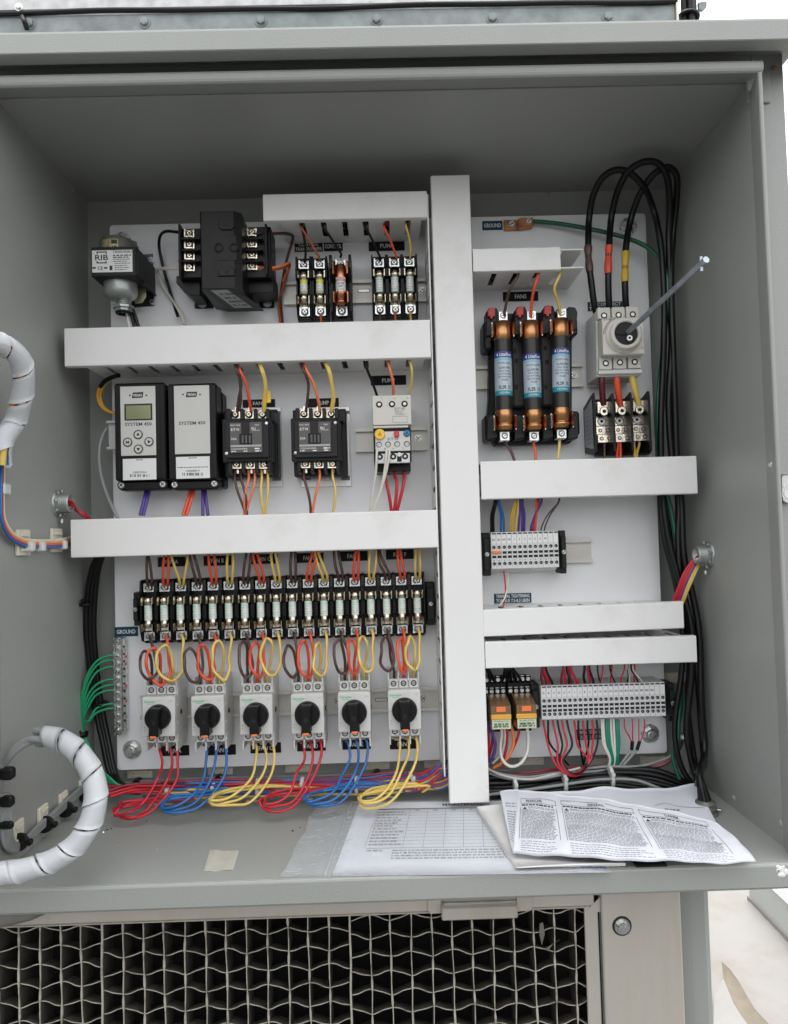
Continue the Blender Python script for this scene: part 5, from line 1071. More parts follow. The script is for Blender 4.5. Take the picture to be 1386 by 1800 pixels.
# thick bundles lying inside the ducts: seen through the slots
def inner(x0, x1, z, cols, lab, up=False):
    T = thing('wire_bundle', lab, 'wire bundle', (x0+x1)/2, z, 40, 'wire bundles inside the ducts')
    for i, c in enumerate(cols):
        pts = []; n = 9; rr = random.Random(i*7+int(abs(z)))
        for k_ in range(n+1):
            t = x0+(x1-x0)*k_/n; o = rr.uniform(-9, 9); q = 12+i*(58/len(cols))+rr.uniform(-4, 4)
            pts.append((z+o, t, q) if up else (t, z+o, q))
        part('wire', MB().tube(spline(pts, 4), 4.6, 6), 'w_'+c, T)
for D_, z_, c_ in ((D1, 0, ('black','brown','redor','black')), (D2, 0, ('black','brown','black','dkred','blue','black')), (D3, 0, ('black','brown','black','yellow','black')), (D4, 0, ('black','brown','black')), (D5, 0, ('black','blue','black','brown')), (D6, 0, ('black','maroon','black','black')), (D7, 0, ('black','maroon','black','black'))):
    bb = [c for c in D_.children if c.name.startswith('duct_cover')][0]; xs = [v.co.x*1000+ORG[D_][0] for v in bb.data.vertices]; inner(min(xs)+25, max(xs)-25, ORG[D_][2], c_, 'dark wires inside the '+ORD[D_]+', seen through its slots')
inner(20, 780, (VX0+VX1)/2, ('black','brown','black','blue','black'), 'dark wires running up inside the tall upright duct', up=True)
# --- row of fuses: two wires per pole going up into the middle duct
xl3 = [262.5,290.5,318.8,347.5,375.5,403.5,431.5,459.3,487,515,543,570.5,597.8,625,652.5,680,706.8,734]
TOPX = [(259,260),(289,296),(300,331),(333,340),(366,376),(400,410),(433,441),(444,452),(476,484),(512,519),(549,556),(554,560),(587,595),(625,630),(650,662),(663,668),(699,704),(731,738)]
FN = 'ABCDEF'
for i, px in enumerate(xl3):
    col = ('brown', 'redor', 'yellow')[i % 3]; nm = {'brown': 'brown', 'redor': 'orange-red', 'yellow': 'yellow'}[col]; ty = 1034-i*.75
    for j in (0, 1):
        ex = px+(-3.5, 5)[j]; tx = TOPX[i][j]
        W_('%s wire, %s of two entering the %s fan %s fuse' % (nm, ('left', 'right')[j], POS[i % 3], FN[i//3]), col, [(tx, 955, 50), (tx+.5, 972, 55), (tx+(ex-tx)*.45+(.8 if j else -.8), 992, 58), (ex, ty-14, 50), (ex-(.5 if j else -1.5), ty-4, 40)], 2.0, 'wires from the middle duct to the fuse row')
# --- looped wires between fuses and breakers:  xl, xr, ytop, ybot, terminal x, y
RJ2 = random.Random(5)
LO = {'A': [(246.5,276,1143,1194,266,1203),(259,298.5,1138,1203,283.5,1203),(275.5,321,1136,1199,300.5,1203)],
      'B': [(323.8,358.5,1138,1197,352.5,1203),(347,378.5,1132,1195,369.5,1203),(373,405,1127,1195,386.5,1203)],
      'C': [(420,445.5,1127,1191,436,1199),(441.5,466,1128,1190,453,1199),(459,494,1120,1187,470.5,1199)],
      'D': [(500,527,1133,1191,525,1195),(523,552.5,1128,1190,542,1195),(551.5,576,1130,1188,559,1195)],
      'E': [(588,614,1124,1184,606.5,1192),(611.5,633,1126,1184,623.5,1192),(631,657.5,1119,1180,640.5,1192)],
      'F': [(669.5,693.5,1120,1181,693,1188),(700,716.5,1122,1181,710,1188),(714,740,1121,1180,727.5,1188)]}
for f in range(6):
    for c in range(3):
        i = f*3+c; xl, xr, yt, yb, tx, ty = LO[FN[f]][c]; s = xl3[i]; ym = (yt+yb)/2; w_ = xr-xl; y0 = 1118-i*.78
        col = ('brown', 'redor', 'yellow')[c]; nm = ('brown', 'orange-red', 'yellow')[c]
        pts = [(s+1, y0, 40), (s+4, y0+10, 50), (xr-w_*.06, ym-6, 62), (xr-w_*.02, ym+12, 70), (xr-w_*.28, yb-1, 76), (xl+w_*.42, yb-2, 80), (xl+w_*.08, ym+14, 82), (xl, ym-6, 82), (xl+w_*.1, yt+7, 78), (xl+w_*.32, yt, 72), (xl+w_*.56, yt+10, 66), ((xl+w_*.66+tx)/2, ym+8, 60), (tx, ty-8, 52), (tx, ty+4, 46)]
        pts = [p if i_ < 2 or i_ > 11 else (p[0]+RJ2.uniform(-2.0, 2.0), p[1]+RJ2.uniform(-2.4, 2.4), p[2]+RJ2.uniform(-5, 5)) for i_, p in enumerate(pts)]
        W_('looped %s wire between the fuse row and the fan %s breaker' % (nm, FN[f]), col, pts, 2.05, 'looped wires above the motor breakers', seg=7)
# --- wires leaving the breakers, sweeping into the floor bundle
RJ = random.Random(77)
SW = {'A': ('red', [(281,1316),(299.5,1314),(312,1312)], 199, 1424), 'B': ('blue', [(364,1311),(381,1309),(396,1307)], 283, 1412), 'C': ('yellow', [(451,1308),(464,1306),(479.5,1304)], 369, 1402),
      'D': ('red', [(533,1304),(547,1301),(564,1299)], 458, 1409), 'E': ('blue', [(611.5,1302),(628,1299),(645,1297)], 535, 1402), 'F': ('yellow', [(703,1299),(718,1296),(732,1293)], 632, 1402)}
for f in range(6):
    L_ = FN[f]; col, tt, tx, ty = SW[L_]; gx, gz = GVX[L_]
    for j, (a, b) in enumerate(tt):
        o = (j-1); w_ = a-tx; fl = (2-j)
        pts = [('w', gx-14+j*14, gz-47, 44), (a, b+3, 56), (a+2-j*1.0, b+28, 66), (a-4-(2-j)*2, b+58, 84), (tx+w_*.62, ty-12+j*9, 104), (tx+w_*.32, ty+4+j*6, 116), (tx+w_*.08, ty+6+j*4, 116), (tx-1+fl*4, ty-2+j*1.5, 104), (tx+w_*.22, ty-12+j*2, 84), (tx+w_*.66, ty-19+j*2, 74), (tx+w_*1.2, ty-24+j*2, 64), (min(tx+190+f*2, 740), 1382-(tx+190)*.004+j*3+(f % 3)*3, 52)]
        if f < 5: pts += [(742, 1372+(f+j) % 5*3, 50), (772, 1350+(f*3+j) % 6*4, 50), (812, 1326+(f*3+j) % 6*3, 46)]
        else: pts += [(772, 1356+j*4, 50), (812, 1332+j*4, 46)]
        pts = [p if (i_ in (0, 1) or p[0] == 'w') else (p[0]+RJ.uniform(-4.5, 4.5), p[1]+RJ.uniform(-3.2, 3.2), p[2]+RJ.uniform(-5, 5)) for i_, p in enumerate(pts)]
        W_('%s wire, %s of three sweeping from the fan %s breaker' % (col, POS[j], L_), col, pts, 1.85, 'wires sweeping from the breakers to the floor', seg=7)
# further wires of the floor bundle
rb = random.Random(11)
_ct = {}
for i, (col, y0) in enumerate((('red',1388),('red',1392),('maroon',1382),('blue',1391),('blue',1394),('blue',1399),('yellow',1397),('yellow',1402),('purple',1384),('blue',1387),('maroon',1378),('yellow',1391),('red',1396),('blue',1402),('red',1385),('yellow',1406),('blue',1380))):
    x0 = 186+rb.uniform(0, 10) if i < 3 or col == 'red' else 250+rb.uniform(0, 90); k_ = rb.uniform(-2, 2)
    pts = [(x0, y0+8 if i < 3 else y0-2, 70 if i < 3 else 50), (x0+40, y0-3, 62), (400, y0-6+k_, 52), (520, y0-8-k_, 48), (640, y0-13+k_, 46), (720, y0-21, 44), (770, 1346+i*2.6, 46), (815, 1322+i*2.6, 44)]
    _ct[col] = _ct.get(col, -1)+1
    W_('%s %s wire running lengthwise in the floor bundle' % (('first','second','third','fourth','fifth','sixth')[_ct[col]], {'maroon':'dark red'}.get(col, col)), col, pts, 2.0, 'wires in the bundle along the floor')
for i, y0 in enumerate((1372, 1376.5, 1381, 1368)):
    W_('grey cable along the back wall foot, %s of four' % ('lowest','second','third','topmost')[i], 'grey', [(215, y0+8, -18), (330, y0+1, -14), (480, y0-3, -16), (620, y0-6, -14), (760, y0-10, -14), (900, y0-14, -14)], 2.7, 'grey cables along the back of the floor')
# ties
def tie(px, py, d, r, lab, mat='tie', ax=(1, 0, 0), h=2.4, grp='cable ties'):
    x, z = U(px, py, d); T = thing('cable_tie', lab, 'cable tie', x, z, d, grp)
    part('band', MB().lathe((x, z, d), ax, [(-h, r-1), (-h, r), (h, r), (h, r-1)], 20), mat, T); part('head', MB().bc(x, z+r*.5, 5, 5, d+r*.8, d+r*.8+5, .6), mat, T)
for i, (a, b) in enumerate(((298,1392),(377,1388),(454,1384),(532,1382),(627,1380))): tie(a, b, 52, 12.5, 'clear cable tie round the floor bundle below fan %s' % 'ABCDE'[i])
tie(727, 1371, 46, 13, 'clear cable tie round the rising bundle at the foot of fan F', ax=(1, .4, 0))
def tie_mount(px, py, lab, w_=19, h_=11, d=-30, tie_=False):
    x, z = U(px, py, d+6); T = thing('tie_mount', lab, 'cable tie mount', x, z, d, 'nylon tie mounts')
    P = [(x-w_, z-h_/2), (x+w_, z-h_/2), (x+w_, z+h_/2), (x-w_, z+h_/2)]
    part('base', MB().prism(P, d+.2, d+4, 0, .8), 'ivoryclip', T)
    for s_ in (-1, 1): part('bridge', MB().prism([(x+s_*w_*.15, z-h_*.4), (x+s_*w_*.7, z+h_*.1), (x+s_*w_*.75, z+h_*.35), (x+s_*w_*.1, z-h_*.05)], d+4, d+7), 'ivoryclip', T)
    if tie_: part('black_tie', MB().box(x-5, x+4, z-h_/2-17, z-h_/2+2, d+4, d+22, 1.5), 'black', T)
for i, (a, b, t_) in enumerate(((245,1362,True),(387,1356,True),(523,1352,False),(663,1347,True),(768,1344,False))): tie_mount(a, b, 'ivory tie mount on the back wall under the panel, %s from the left' % ('first','second','third','fourth','fifth')[i], tie_=t_)
for i, (a, b) in enumerate(((935,1339),(1053,1340),(1149,1337))): tie_mount(a, b, 'ivory tie mount under the long terminal strip, %s of three' % ('left','middle','right')[i])
tie_mount(1183, 1192, 'ivory tie mount beside the right end bracket of the long strip', 12, 16)
for i, (a, b, c_, e) in enumerate(((272,1415,302,1416),(356,1411,390,1411),(433,1409,460,1409),(645,1403,700,1401),(516,1406,550,1406))):
    x0, z0, d0 = floorp(a, b); x1, z1, d1 = floorp(c_, e); single('metal_clip', MB().box(x0, x1, -39.8, -38.6, d0-2, d0+2, .2), 'white', 'thin white strip on the cabinet floor by the bundle, %s from the left' % ('first','second','third','fifth','fourth')[i], 'strip', 'thin white strips on the floor')
x0, z0, d0 = floorp(1058, 1387); single('metal_clip', MB().box(x0, x0+34, -10, -8.6, d0-2, d0+1, .2), 'white', 'thin white strip over the black cables right of the upright duct', 'strip', 'thin white strips on the floor')
# --- green ground wires at the left
for i, y in enumerate((1153, 1161, 1173, 1195, 1205, 1214, 1238, 1246)):
    y2 = 1288; xo = 140+i*1.5
    W_('green wire, %s of eight from the ground bar' % ('first','second','third','fourth','fifth','sixth','seventh','eighth')[i], 'green', [('w', U(203,y,10)[0], U(203,y,10)[1], 10), (192, y-.5, 12), (172-i*.5, y+8, 16), (152+i*.6, y+38 if i < 3 else min(y+30, 1268), 18), (xo, max(1262, y+20) if i < 6 else 1268, 16), (142+i*.8, y2, 12), (160+i*1.2, 1332, 24), (192, 1366+i*1.0, 40), (215+i*3, 1384+i*.4, 46), (258+i*2, 1389, 44)], 1.7, 'green ground wires at the left')
tie(144, 1290, 12, 9, 'black tie gathering the green ground wires', 'black', (.15, 1, 0), 3)
# --- black cables down the left of the panel
for i, (dx, c) in enumerate(((0, 'black'), (7, 'black'), (13, 'black'))):
    W_('thick black cable, %s of three going down left of the panel' % POS[i], c, [(182+dx*.6, 962, 40), (166+dx*.8, 990, 26), (156+dx, 1030, 14), (152+dx, 1100, 6), (157+dx*.9, 1160, 2), (165+dx*.9, 1230, 2), (180+dx*.8, 1300, 6), (194+dx*.8, 1362, 20), (206+dx, 1382, 40), (235+dx, 1392, 46)], 4.2, 'thick black cables left of the panel', n=10)
tie(152, 1062, 10, 12, 'black tie round the thick black cables left of the fuse row', 'black', (0, 1, 0), 2)
tie(178, 1236, 6, 11, 'black tie round the thick black cables beside the ground bar', 'black', (.2, 1, 0), 2)
# --- upper left
W_('black wire looping from the control transformer to the second duct', 'black', [(330,409,70),(312,408,60),(291,407,40),(282,415,26),(280,432,16),(286,465,10),(297,505,8),(308,540,10),(313,556,16)], 2.2, None)
for j in (0, 1): W_('pale wire, %s of two hooked under the lowest left transformer terminal' % ('upper','lower')[j], 'white', [(333,466+j*4,70),(318,468+j*4,60),(290,471+j*2,40),(277,474+j,26),(277+j*3,483,16),(290,508,10),(305,530,12),(318+j*3,553,30),(324+j*2,570,45)], 1.9)
W_('brown wire from the upper right transformer terminal down to the second duct', 'brown', [(450,411,70),(470,411,62),(505,411,44),(515,415,38),(514,424,30),(505,455,20),(498,490,14),(494,525,12),(497,566,30)], 2.1)
W_('short orange-red jumper from the lowest right transformer terminal', 'salmon', [(452,469,68),(470,471,62),(495,468,48),(508,463,36),(510,468,28),(503,482,22),(497,495,16)], 2.0)
W_('orange-brown wire following the brown one down to the second duct', 'dorange', [(452,473,66),(474,474,60),(500,470,40),(509,466,30),(504,484,20),(498,505,14),(491,535,12),(493,566,30)], 2.0)
for j, (c, a) in enumerate((('white',221),('black',227),('black',231))): W_('%s lead leaving the small transformer for the second duct%s' % (c, ('', ', left one', ', right one')[j]), c, [('w', xb+4+(j-1)*3, ZN, 52), (a, 540, 52), (a+3+j*2, 556, 48), (a+7+j*3, 575, 46)], 2.1+(j > 0)*.4)
# wires of the top fuse blocks
def up(lab, c, x0, y0, x1, y1, r=1.7, d0=72, d1=42, bend=3, tail=6): 
    return W_(lab, c, [(x0-2, y0-12, 64), (x0, y0-2, d0), ((x0*2+x1)/3+bend, (y0*2+y1)/3, (d0*2+d1)/3), ((x0+x1*2)/3+bend, (y0+y1*2)/3, (d0+d1*2)/3), (x1, y1-tail, d1+3), (x1-1, y1, d1-4)], r, 'wires from the top duct to the fuses')
up('black wire from the top duct to the left control transformer fuse', 'black', 530, 398, 537, 463); up('orange wire from the top duct to the second control transformer fuse', 'dorange', 529, 400, 562, 460)
up('black wire from the top duct to the copper-capped control fuse', 'black', 568, 400, 600, 452); up('black wire from the top duct to the left pump fuse', 'black', 641, 398, 669, 460); up('orange wire from the top duct to the middle pump fuse', 'redor', 677, 405, 697, 458); up('yellow wire from the top duct to the right pump fuse', 'yellow', 714, 400, 722, 456)
for c, a in (('dorange', 563), ('dorange', 694), ('gold', 721), ('brown', 667)): W_('short %s wire tail below the top fuses%s' % ({'dorange': 'orange', 'gold': 'yellow'}.get(c, c), {563: ' at the control pair', 694: ' at the middle pump pole', 721: ' at the right pump pole', 667: ' at the left pump pole'}[a]), c, [(a, 545, 36), (a+1, 556, 40), (a+3, 572, 46)], 1.7)
# --- contactor wires
def down(lab, c, P, r=1.9): return W_(lab, c, P, r, 'contactor wires')
for nm, ox, cols in (('left', 0, 1), ('right', 121, 0)):
    for j in range(1+(nm == 'left')):
        down('%sbrown wire from the second duct to the %s contactor' % ('left ' if j == 0 else 'right ', nm), 'brown', [(412+ox*.98+j*4, 636, 76), (416+ox*.98+j*4, 652, 82), (424+ox*.96+(ox > 0)*2-j*2, 672, 76), (420+ox+j*4, 700, 68), (417+ox+j*4, 722, 60)])
    down('orange-red wire from the second duct to the %s contactor' % nm, 'redor' if ox == 0 else 'salmon', [(417+ox*.97, 638, 74), (424+ox*.97, 655, 82), (432+ox*.98, 672, 78), (438+ox, 700, 70), (442+ox, 724, 60)], 2.1)
    for j in (0, 1): down('yellow wire, %s of two from the second duct to the %s contactor' % (('left', 'right')[j], nm), 'yellow', [(454+ox*.96+j*2, 636, 76), (460+ox*.97+j*3, 652, 84), (466+ox*.98+j*2-(ox > 0)*2, 674, 78), (464+ox+j*3, 700, 68), (463+ox+j*3-(ox > 0)*3, 724, 60)])
for ox, oy, nm in ((0, 0, 'left'), (121, -3, 'right')):
    two = ox == 0
    for c, a, e in (('brown', 413, 433), ('salmon', 437, 430), ('yellow', 460, 464)):
        for j in range(2 if two else 1):
            q = a+ox+(j*11 if two else (0, 4, 4)[('brown', 'salmon', 'yellow').index(c)]); ex = e+ox+j*1.5+(-7 if not two and c == 'brown' else (0 if two else (-2, -2, 0)[('brown', 'salmon', 'yellow').index(c)]))
            bow = -4 if j == 0 and two else 4
            if not two: bow = (3, 1, 8)[('brown', 'salmon', 'yellow').index(c)]
            down('%s wire%s below the %s contactor' % ({'salmon': 'orange-red'}.get(c, c), (', left of two,', ', right of two,')[j] if two else '', nm), c, [(q, 826+oy, 52), (q+.5, 842+oy, 60), (q+(ex-q)*.35+bow*.6, 862+oy, 64), (q+(ex-q)*.75+bow*.5, 885+oy, 62), (ex, 906, 58)])
# overload relay
W_('black wire from the second duct to the overload relay', 'black', [(642,634,74),(646,650,72),(655,672,60),(664,698,44)], 1.9, 'overload relay wires'); W_('orange wire from the second duct to the overload relay', 'salmon', [(681,634,74),(686,650,80),(691,672,72),(692,698,50)], 2.1, 'overload relay wires'); W_('yellow wire from the second duct to the overload relay', 'yellow', [(719,632,74),(724,648,80),(724,670,70),(718,698,50)], 1.8, 'overload relay wires')
for j, (a, e) in enumerate(((663, 651), (680, 652), (685, 655))): W_('white wire, %s of three under the overload relay' % POS[j], 'white', [(a, 790, 84), (a-.5, 800, 88), (a-2-j*2, 830, 84), (a-8-j*4, 865, 74), (e, 905, 60)], 1.7, 'white wires under the overload relay')
for j, (a, e) in enumerate(((675, 689), (691, 692), (710, 697))): W_('red wire, %s of three under the overload relay' % POS[j], 'red', [(a, 815, 50), (a+1+(j == 1)*1, 832, 56), (a+(5, 7, 0)[j], 850, 62), (e+(-3, 4, 6)[j], 880, 62), (e, 906, 58)], 2.3, 'red wires under the overload relay')
# controllers
for j in (0, 1): W_('yellow wire, %s of two hooked into the display controller' % ('outer','inner')[j], 'gold' if 0 else 'yel2', [(196+j*3, 664, 34), (180+j*5, 675, 26), (172+j*5, 692, 20), (177+j*4, 712, 18), (190+j*2, 723, 18), (206, 727, 16)], 2.2)
W_('black wire covering the top of the yellow pair left of the controllers', 'black', [(209,660,50),(196,664,38),(184,671,30),(177,680,24)], 3.4)
W_('grey cable bowing out left of the display controller', 'grey2w', [(204,748,12),(190,752,14),(178,775,18),(175,810,20),(182,850,20),(195,885,26),(208,912,40)], 2.6)
for c, a, b_, e, f_, nm in (('purple',257,861,247,906,'left purple'),('purple',262,861,252,906,'right purple'),('redor',335,860,322,906,'left orange-red'),('redor',341,860,328,906,'right orange-red'),('purple',357,860,357,906,'short left purple'),('purple',361,860,366,906,'short right purple')): W_('%s wire under the controllers going down to the middle duct' % nm, c, [(a, b_-8, 30), (a, b_+2, 34), ((a*2+e)/3, b_+18, 40), (e, f_, 46)], 2.4 if c != 'purple' or a > 300 else 2.8)
# ================================================================== right half
W_('green ground cable from the copper lug across to the right side and down', 'dkgreen', [(936,389,8),(980,393,12),(1029,401,16),(1071,410,20),(1103,419,24),(1137,434,32),(1164,461,44),(1173,488,50),(1173,530,50),(1167,600,46),(1158,690,44),(1157,760,44),(1164,840,44),(1178,890,44),(1190,960,46),(1196,1040,48),(1200,1150,50),(1195,1230,50),(1190,1330,52)], 3.3, None, n=10)
GX, GZ, GD = floorp(1254, 1438); GE = lambda k_: ('w', GX-3+(k_-2)*2.6, -26, GD-14+(k_ % 2)*4)
def thick(lab, P, tape, tname):
    T = thing('power_cable', lab, 'cable', *U(P[0][0], P[0][1], P[0][2]), P[0][2], 'thick black supply cables'); part('insulation', MB().tube(path(P, 7), 4.7, 12), 'w_black', T)
    i0 = 1; q = [Vector(p) for p in path(P[:5], 7)]; q = [p for p in q if tape[0] <= (p-q[0]).length <= tape[1]]
    part('tape_band', MB().tube(q, 5.3, 12, rf=lambda t: 1+.12*math.sin(t*9)), tname, T)
thick('thick black cable with a brown tape band, left of three', [(1052,556,40),(1047,545,46),(1039,490,52),(1034.5,450,50),(1034.5,420,48),(1036,383,44),(1044,341,60),(1061,311,74),(1083,299,82),(1105,303,82),(1130,326,74),(1147,363,46),(1159,412,48),(1165,468,50),(1168,540,50),(1166,640,50),(1162,740,48),(1164,850,46),(1172,930,48),(1190,1004,52),(1206,1060,56),(1217,1110,60),(1216,1180,62),(1208,1290,62),(1224,1365,66),('w', GX-6, 6, GD-22),GE(0)], (62, 102), 'tapebr')
thick('thick black cable with an orange-red tape band, middle of three', [(1077,556,40),(1072,541,46),(1069.5,481,52),(1070,450,50),(1071,432,50),(1075.7,378,46),(1088,331,68),(1107,299,88),(1134,284.5,98),(1157,287,98),(1171,306,90),(1178,358,64),(1176,419,50),(1178,500,50),(1181,600,50),(1176,710,48),(1181,800,46),(1193,884,46),(1192,950,48),(1198,1030,52),(1212,1100,56),(1226,1180,60),(1233,1270,64),(1238,1340,68),('w', GX-6, 6, GD-22),GE(1)], (60, 105), 'taper')
thick('thick black cable with a yellow tape band, right of three', [(1104,556,40),(1101,541,46),(1099,500,52),(1099,470,52),(1101,432,50),(1110,383,46),(1127,338,64),(1152,304,82),(1174,294,88),(1188.5,306,82),(1190,346,60),(1184,407,46),(1180,480,50),(1183,600,52),(1187,710,50),(1190,800,48),(1198,884,48),(1203,980,52),(1220,1055,56),(1229,1110,60),(1233,1227,66),(1239,1322,70),('w', GX-6, 6, GD-22),GE(2)], (48, 92), 'tapey')
W_('thinner black cable going down beside the green one at the right', 'black', [(1168,620,40),(1163,740,40),(1160,860,40),(1168,950,42),(1186,1020,46),(1199,1100,50),(1199,1176,52),(1186,1290,54),(1201,1354,60),(1222,1382,66),('w', GX-6, 6, GD-22),GE(3)], 4.0, None, n=10)
W_('black cable hugging the panel edge at the lower right', 'black', [(1176,884,36),(1188,980,40),(1200,1060,44),(1212,1130,50),(1210,1250,56),(1222,1340,60),('w', GX-6, 6, GD-22),GE(4)], 4.0, None, n=10)
x, z, d = floorp(1254, 1438); T = thing('cable_gland', 'grey ribbed cable gland in the cabinet floor at the right rear corner', 'cable gland', x, -40, d)
part('gland', MB().lathe((x-3, -39.9, d-14), (0, 1, 0), [(0, 15), (2.5, 15), (3, 12.5), (6, 12.5), (6.4, 13.2), (9, 13.2), (9.4, 12.2), (13, 12.2), (13.5, 12.8), (16, 12.8), (16.5, 10), (18, 10)], 22), 'bell', T); part('set_screw', MB().cyl((x+9, -34, d-12), (x+14, -34, d-8), 2.4, 10), 'zinc', T)
# large fuses, switch and distribution block
for j, (c, a, b_, e, f_) in enumerate((('brown',909,486,887,556),('redor',945,487,934,556),('yellow',983,485,985,552))):
    W_('%s wire from the short right duct down to the %s large fuse' % ({'redor': 'orange-red'}.get(c, c), POS[j]), c, [(a+4, b_-10, 66), (a, b_+2, 82), (a-(12, 6, 8)[j], b_+22, 80), (e+(4, 1, -4)[j], b_+44, 68), (e, f_-4, 60), (e, f_+4, 56)], 2.1, 'wires feeding the large fuses')
    q = ((888, 776, 905, 806), (938, 776, 942, 806), (984, 770, 981, 803))[j]; W_('%s wire from the bottom of the %s large fuse to the duct below' % ({'redor': 'orange-red'}.get(c, c), POS[j]), c, [(q[0], q[1]-6, 44), (q[0], q[1]+2, 48), ((q[0]+q[2])/2+1, (q[1]+q[3])/2, 54), (q[2], q[3]+4, 56)], 2.1, 'wires leaving the large fuses')
for j, (c, P) in enumerate((('dkred', [(1057,650,46),(1058,665,52),(1059,690,48),(1061,712,42)]), ('redor', [(1081,648,48),(1084,664,54),(1087,690,50),(1091,714,42)]), ('yellow', [(1109,646,48),(1111,660,54),(1116,684,50),(1123,712,42)]))): W_('thick %s cable between the disconnect switch and the distribution block' % {'dkred': 'brown', 'redor': 'orange-red'}.get(c, c), c, P, 4.6, 'short thick cables under the switch', n=12)
for c, a, e, nm in (('brown',1063,1063,'brown'),('redor',1087,1085,'left orange-red'),('redor',1091,1091,'right orange-red'),('gold',1115,1116,'left yellow'),('gold',1124,1120,'right yellow')): W_('%s wire under the distribution block going into the duct' % nm, c, [(a, 770, 36), (a, 782, 38), (e, 796, 44), (e, 812, 50)], 2.0)
# short terminal strip
for c, a, e, nm in (('black',871,864,'left black'),('black',874,868,'right black'),('blue',877,881,'left blue'),('blue',879,886,'right blue'),('gold',907,898,'left dull yellow'),('gold',911,902,'middle dull yellow'),('yellow',913,907,'right yellow'),('purple',914,912,'left purple'),('purple',917,918,'middle purple'),('purple',920,922,'right purple'),('red',948,937,'red'),('redor',945,941,'orange-red'),('purple',953,934,'crossing purple'),('brown',983,952,'left thin brown'),('brown',984,958,'right thin brown')):
    th = 1.0 if 'thin' in nm else 1.7; W_('%s wire from the duct above down to the short terminal strip' % nm, c, [(a, 866, 56), (a-1, 882, 62), ((a+e*2)/3-(2 if c in ('black', 'gold') else -1), 905, 58), (e, 928, 48), (e, 942, 38)], th, 'wires above the short terminal strip')
W_('thin red wire from the short terminal strip down to the tilted duct', 'red', [(886,1004,34),(888,1020,38),(889,1045,40),(885,1068,48)], 1.1); W_('thin white wire from the short terminal strip down to the tilted duct', 'white', [(893,1004,34),(893,1025,38),(888,1050,44),(879,1064,60)], 1.1)
for c, o, nm in (('red',0,'leftmost red'),('red',3,'second red'),('red',6,'third red'),('purple',8,'purple'),('yellow',11,'left yellow'),('yellow',14,'right yellow')): W_('%s wire dropping from the right wall connector into the tilted duct' % nm, c, [('w', 437-o*.2, 291-o*.3, 58-o*.8+4), (1221+o*.6, 982+o*.4, 62), (1204+o*1.1, 1006+o*.5, 64), (1193+o*1.1, 1034+o*.3, 62), (1183+o*1.2, 1062, 56)], 2.3, 'wires from the right wall connector')
# long terminal strip, above and below
rc = random.Random(21)
for i, (a, e, c) in enumerate(((953,954,'maroon'),(954,961,'maroon'),(957,966,'red'),(960,972,'black'),(990,987,'maroon'),(991,994,'red'),(997,1001,'black'),(999,1007,'maroon'),(1003,1017,'red'),(1004,1019,'red'),(1028,1029,'black'),(1034,1038,'red'),(1036,1045,'black'),(1051,1058,'black'),(1060,1054,'red'),(1073,1083,'black'),(1076,1074,'red'),(1098,1092,'red'),(1104,1102,'black'),(1104,1107,'white'),(1110,1123,'black'),(1113,1132,'white'),(1116,1117,'red'))):
    thin = i > 12; cn = {'maroon': 'dark red'}.get(c, c); W_('%s wire above terminal %s of the long strip' % (('thin ' if thin else '')+cn, ('A left','A right','B','C','D','E','F','I','K left','K right','K','L','M','N left','N','G1 left','G1','H1','G2','G2 right','B1 left','B1','B1 right')[i]), c, [(a, 1162, 56), (a, 1176, 60), ((a+e)/2+rc.uniform(-2, 2), 1190, 54), (e, 1204, 42), (e, 1214, 34)], 1.2 if thin else 1.9, 'wires above the long terminal strip')
LW = [(955,'red'),(964,'black'),(972,'red'),(980,'black'),(988,'red'),(997,'black'),(1010,'red'),(1017,'black'),(1025,'red'),(1033,'black'),(1041,'red'),(1049,'black')]
for i, (a, c) in enumerate(LW):
    g = 0 if i < 6 else 1; r_ = c == 'red'
    if not r_ and i not in (5, 11, 3): P = [(a, 1266, 36), (a, 1282, 38), (a+2, 1305, 36), ((1000, 1026)[g], 1345, 30)]
    elif g == 0: P = [(a, 1266, 36), (a+3, 1282, 40), (a+9+i*0, 1310, 48), (975+i*3, 1340, 56), (992+i*2, 1358, 60), (1012+i, 1364-i, 58), (1030+i, 1350-i*2, 50), (1036+i, 1330, 40)]
    else: P = [(a, 1266, 36), (a+2, 1284, 40), (a+(6 if i < 9 else 1), 1310, 44), (1030+i*.8, 1338, 50), (1020+i*.6, 1352, 54), (1006+i, 1360, 56)]
    W_('%s wire under terminal %s of the long strip, drooping to the cables' % (c, 'ABCDEFIJKLMN'[i]), c, P, 1.5, 'wires under the long terminal strip')
for i, (a, c) in enumerate(((1058,'white'),(1061,'white'),(1066,'green2'),(1069,'green2'),(1074,'white'),(1079,'white'),(1084,'green2'),(1087,'green2'))):
    W_('%s wire of the green and white group, %s' % ({'green2': 'green'}.get(c, c), ('first','second','third','fourth','fifth','sixth','seventh','eighth')[i]), c, [(a, 1264, 36), (a+.5, 1280, 40), (a+3-(i > 4)*1, 1308, 42), (1072+i*2.0, 1334, 40), (1068+i*2.2, 1352, 34)], 2.0 if c == 'green2' else 1.4, 'green and white wires under the long strip')
for i, (a, e, c) in enumerate(((1098,1111,'red'),(1112,1113,'red'),(1123,1124,'red'),(1133,1126,'red'))): W_('thin red wire, %s of four, ending in a black sleeve' % ('first','second','third','fourth')[i], c, [(a, 1264, 36), (a+.5, 1280, 38), ((a+e)/2+2*(i == 0), 1295, 36), (e, 1305, 34)], .9, 'thin red wires with sleeves')
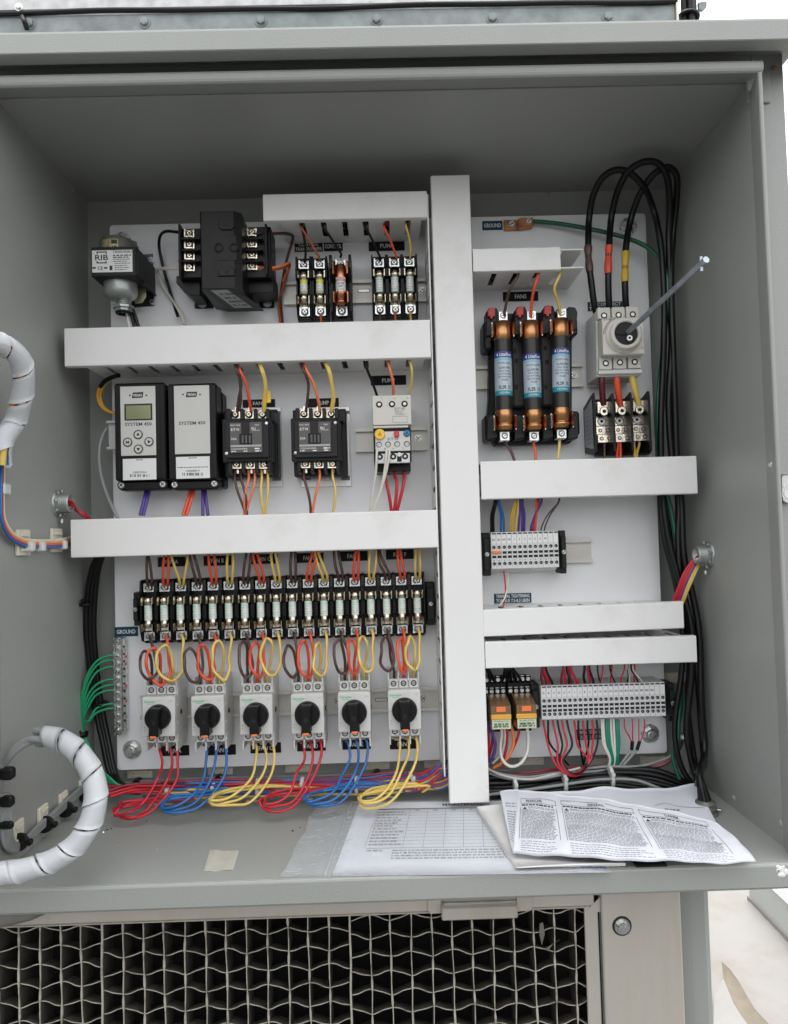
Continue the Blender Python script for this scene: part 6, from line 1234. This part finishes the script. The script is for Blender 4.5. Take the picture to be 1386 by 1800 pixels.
for i, P in enumerate((((1112,1303),(1111,1318),(1100,1332),(1088,1348)), ((1125,1303),(1120,1318),(1106,1334),(1092,1350)))):
    T = thing('sleeved_cable', 'thin grey cable with a black sleeve under the long strip, %s of two' % ('left', 'right')[i], 'cable', *U(*P[0], 34), 34); part('sleeve', MB().tube(path([(*P[0], 34), (*P[1], 34)]), 2.6, 8), 'w_black', T); part('cable', MB().tube(path([(*p, 33) for p in P[1:]]), 2.0, 8), 'w_grey', T)
# relays wires
for i, (a, e) in enumerate(((854,862),(858,868),(887,884),(890,892),(893,899),(897,908),(901,916))): W_('black wire, %s of seven from the lowest duct to the relay sockets' % ('first','second','third','fourth','fifth','sixth','seventh')[i], 'black', [(a, 1160, 56), (a+1, 1174, 58), ((a+e)/2+1, 1185, 50), (e, 1196, 38)], 2.0, 'black wires above the relays')
W_('white wire hanging in a U between the two relays', 'white', [(882,1268,40),(882,1290,44),(880,1315,48),(884,1336,52),(897,1347,54),(914,1343,54),(926,1325,50),(929,1300,46),(925,1268,40)], 2.3)
W_('second white wire bowing under the left relay', 'white', [(884,1268,38),(888,1290,38),(886,1312,36),(878,1330,34),(866,1342,34)], 1.8)
W_('orange wire under the relays', 'orange', [(895,1266,38),(902,1288,42),(902,1312,44),(890,1335,44),(868,1350,40)], 2.3)
W_('purple wire bowing under the left relay', 'purple', [(855,1270,40),(866,1290,46),(871,1312,48),(865,1332,46),(852,1343,42)], 2.3)
for i, (a, e) in enumerate(((860,858),(868,860),(893,888),(913,892))): W_('dark red wire, %s of four under the relays' % ('first','second','third','fourth')[i], 'red', [(a, 1268, 36), (a-1, 1290, 38), ((a+e)/2, 1315, 38), (e-6, 1345, 36)], 1.9, 'dark red wires under the relays')
# cables along the floor, right of the upright duct
for i, (c, r_, P) in enumerate((('black',4.4,[(850,1392,50),(920,1388,50),(1000,1374,48),(1080,1366,48),(1150,1376,52),(1200,1392,58)]),('black',4.2,[(850,1378,44),(930,1374,44),(1010,1364,42),(1090,1358,42),(1150,1362,46),(1215,1384,54)]),('black',4.2,[(850,1368,38),(940,1364,38),(1030,1354,36),(1100,1352,36),(1160,1356,42),(1228,1386,54)]),('black',4.0,[(850,1402,58),(930,1396,56),(1010,1384,54),(1080,1380,54),(1140,1388,58)]),
    ('grey',2.2,[(850,1398,66),(930,1388,62),(1000,1378,60),(1060,1370,58),(1120,1372,58),(1160,1386,64)]),('grey',2.0,[(850,1352,40),(890,1362,46),(930,1366,48),(990,1356,44),(1060,1348,40),(1130,1346,36),(1180,1330,30)]),('white2',1.9,[(852,1348,42),(880,1362,52),(930,1370,56),(970,1362,52),(1020,1350,46)]),('grey',2.0,[(852,1356,42),(890,1368,50),(940,1370,54),(1000,1360,50),(1090,1352,36),(1160,1342,30),(1190,1320,30)]),('dkred',2.0,[(852,1354,36),(920,1362,40),(1000,1352,36),(1100,1348,32),(1165,1345,34),(1196,1315,40),(1206,1240,46),(1204,1200,50)]),('maroon',2.0,[(852,1364,36),(930,1358,36),(1010,1348,30),(1110,1352,32),(1172,1340,34),(1200,1300,40),(1210,1240,46),(1208,1200,50)]),('dkgreen',3.0,[(1196,1180,46),(1198,1240,44),(1190,1290,44),(1183,1330,44),(1195,1370,50)]))):
    W_('%s floor cable right of the upright duct, %s' % ({'dkred':'dark red','maroon':'deep red','dkgreen':'green','white2':'whitish'}.get(c, c), ('nearest thick one','second thick one','rear thick one','front thick one under the papers','front thin one','thin one behind','dipping under the relays','rear thin one curling up','upper one rising at the right','lower one rising at the right','standing at the right end')[i]), c, P, r_, 'cables along the floor at the right', n=10)
tie(991, 1374, 48, 17, 'clear cable tie round the black floor cables, left one'); tie(1073, 1366, 46, 16, 'clear cable tie round the black floor cables, right one'); tie(905, 1384, 52, 15, 'clear cable tie round the black floor cables near the upright duct'); tie(1205, 1295, 46, 8, 'clear cable tie round the standing red and green wires', ax=(0, 1, 0)); 
x, z = U(1212, 1190, 40); single('cable_saddle', MB().bc(x, z, 6, 10, 30, 44, 1), 'tie', 'clear nylon saddle holding the cables beside the lowest duct', 'saddle')
# ================================================================== WALL CONNECTORS
def connector(px, py, side, lab):
    X = BX0 if side < 0 else BX1; s = -side
    x, z, d = wallp(px, py, X); T = thing('conduit_connector', lab, 'conduit connector', x, z, d); ax = (s, 0, 0)
    part('bushing', MB().lathe((X+s*.2, z, d), ax, [(0, 18.5), (2.4, 18.5), (2.6, 13), (4, 13)], 26), 'conn', T)
    mb = MB().lathe((X+s*3.4, z, d), ax, [(0, 15), (3.5, 15)], 24)
    for k_ in range(8):
        t = k_*math.pi/4+.2; c, q = math.cos(t), math.sin(t); mb.box(X+s*3.6, X+s*7.2, z+q*17-2.2, z+q*17+2.2, d+c*17-2.2, d+c*17+2.2, .8)
    part('locknut', mb, 'conn', T)
    pr = [(0, 12.6)]
    for k_ in range(5): pr += [(2+k_*2.4, 12.6), (3.2+k_*2.4, 13.6), (4.2+k_*2.4, 12.6)]
    pr += [(15, 12.6), (15.2, 10.9), (2, 10.8)]
    part('threaded_sleeve', MB().lathe((X+s*4, z, d), ax, pr, 24), 'conn', T); part('opening', MB().lathe((X+s*7, z, d), ax, [(0, 10.9), (.5, 10.8)], 20), 'void', T)
    part('set_screw', MB().cyl((X+s*6, z-22, d), (X+s*6, z-27, d), 2.6, 10), 'zinc', T)
    return X+s*16, z, d
lx, lz, ld = connector(101, 885, -1, 'zinc conduit connector through the left wall with red wires coming out')
rx, rz, rd = connector(1247, 975, 1, 'zinc conduit connector through the right wall with red, purple and yellow wires')
for i, c in enumerate(('red', 'red', 'red', 'dkred', 'red')):
    W_('red wire, %s of five from the left wall connector into the middle duct' % ('first','second','third','fourth','fifth')[i], c, [('w', lx-14, lz-3+i*2, ld-4+i*2), ('w', lx+4, lz-3+i*1.6, ld-3+i*2), (128+i*2, 893+i*1.4, 66), (146+i*1, 901+i*1.8, 60), (160, 912+i, 50)], 1.8, 'red wires from the left wall connector')
# ================================================================== LEFT WALL HARNESS
def wl(px, py, off=4): x, z, d = wallp(px, py, BX0+off); return ('w', x, z, d)
def wall_mount(px, py, lab, sz=24, black=False, tilt=0):
    x, z, d = wallp(px, py, BX0); T = thing('wall_tie_mount', lab, 'cable tie mount', x, z, d, 'tie mounts on the left wall')
    part('base', MB().box(BX0+.2, BX0+4.5, z-sz/2, z+sz/2, d-sz/2, d+sz/2, 1), 'ivoryclip', T)
    for s_ in (-1, 1): part('bridge', MB().box(BX0+4.5, BX0+7, z+s_*sz*.28-2, z+s_*sz*.28+2, d-sz*.32, d+sz*.32, .8), 'ivoryclip', T)
    return T
for i, (a, b) in enumerate(((37, 954), (96, 950))):
    wall_mount(a, b, 'square ivory tie mount by the middle duct, %s of two' % ('left', 'right')[i], 32)
cw = ('white', 'yellow', 'salmon', 'redor', 'purple', 'blue')
for i, c in enumerate(cw):
    o = i*2.6; W_('%s wire of the flat harness clipped along the left wall' % {'salmon': 'orange', 'redor': 'orange-red'}.get(c, c), c, [wl(4+i*.3, 785, 10+i*.6), wl(7-i*.8, 830, 8), wl(6-i*.8, 880, 8), wl(8-i*1.0, 910+i, 8), wl(20-i*1.0, 934+i*1.6, 8), wl(42-i*.6, 947+i*2.2, 8), wl(75, 950+i*2.4, 9), wl(108, 948+i*2.6, 10), (128, 944+i*2.6, 60)], 1.7, 'coloured harness wires on the left wall')
for i, (a, b) in enumerate(((7, 814), (7, 860))):
    x, z, d = wallp(a, b, BX0+6); single('harness_clip', MB().box(x-5, x+5, z-6.5, z+6.5, d-8, d+8, 1.5), 'tie', 'white clip on the upright coloured wires at the left, %s one' % ('upper', 'lower')[i], 'clip', 'white harness clips')
for i, (a, b) in enumerate(((52, 961), (71, 961), (110, 958))):
    x, z, d = wallp(a, b, BX0+9); single('harness_clip', MB().box(x-4, x+6, z-6, z+6, d-5, d+5, 1.5), 'tie', 'white tie head on the horizontal harness, %s of three' % ('left', 'middle', 'right')[i], 'clip', 'white tie heads')
# ------------------------------------------------------------------ spiral wrapped looms
def spiral(P, r, turns, lab, core):
    S = spline(P, 24); Ls = [0]
    for a, b in zip(S[:-1], S[1:]): Ls.append(Ls[-1]+(b-a).length)
    tot = Ls[-1]; T = thing('wrapped_loom', lab, 'wire loom', S[0].x, S[0].y, S[0].z)
    fr = []; t0 = (S[1]-S[0]).normalized(); e = t0.cross(Vector((0, 0, 1))).normalized()
    for i in range(len(S)):
        t_ = (S[min(i+1, len(S)-1)]-S[max(i-1, 0)]).normalized(); e = (e-t_*e.dot(t_)).normalized(); fr.append((t_, e.copy(), t_.cross(e)))
    def at(s):
        s = max(0, min(tot-.01, s)); i = 0
        lo, hi = 0, len(Ls)-1
        while hi-lo > 1:
            m_ = (lo+hi)//2
            if Ls[m_] <= s: lo = m_
            else: hi = m_
        f = (s-Ls[lo])/max(1e-6, Ls[hi]-Ls[lo]); a, b = fr[lo], fr[hi]
        return S[lo]*(1-f)+S[hi]*f, a[1]*(1-f)+b[1]*f, a[2]*(1-f)+b[2]*f
    pitch_ = tot/turns; n = 26; rr = random.Random(4)
    for k_ in range(int(turns)):
        vs = []; fs = []; m_ = 5; wob = rr.uniform(-.5, .7); gap = rr.uniform(.90, 1.0)
        for j in range(n+1):
            th = 2*math.pi*(k_+j/n)
            for q in range(m_+1):
                wv = q/m_; s = pitch_*(k_+j/n)+pitch_*gap*wv; p, a, b = at(s); rad = r+wob*.4+.9*wv*(1 if 1 else 0)-.6*math.sin(wv*math.pi)
                vs.append(tuple(p+(a*math.cos(th)+b*math.sin(th))*rad))
            for q in range(m_+1):
                wv = q/m_; s = pitch_*(k_+j/n)+pitch_*gap*wv; p, a, b = at(s); rad = r-1.1+wob*.4+.9*wv-.6*math.sin(wv*math.pi)
                vs.append(tuple(p+(a*math.cos(th)+b*math.sin(th))*rad))
        w2 = 2*(m_+1)
        for j in range(n):
            for q in range(m_): fs.append((j*w2+q, (j+1)*w2+q, (j+1)*w2+q+1, j*w2+q+1)); fs.append((j*w2+m_+1+q, j*w2+m_+2+q, (j+1)*w2+m_+2+q, (j+1)*w2+m_+1+q))
            for q, p_ in ((0, m_+1), (m_, 2*m_+1)): fs.append((j*w2+q, j*w2+p_, (j+1)*w2+p_, (j+1)*w2+q))
        part('wrap_turn', MB().add(vs, fs, 0, True), 'wrap', T)
    for i, c in enumerate(core):
        a_ = 2*math.pi*i/len(core); Pc = []
        for k_ in range(0, 41): p, a, b = at(tot*k_/40); Pc.append(p+(a*math.cos(a_+k_*.12)+b*math.sin(a_+k_*.12))*(r*.58))
        part('wire', MB().tube(Pc, r*.35, 8), 'w_'+c, T)
    return T
def Pp(l): return [(*U(a, b, d), d) for a, b, d in l]
x1, z1, d1 = wallp(3, 795, BX0+16)
up_ = Pp([(-190,640,420),(-95,590,330),(-50,596,320),(-14,601,306),(14,610,292),(34,630,280),(42,660,268),(38,700,258),(27,740,248)])+[(x1, z1+10, d1), (x1-2, z1-14, d1-2)]
spiral(up_, 11.8, 9.6, 'milky spiral-wrapped loom of coloured wires bending at the upper left edge', ('red', 'blue', 'yellow', 'white', 'orange', 'purple'))
lo_ = Pp([(64,1296,236),(84,1295,244),(112,1303,254),(142,1327,264),(164,1366,272),(168,1412,280),(154,1456,286),(126,1492,292),(86,1516,298),(40,1530,304),(-6,1537,310),(-70,1545,330),(-260,1540,420)])
spiral(lo_, 12.2, 14.4, 'large milky spiral-wrapped loom curling round at the lower left over the bottom lip', ('grey', 'grey', 'grey', 'grey'))
for i in range(3): W_('grey cable, %s of three arching into the lower wrapped loom' % POS[i], 'grey', [wl(-6, 1400, 14+i*4), (4-i*1, 1352+i*5, 236), (22, 1318+i*5, 238), (44, 1302+i*4, 238), (70, 1296+i*3, 240), (96, 1299+i*2, 246)], 3.0, 'grey cables at the lower left')
for i in range(5):
    W_('grey cable, %s of five running along the foot of the left wall' % ('first','second','third','fourth','fifth')[i], 'grey', [wl(2+i*4, 1395, 5+i*1.4), wl(3+i*4, 1445, 5+i*1.4), wl(8+i*4, 1485-i, 6), wl(26+i*3, 1496-i*3.6, 7), wl(52+i*2, 1475-i*4, 7), wl(90+i, 1441-i*3.2, 7), wl(128, 1408-i*2.6, 7), wl(150, 1387-i*2, 7), (172, 1372-i*.8, -10), (215, 1378+(i-2)*3, -16)], 2.6, 'grey cables along the left wall')
for i, (a, b, sz) in enumerate(((27, 1468, 27), (72, 1437, 24), (108, 1411, 22), (142, 1384, 18))):
    wall_mount(a, b-4, 'ivory tie mount at the foot of the left wall, %s from the front' % ('first', 'second', 'third', 'fourth')[i], sz)
    x, z, d = wallp(a+12, b+12, BX0+10); T = thing('black_cable_tie', 'black tie round the grey left-wall cables, %s from the front' % ('first', 'second', 'third', 'fourth')[i], 'cable tie', x, z, d, 'black cable ties')
    part('band', MB().lathe((x-3, z, d), (0, .25, 1), [(-2.4, 9), (-2.4, 10.2), (2.4, 10.2), (2.4, 9)], 20), 'black', T); part('head', MB().box(x+5, x+12, z-4, z+3, d-4, d+4, 1.5), 'black', T)
for i, (a, b, s) in enumerate(((12, 1360, 9), (11, 1409, 8), (11, 1451, 5.5))):
    x, z, d = wallp(a, b, BX0+12); T = thing('edge_cable_tie', 'black tie head at the left edge, %s of three' % ('upper', 'middle', 'lower')[i], 'cable tie', x, z, d, 'black tie heads'); part('head', MB().box(x-6, x+8, z-s*.75, z+s*.75, d-s*.8, d+s*.5, 2.4), 'black', T); part('strap', MB().box(BX0+1, x-4, z-s*.6, z+s*.6, d-3, d+3, .8), 'black', T)
# ================================================================== PAPERS ON THE CABINET FLOOR
def patch(c, nu, nv, bump=None):
    """c: four corners (px, py, height above the floor) TL TR BR BL -> surface function"""
    P = [Vector(floorp(a, b, -40+h)) for a, b, h in c]
    def S(u, v, l=0):
        p = (P[0]*(1-u)+P[1]*u)*(1-v)+(P[3]*(1-u)+P[2]*u)*v; y = p.y+l+(bump(u, v) if bump else 0); return (p.x, y, p.z)
    return S
def paper(name, S, mat, lab, cat, nu=26, nv=12, th=.35, edge=None):
    vs = []; fs = []
    E_ = edge or (lambda u, v: (u, v))
    for l in (0, -th):
        for j in range(nv+1):
            for i in range(nu+1): vs.append(S(*E_(i/nu, j/nv), l))
    n = (nu+1)*(nv+1)
    for j in range(nv):
        for i in range(nu):
            a = j*(nu+1)+i; fs.append((a, a+1, a+nu+2, a+nu+1)); fs.append((n+a, n+a+nu+1, n+a+nu+2, n+a+1))
    ring = [i for i in range(nu+1)]+[(j+1)*(nu+1)-1 for j in range(1, nv+1)]+[nv*(nu+1)+i for i in range(nu-1, -1, -1)]+[j*(nu+1) for j in range(nv-1, 0, -1)]
    for a, b in zip(ring, ring[1:]+ring[:1]): fs.append((a, b, n+b, n+a))
    T = thing(name, lab, cat, *[S(.5, .5)[i] for i in (0, 1, 2)]); part('sheet', MB().add(vs, fs, 0, True), mat, T); return T
def lines_(mb, S, u0, u1, v0, v1, n, hv, dens=.85, seed=1, lift=.25, rag=.0, aspect=.5):
    rr = random.Random(seed)
    for k_ in range(n):
        v = v0+(v1-v0)*(k_+.5)/n; u = u0; ue = u1-rr.uniform(0, rag)
        while u < ue-.003:
            w_ = min(rr.uniform(.006, .022)*aspect*2, ue-u); mb.quad([S(u, v-hv/2, lift), S(u+w_, v-hv/2, lift), S(u+w_, v+hv/2, lift), S(u, v+hv/2, lift)]); u += w_+rr.uniform(.0025, .005)*aspect*2/dens
def rule(mb, S, u0, v0, u1, v1, tu, tv, n=6):
    for k_ in range(n):
        a0 = u0+(u1-u0)*k_/n; a1 = u0+(u1-u0)*(k_+1)/n; b0 = v0+(v1-v0)*k_/n; b1 = v0+(v1-v0)*(k_+1)/n
        mb.quad([S(a0, b0, .25), S(a1, b1, .25), S(a1+tu, b1+tv, .25), S(a0+tu, b0+tv, .25)])
def ftext(mb, S, t, u, v, hu, hv, sl=0):                            # text laid on a patch; width hu, height hv
    vs, fs, x0, x1, y0, y1 = glyphs(t, True)
    mb.add([S(u+((a-x0)/(x1-x0)-.5)*hu, v-((b-y0)/(y1-y0)-.5)*hv+sl*((a-x0)/(x1-x0)-.5), .28) for a, b in vs], fs)
# maintenance sheet inside a clear zip bag
SB = patch(((560,1409,1.2),(1010,1405,1.2),(1075,1533,1.2),(494,1541,1.2)), 30, 10, lambda u, v: .5*math.sin(u*60+v*9)*(1 if u < .15 else .3)*v+.3*math.sin(v*31))
def eb(u, v): return (u+(.005*math.sin(v*17)+.0025*math.sin(v*43))*(1-u)*(u < .5), v)
bg_ = paper('zip_bag', SB, 'bag', 'clear crinkled zip bag on the cabinet floor holding the maintenance sheet', 'plastic bag', 60, 24, .15, eb)
mb = MB().tube([SB(.135, k_/10, 1.0) for k_ in range(11)], .8, 6); part('zip_seal', mb, 'bag', bg_)
mb = MB()
rr = random.Random(9)
for k_ in range(70):                                                # creases of the film left of the sheet
    v = rr.random(); u = rr.uniform(.0, .10) if k_ % 2 else rr.uniform(.13, .17); L_ = rr.uniform(.01, .035); mb.tube([SB(u, v, .6), SB(u+L_*.5, v+rr.uniform(-.02, .02), 1.0), SB(u+L_, v+rr.uniform(-.03, .03), .6)], .28, 4)
part('creases', mb, 'bagc', bg_)
SM = patch(((632,1411,.6),(1010,1406,.6),(1075,1533,.6),(584,1540,.6)), 20, 10, lambda u, v: .15*math.sin(u*9))
mt = paper('maintenance_sheet', SM, 'paper', 'white maintenance sheet with a ruled table on the cabinet floor', 'paper', 20, 8, .3)
mb = MB(); ftext(mb, SM, 'MAINTENANCE', .50, .055, .22, .045, -.0)
rule(mb, SM, .10, .115, .80, .10, 0, .012)
part('heading', mb, 'ink', mt)
mb = MB()
for u in (.095, .245, .325, .405, .485, .565, .645, .73): rule(mb, SM, u, .13, u-.008, .68, .0022, 0, 4)
for k_ in range(13): rule(mb, SM, .095, .13+k_*.046, .80, .125+k_*.046, 0, .004, 5)
rule(mb, SM, .095, .685, .80, .675, 0, .006)
lines_(mb, SM, .10, .24, .15, .66, 12, .022, seed=3, rag=.06); 
for k_, u in enumerate((.28, .36, .44, .52, .60)): lines_(mb, SM, u-.01, u+.012, .135, .155, 1, .018, seed=k_)
lines_(mb, SM, .10, .16, .70, .73, 1, .02, seed=5); lines_(mb, SM, .20, .70, .70, .83, 4, .018, seed=8, rag=.05)
part('table_print', mb, 'inkl', mt)
mb = MB(); ftext(mb, SM, 'Recold', .945, .935, .085, .05); part('brand_print', mb, 'inkb', mt)
# folded booklet under the leaflet
SK = patch(((839,1418,8),(1010,1404,10),(1100,1517,7),(908,1523,6)), 10, 6, lambda u, v: 1.5*math.sin(u*3))
bk = paper('folded_booklet', SK, 'paperw', 'thick folded white booklet under the multi-language leaflet', 'booklet', 16, 8, 2.0)
for k_ in range(4):
    SX = patch(((839-1,1418+k_*1.5,7.6-k_*1.8),(1010,1404,9-k_*1.8),(1100,1517+k_*1.2,6-k_*1.4),(908-k_*1.5,1523+k_*.4,5.2-k_*1.3)), 8, 4)
    vs = [SX(u, v, l) for l in (0, -1.1) for v in (0, 1) for u in (0, 1)]; part('page', MB().add(vs, [(0,1,3,2),(4,5,7,6),(0,1,5,4),(2,3,7,6),(0,2,6,4),(1,3,7,5)]), 'paperw', bk)
# rear sheet
SR = patch(((880,1393,22),(1224,1381,16),(1262,1452,9),(912,1452,6)), 20, 8, lambda u, v: 2.2*math.sin(u*13+1)*(1-v)+1.2*math.sin(u*27))
rs = paper('rear_leaflet', SR, 'paper', 'crumpled white sheet sticking up behind the multi-language leaflet', 'paper', 40, 10, .35)
mb = MB(); rule(mb, SR, .74, .50, .80, .42, 0, .012); rule(mb, SR, .80, .42, .86, .50, 0, .012); rule(mb, SR, .86, .50, .98, .62, 0, .012); lines_(mb, SR, .78, .86, .56, .64, 1, .04); part('drawing', mb, 'inkg', rs)
# the leaflet with three text columns
def lb_(u, v): return 3.6*math.sin(u*5.2+.6)*math.sin(v*3.1)+2.0*math.sin(u*17+v*3)*(1-v*.4)+2.0*abs(math.sin(u*6.5+.4))**6*(1-v*.5)-1.4*math.exp(-((v-.52)/.05)**2)+1.0*math.sin(u*41+v*13)+ (5*max(0, u-.86)/.14*(v-.3))
P4 = [Vector(floorp(a, b, -40+h)) for a, b, h in ((911,1390,24),(1262,1444,20),(1330,1518,10),(903,1500,13))]
def SL(u, v, l=0):
    p = (P4[0]*(1-u)+P4[1]*u)*(1-v)+(P4[3]*(1-u)+P4[2]*u)*v; bow = math.sin(u*math.pi)
    x = p.x+18*max(0, u-.75)*math.sin(v*math.pi); return (x, p.y+l+lb_(u, v)*.55+bow*2, p.z+bow*v*10-bow*(1-v)*12*(u < 1))
lf = paper('multi_language_leaflet', SL, 'paper', 'creased instruction leaflet with columns headed in French, Spanish and Danish', 'leaflet', 60, 24, .35)
P5 = [Vector(floorp(a, b, -40+h)) for a, b, h in ((879,1391,25),(911,1390,24.4),(903,1500,13.4),(899,1490,12))]
def SF(u, v, l=0):
    p = (P5[0]*(1-u)+P5[1]*u)*(1-v)+(P5[3]*(1-u)+P5[2]*u)*v; return (p.x, p.y+l+.6*math.sin(v*9), p.z)
fl = MB(); vs = [SF(i/4, j/10, l) for l in (0, -.4) for j in range(11) for i in range(5)]; fs = [(j*5+i, j*5+i+1, (j+1)*5+i+1, (j+1)*5+i) for j in range(10) for i in range(4)]; fs += [tuple(q+55 for q in f) for f in fs]
part('folded_flap', fl.add(vs, fs, 0, True), 'papers', lf)
mb = MB(); lines_(mb, SF, .2, .95, .22, .32, 2, .02, seed=2, aspect=6); lines_(mb, SF, .25, .95, .36, .88, 12, .022, seed=4, aspect=6, rag=.1); part('flap_print', mb, 'inkl', lf)
def colm(u0, u1, v0, slope, head, hw, seed, v1=.80, sub=True):
    mk = MB(); lt = MB()
    def SS(u, v, l=0): return SL(u, v+slope*(u-u0), l)
    for a, b in ((v0, v0), (v0+.085, v0+.085)): rule(mk, SS, u0, a, u1, a, 0, .006)
    for u in (u0, u1): rule(mk, SS, u, v0, u, v0+.09, .0018, 0, 2)
    ftext(mk, SS, head, (u0+u1)/2 if head[0] != 'F' else u0+.07, v0+.045, hw, .05)
    lines_(mk, SS, u0+.005, u1-.01, v0+.105, v0+.135, 1, .024, seed=seed+9)
    for u in (u0, u1): rule(mk, SS, u, v0+.15, u, v1, .0020, 0, 8)
    P = [SS(u0+.012, v0+.20, .3), SS(u0+.034, v0+.20, .3), SS(u0+.023, v0+.155, .3)]; mk.quad(P)
    lines_(lt, SS, u0+.04, u1-.01, v0+.15, v0+.19, 2, .011, seed=seed); lines_(lt, SS, u0+.008, u1-.008, v0+.205, v1, 22, .0115, seed=seed+1, rag=.02, dens=1.1); lines_(lt, SS, u0+.01, u1-.004, v1+.02, .97, 5, .010, seed=seed+5, rag=.06)
    part('heading_print', mk, 'ink', lf); part('column_print', lt, 'inkl', lf)
colm(.02, .205, .16, -.05, 'FRANCAIS', .085, 31); colm(.235, .60, .12, -.05, 'ESPAÑOL', .085, 51); colm(.63, .93, .10, -.02, 'DANSK', .065, 71)
x0, z0, d0 = floorp(1118, 1521, -38); single('dark_card', MB().box(x0, x0+34, -39.6, -37, d0-14, d0+2, .4), 'black', 'edge of a dark card peeping out under the leaflet at the lip', 'card')
# strip of masking tape
c = [floorp(a, b, -39.4) for a, b in ((369,1494),(422,1496),(411,1529),(357,1532))]; vs = []; fs = []
n = 10
for l in (0, -.4):
    for j in (0, .5, 1):
        for i in range(n+1):
            u = i/n; a = Vector(c[0])*(1-u)+Vector(c[1])*u; b = Vector(c[3])*(1-u)+Vector(c[2])*u; p = a*(1-j)+b*j; vs.append((p.x+(.9*math.sin(i*2.3+j) if i in (0, n) else 0), p.y+l+.5*math.sin(u*9+j), p.z+.8*math.sin(i*1.9)*(1 if j in (0, 1) else 0)))
q = n+1
for j in (0, 1):
    for i in range(n): a = j*q+i; fs += [(a, a+1, a+q+1, a+q), (a+3*q, a+q+3*q, a+q+1+3*q, a+1+3*q)]
for a, b in [(i, i+1) for i in range(n)]+[(2*q+i, 2*q+i+1) for i in range(n)]: fs.append((a, b, b+3*q, a+3*q))
single('masking_tape', MB().add(vs, fs), 'tape', 'beige square of masking tape stuck on the grey cabinet floor', 'tape')
# crumbs and specks
for i, (a, b, s) in enumerate(((182,1463,2.6),(189,1459,1.6),(196,1457,1.4),(175,1459,1.2),(176,1431,2.0),(188,1418,1.2),(209,1486,1.0),(515,1461,1.6),(528,1455,1.1),(277,1493,.9),(258,1444,1.0))):
    x, z, d = floorp(a, b); single('crumb', MB().lathe((x, -39.9, d), (0, 1, 0), [(0, s), (s*.5, s*.7), (s*.8, s*.2)], 6), 'black2' if i % 3 else 'zinc', ('tiny dark crumb on the cabinet floor, ' if i % 3 else 'tiny bright shaving on the cabinet floor, ')+('in the cluster right of the lower loom, largest','in the cluster right of the lower loom, second','in the cluster right of the lower loom, third','left end of the cluster','alone under the red loops, left','alone under the red loops, right','left of the masking tape, nearest','left of the zip bag, darker','left of the zip bag, further back','left of the masking tape, tiny','midway between loom and tape')[i], 'debris', 'debris on the cabinet floor')
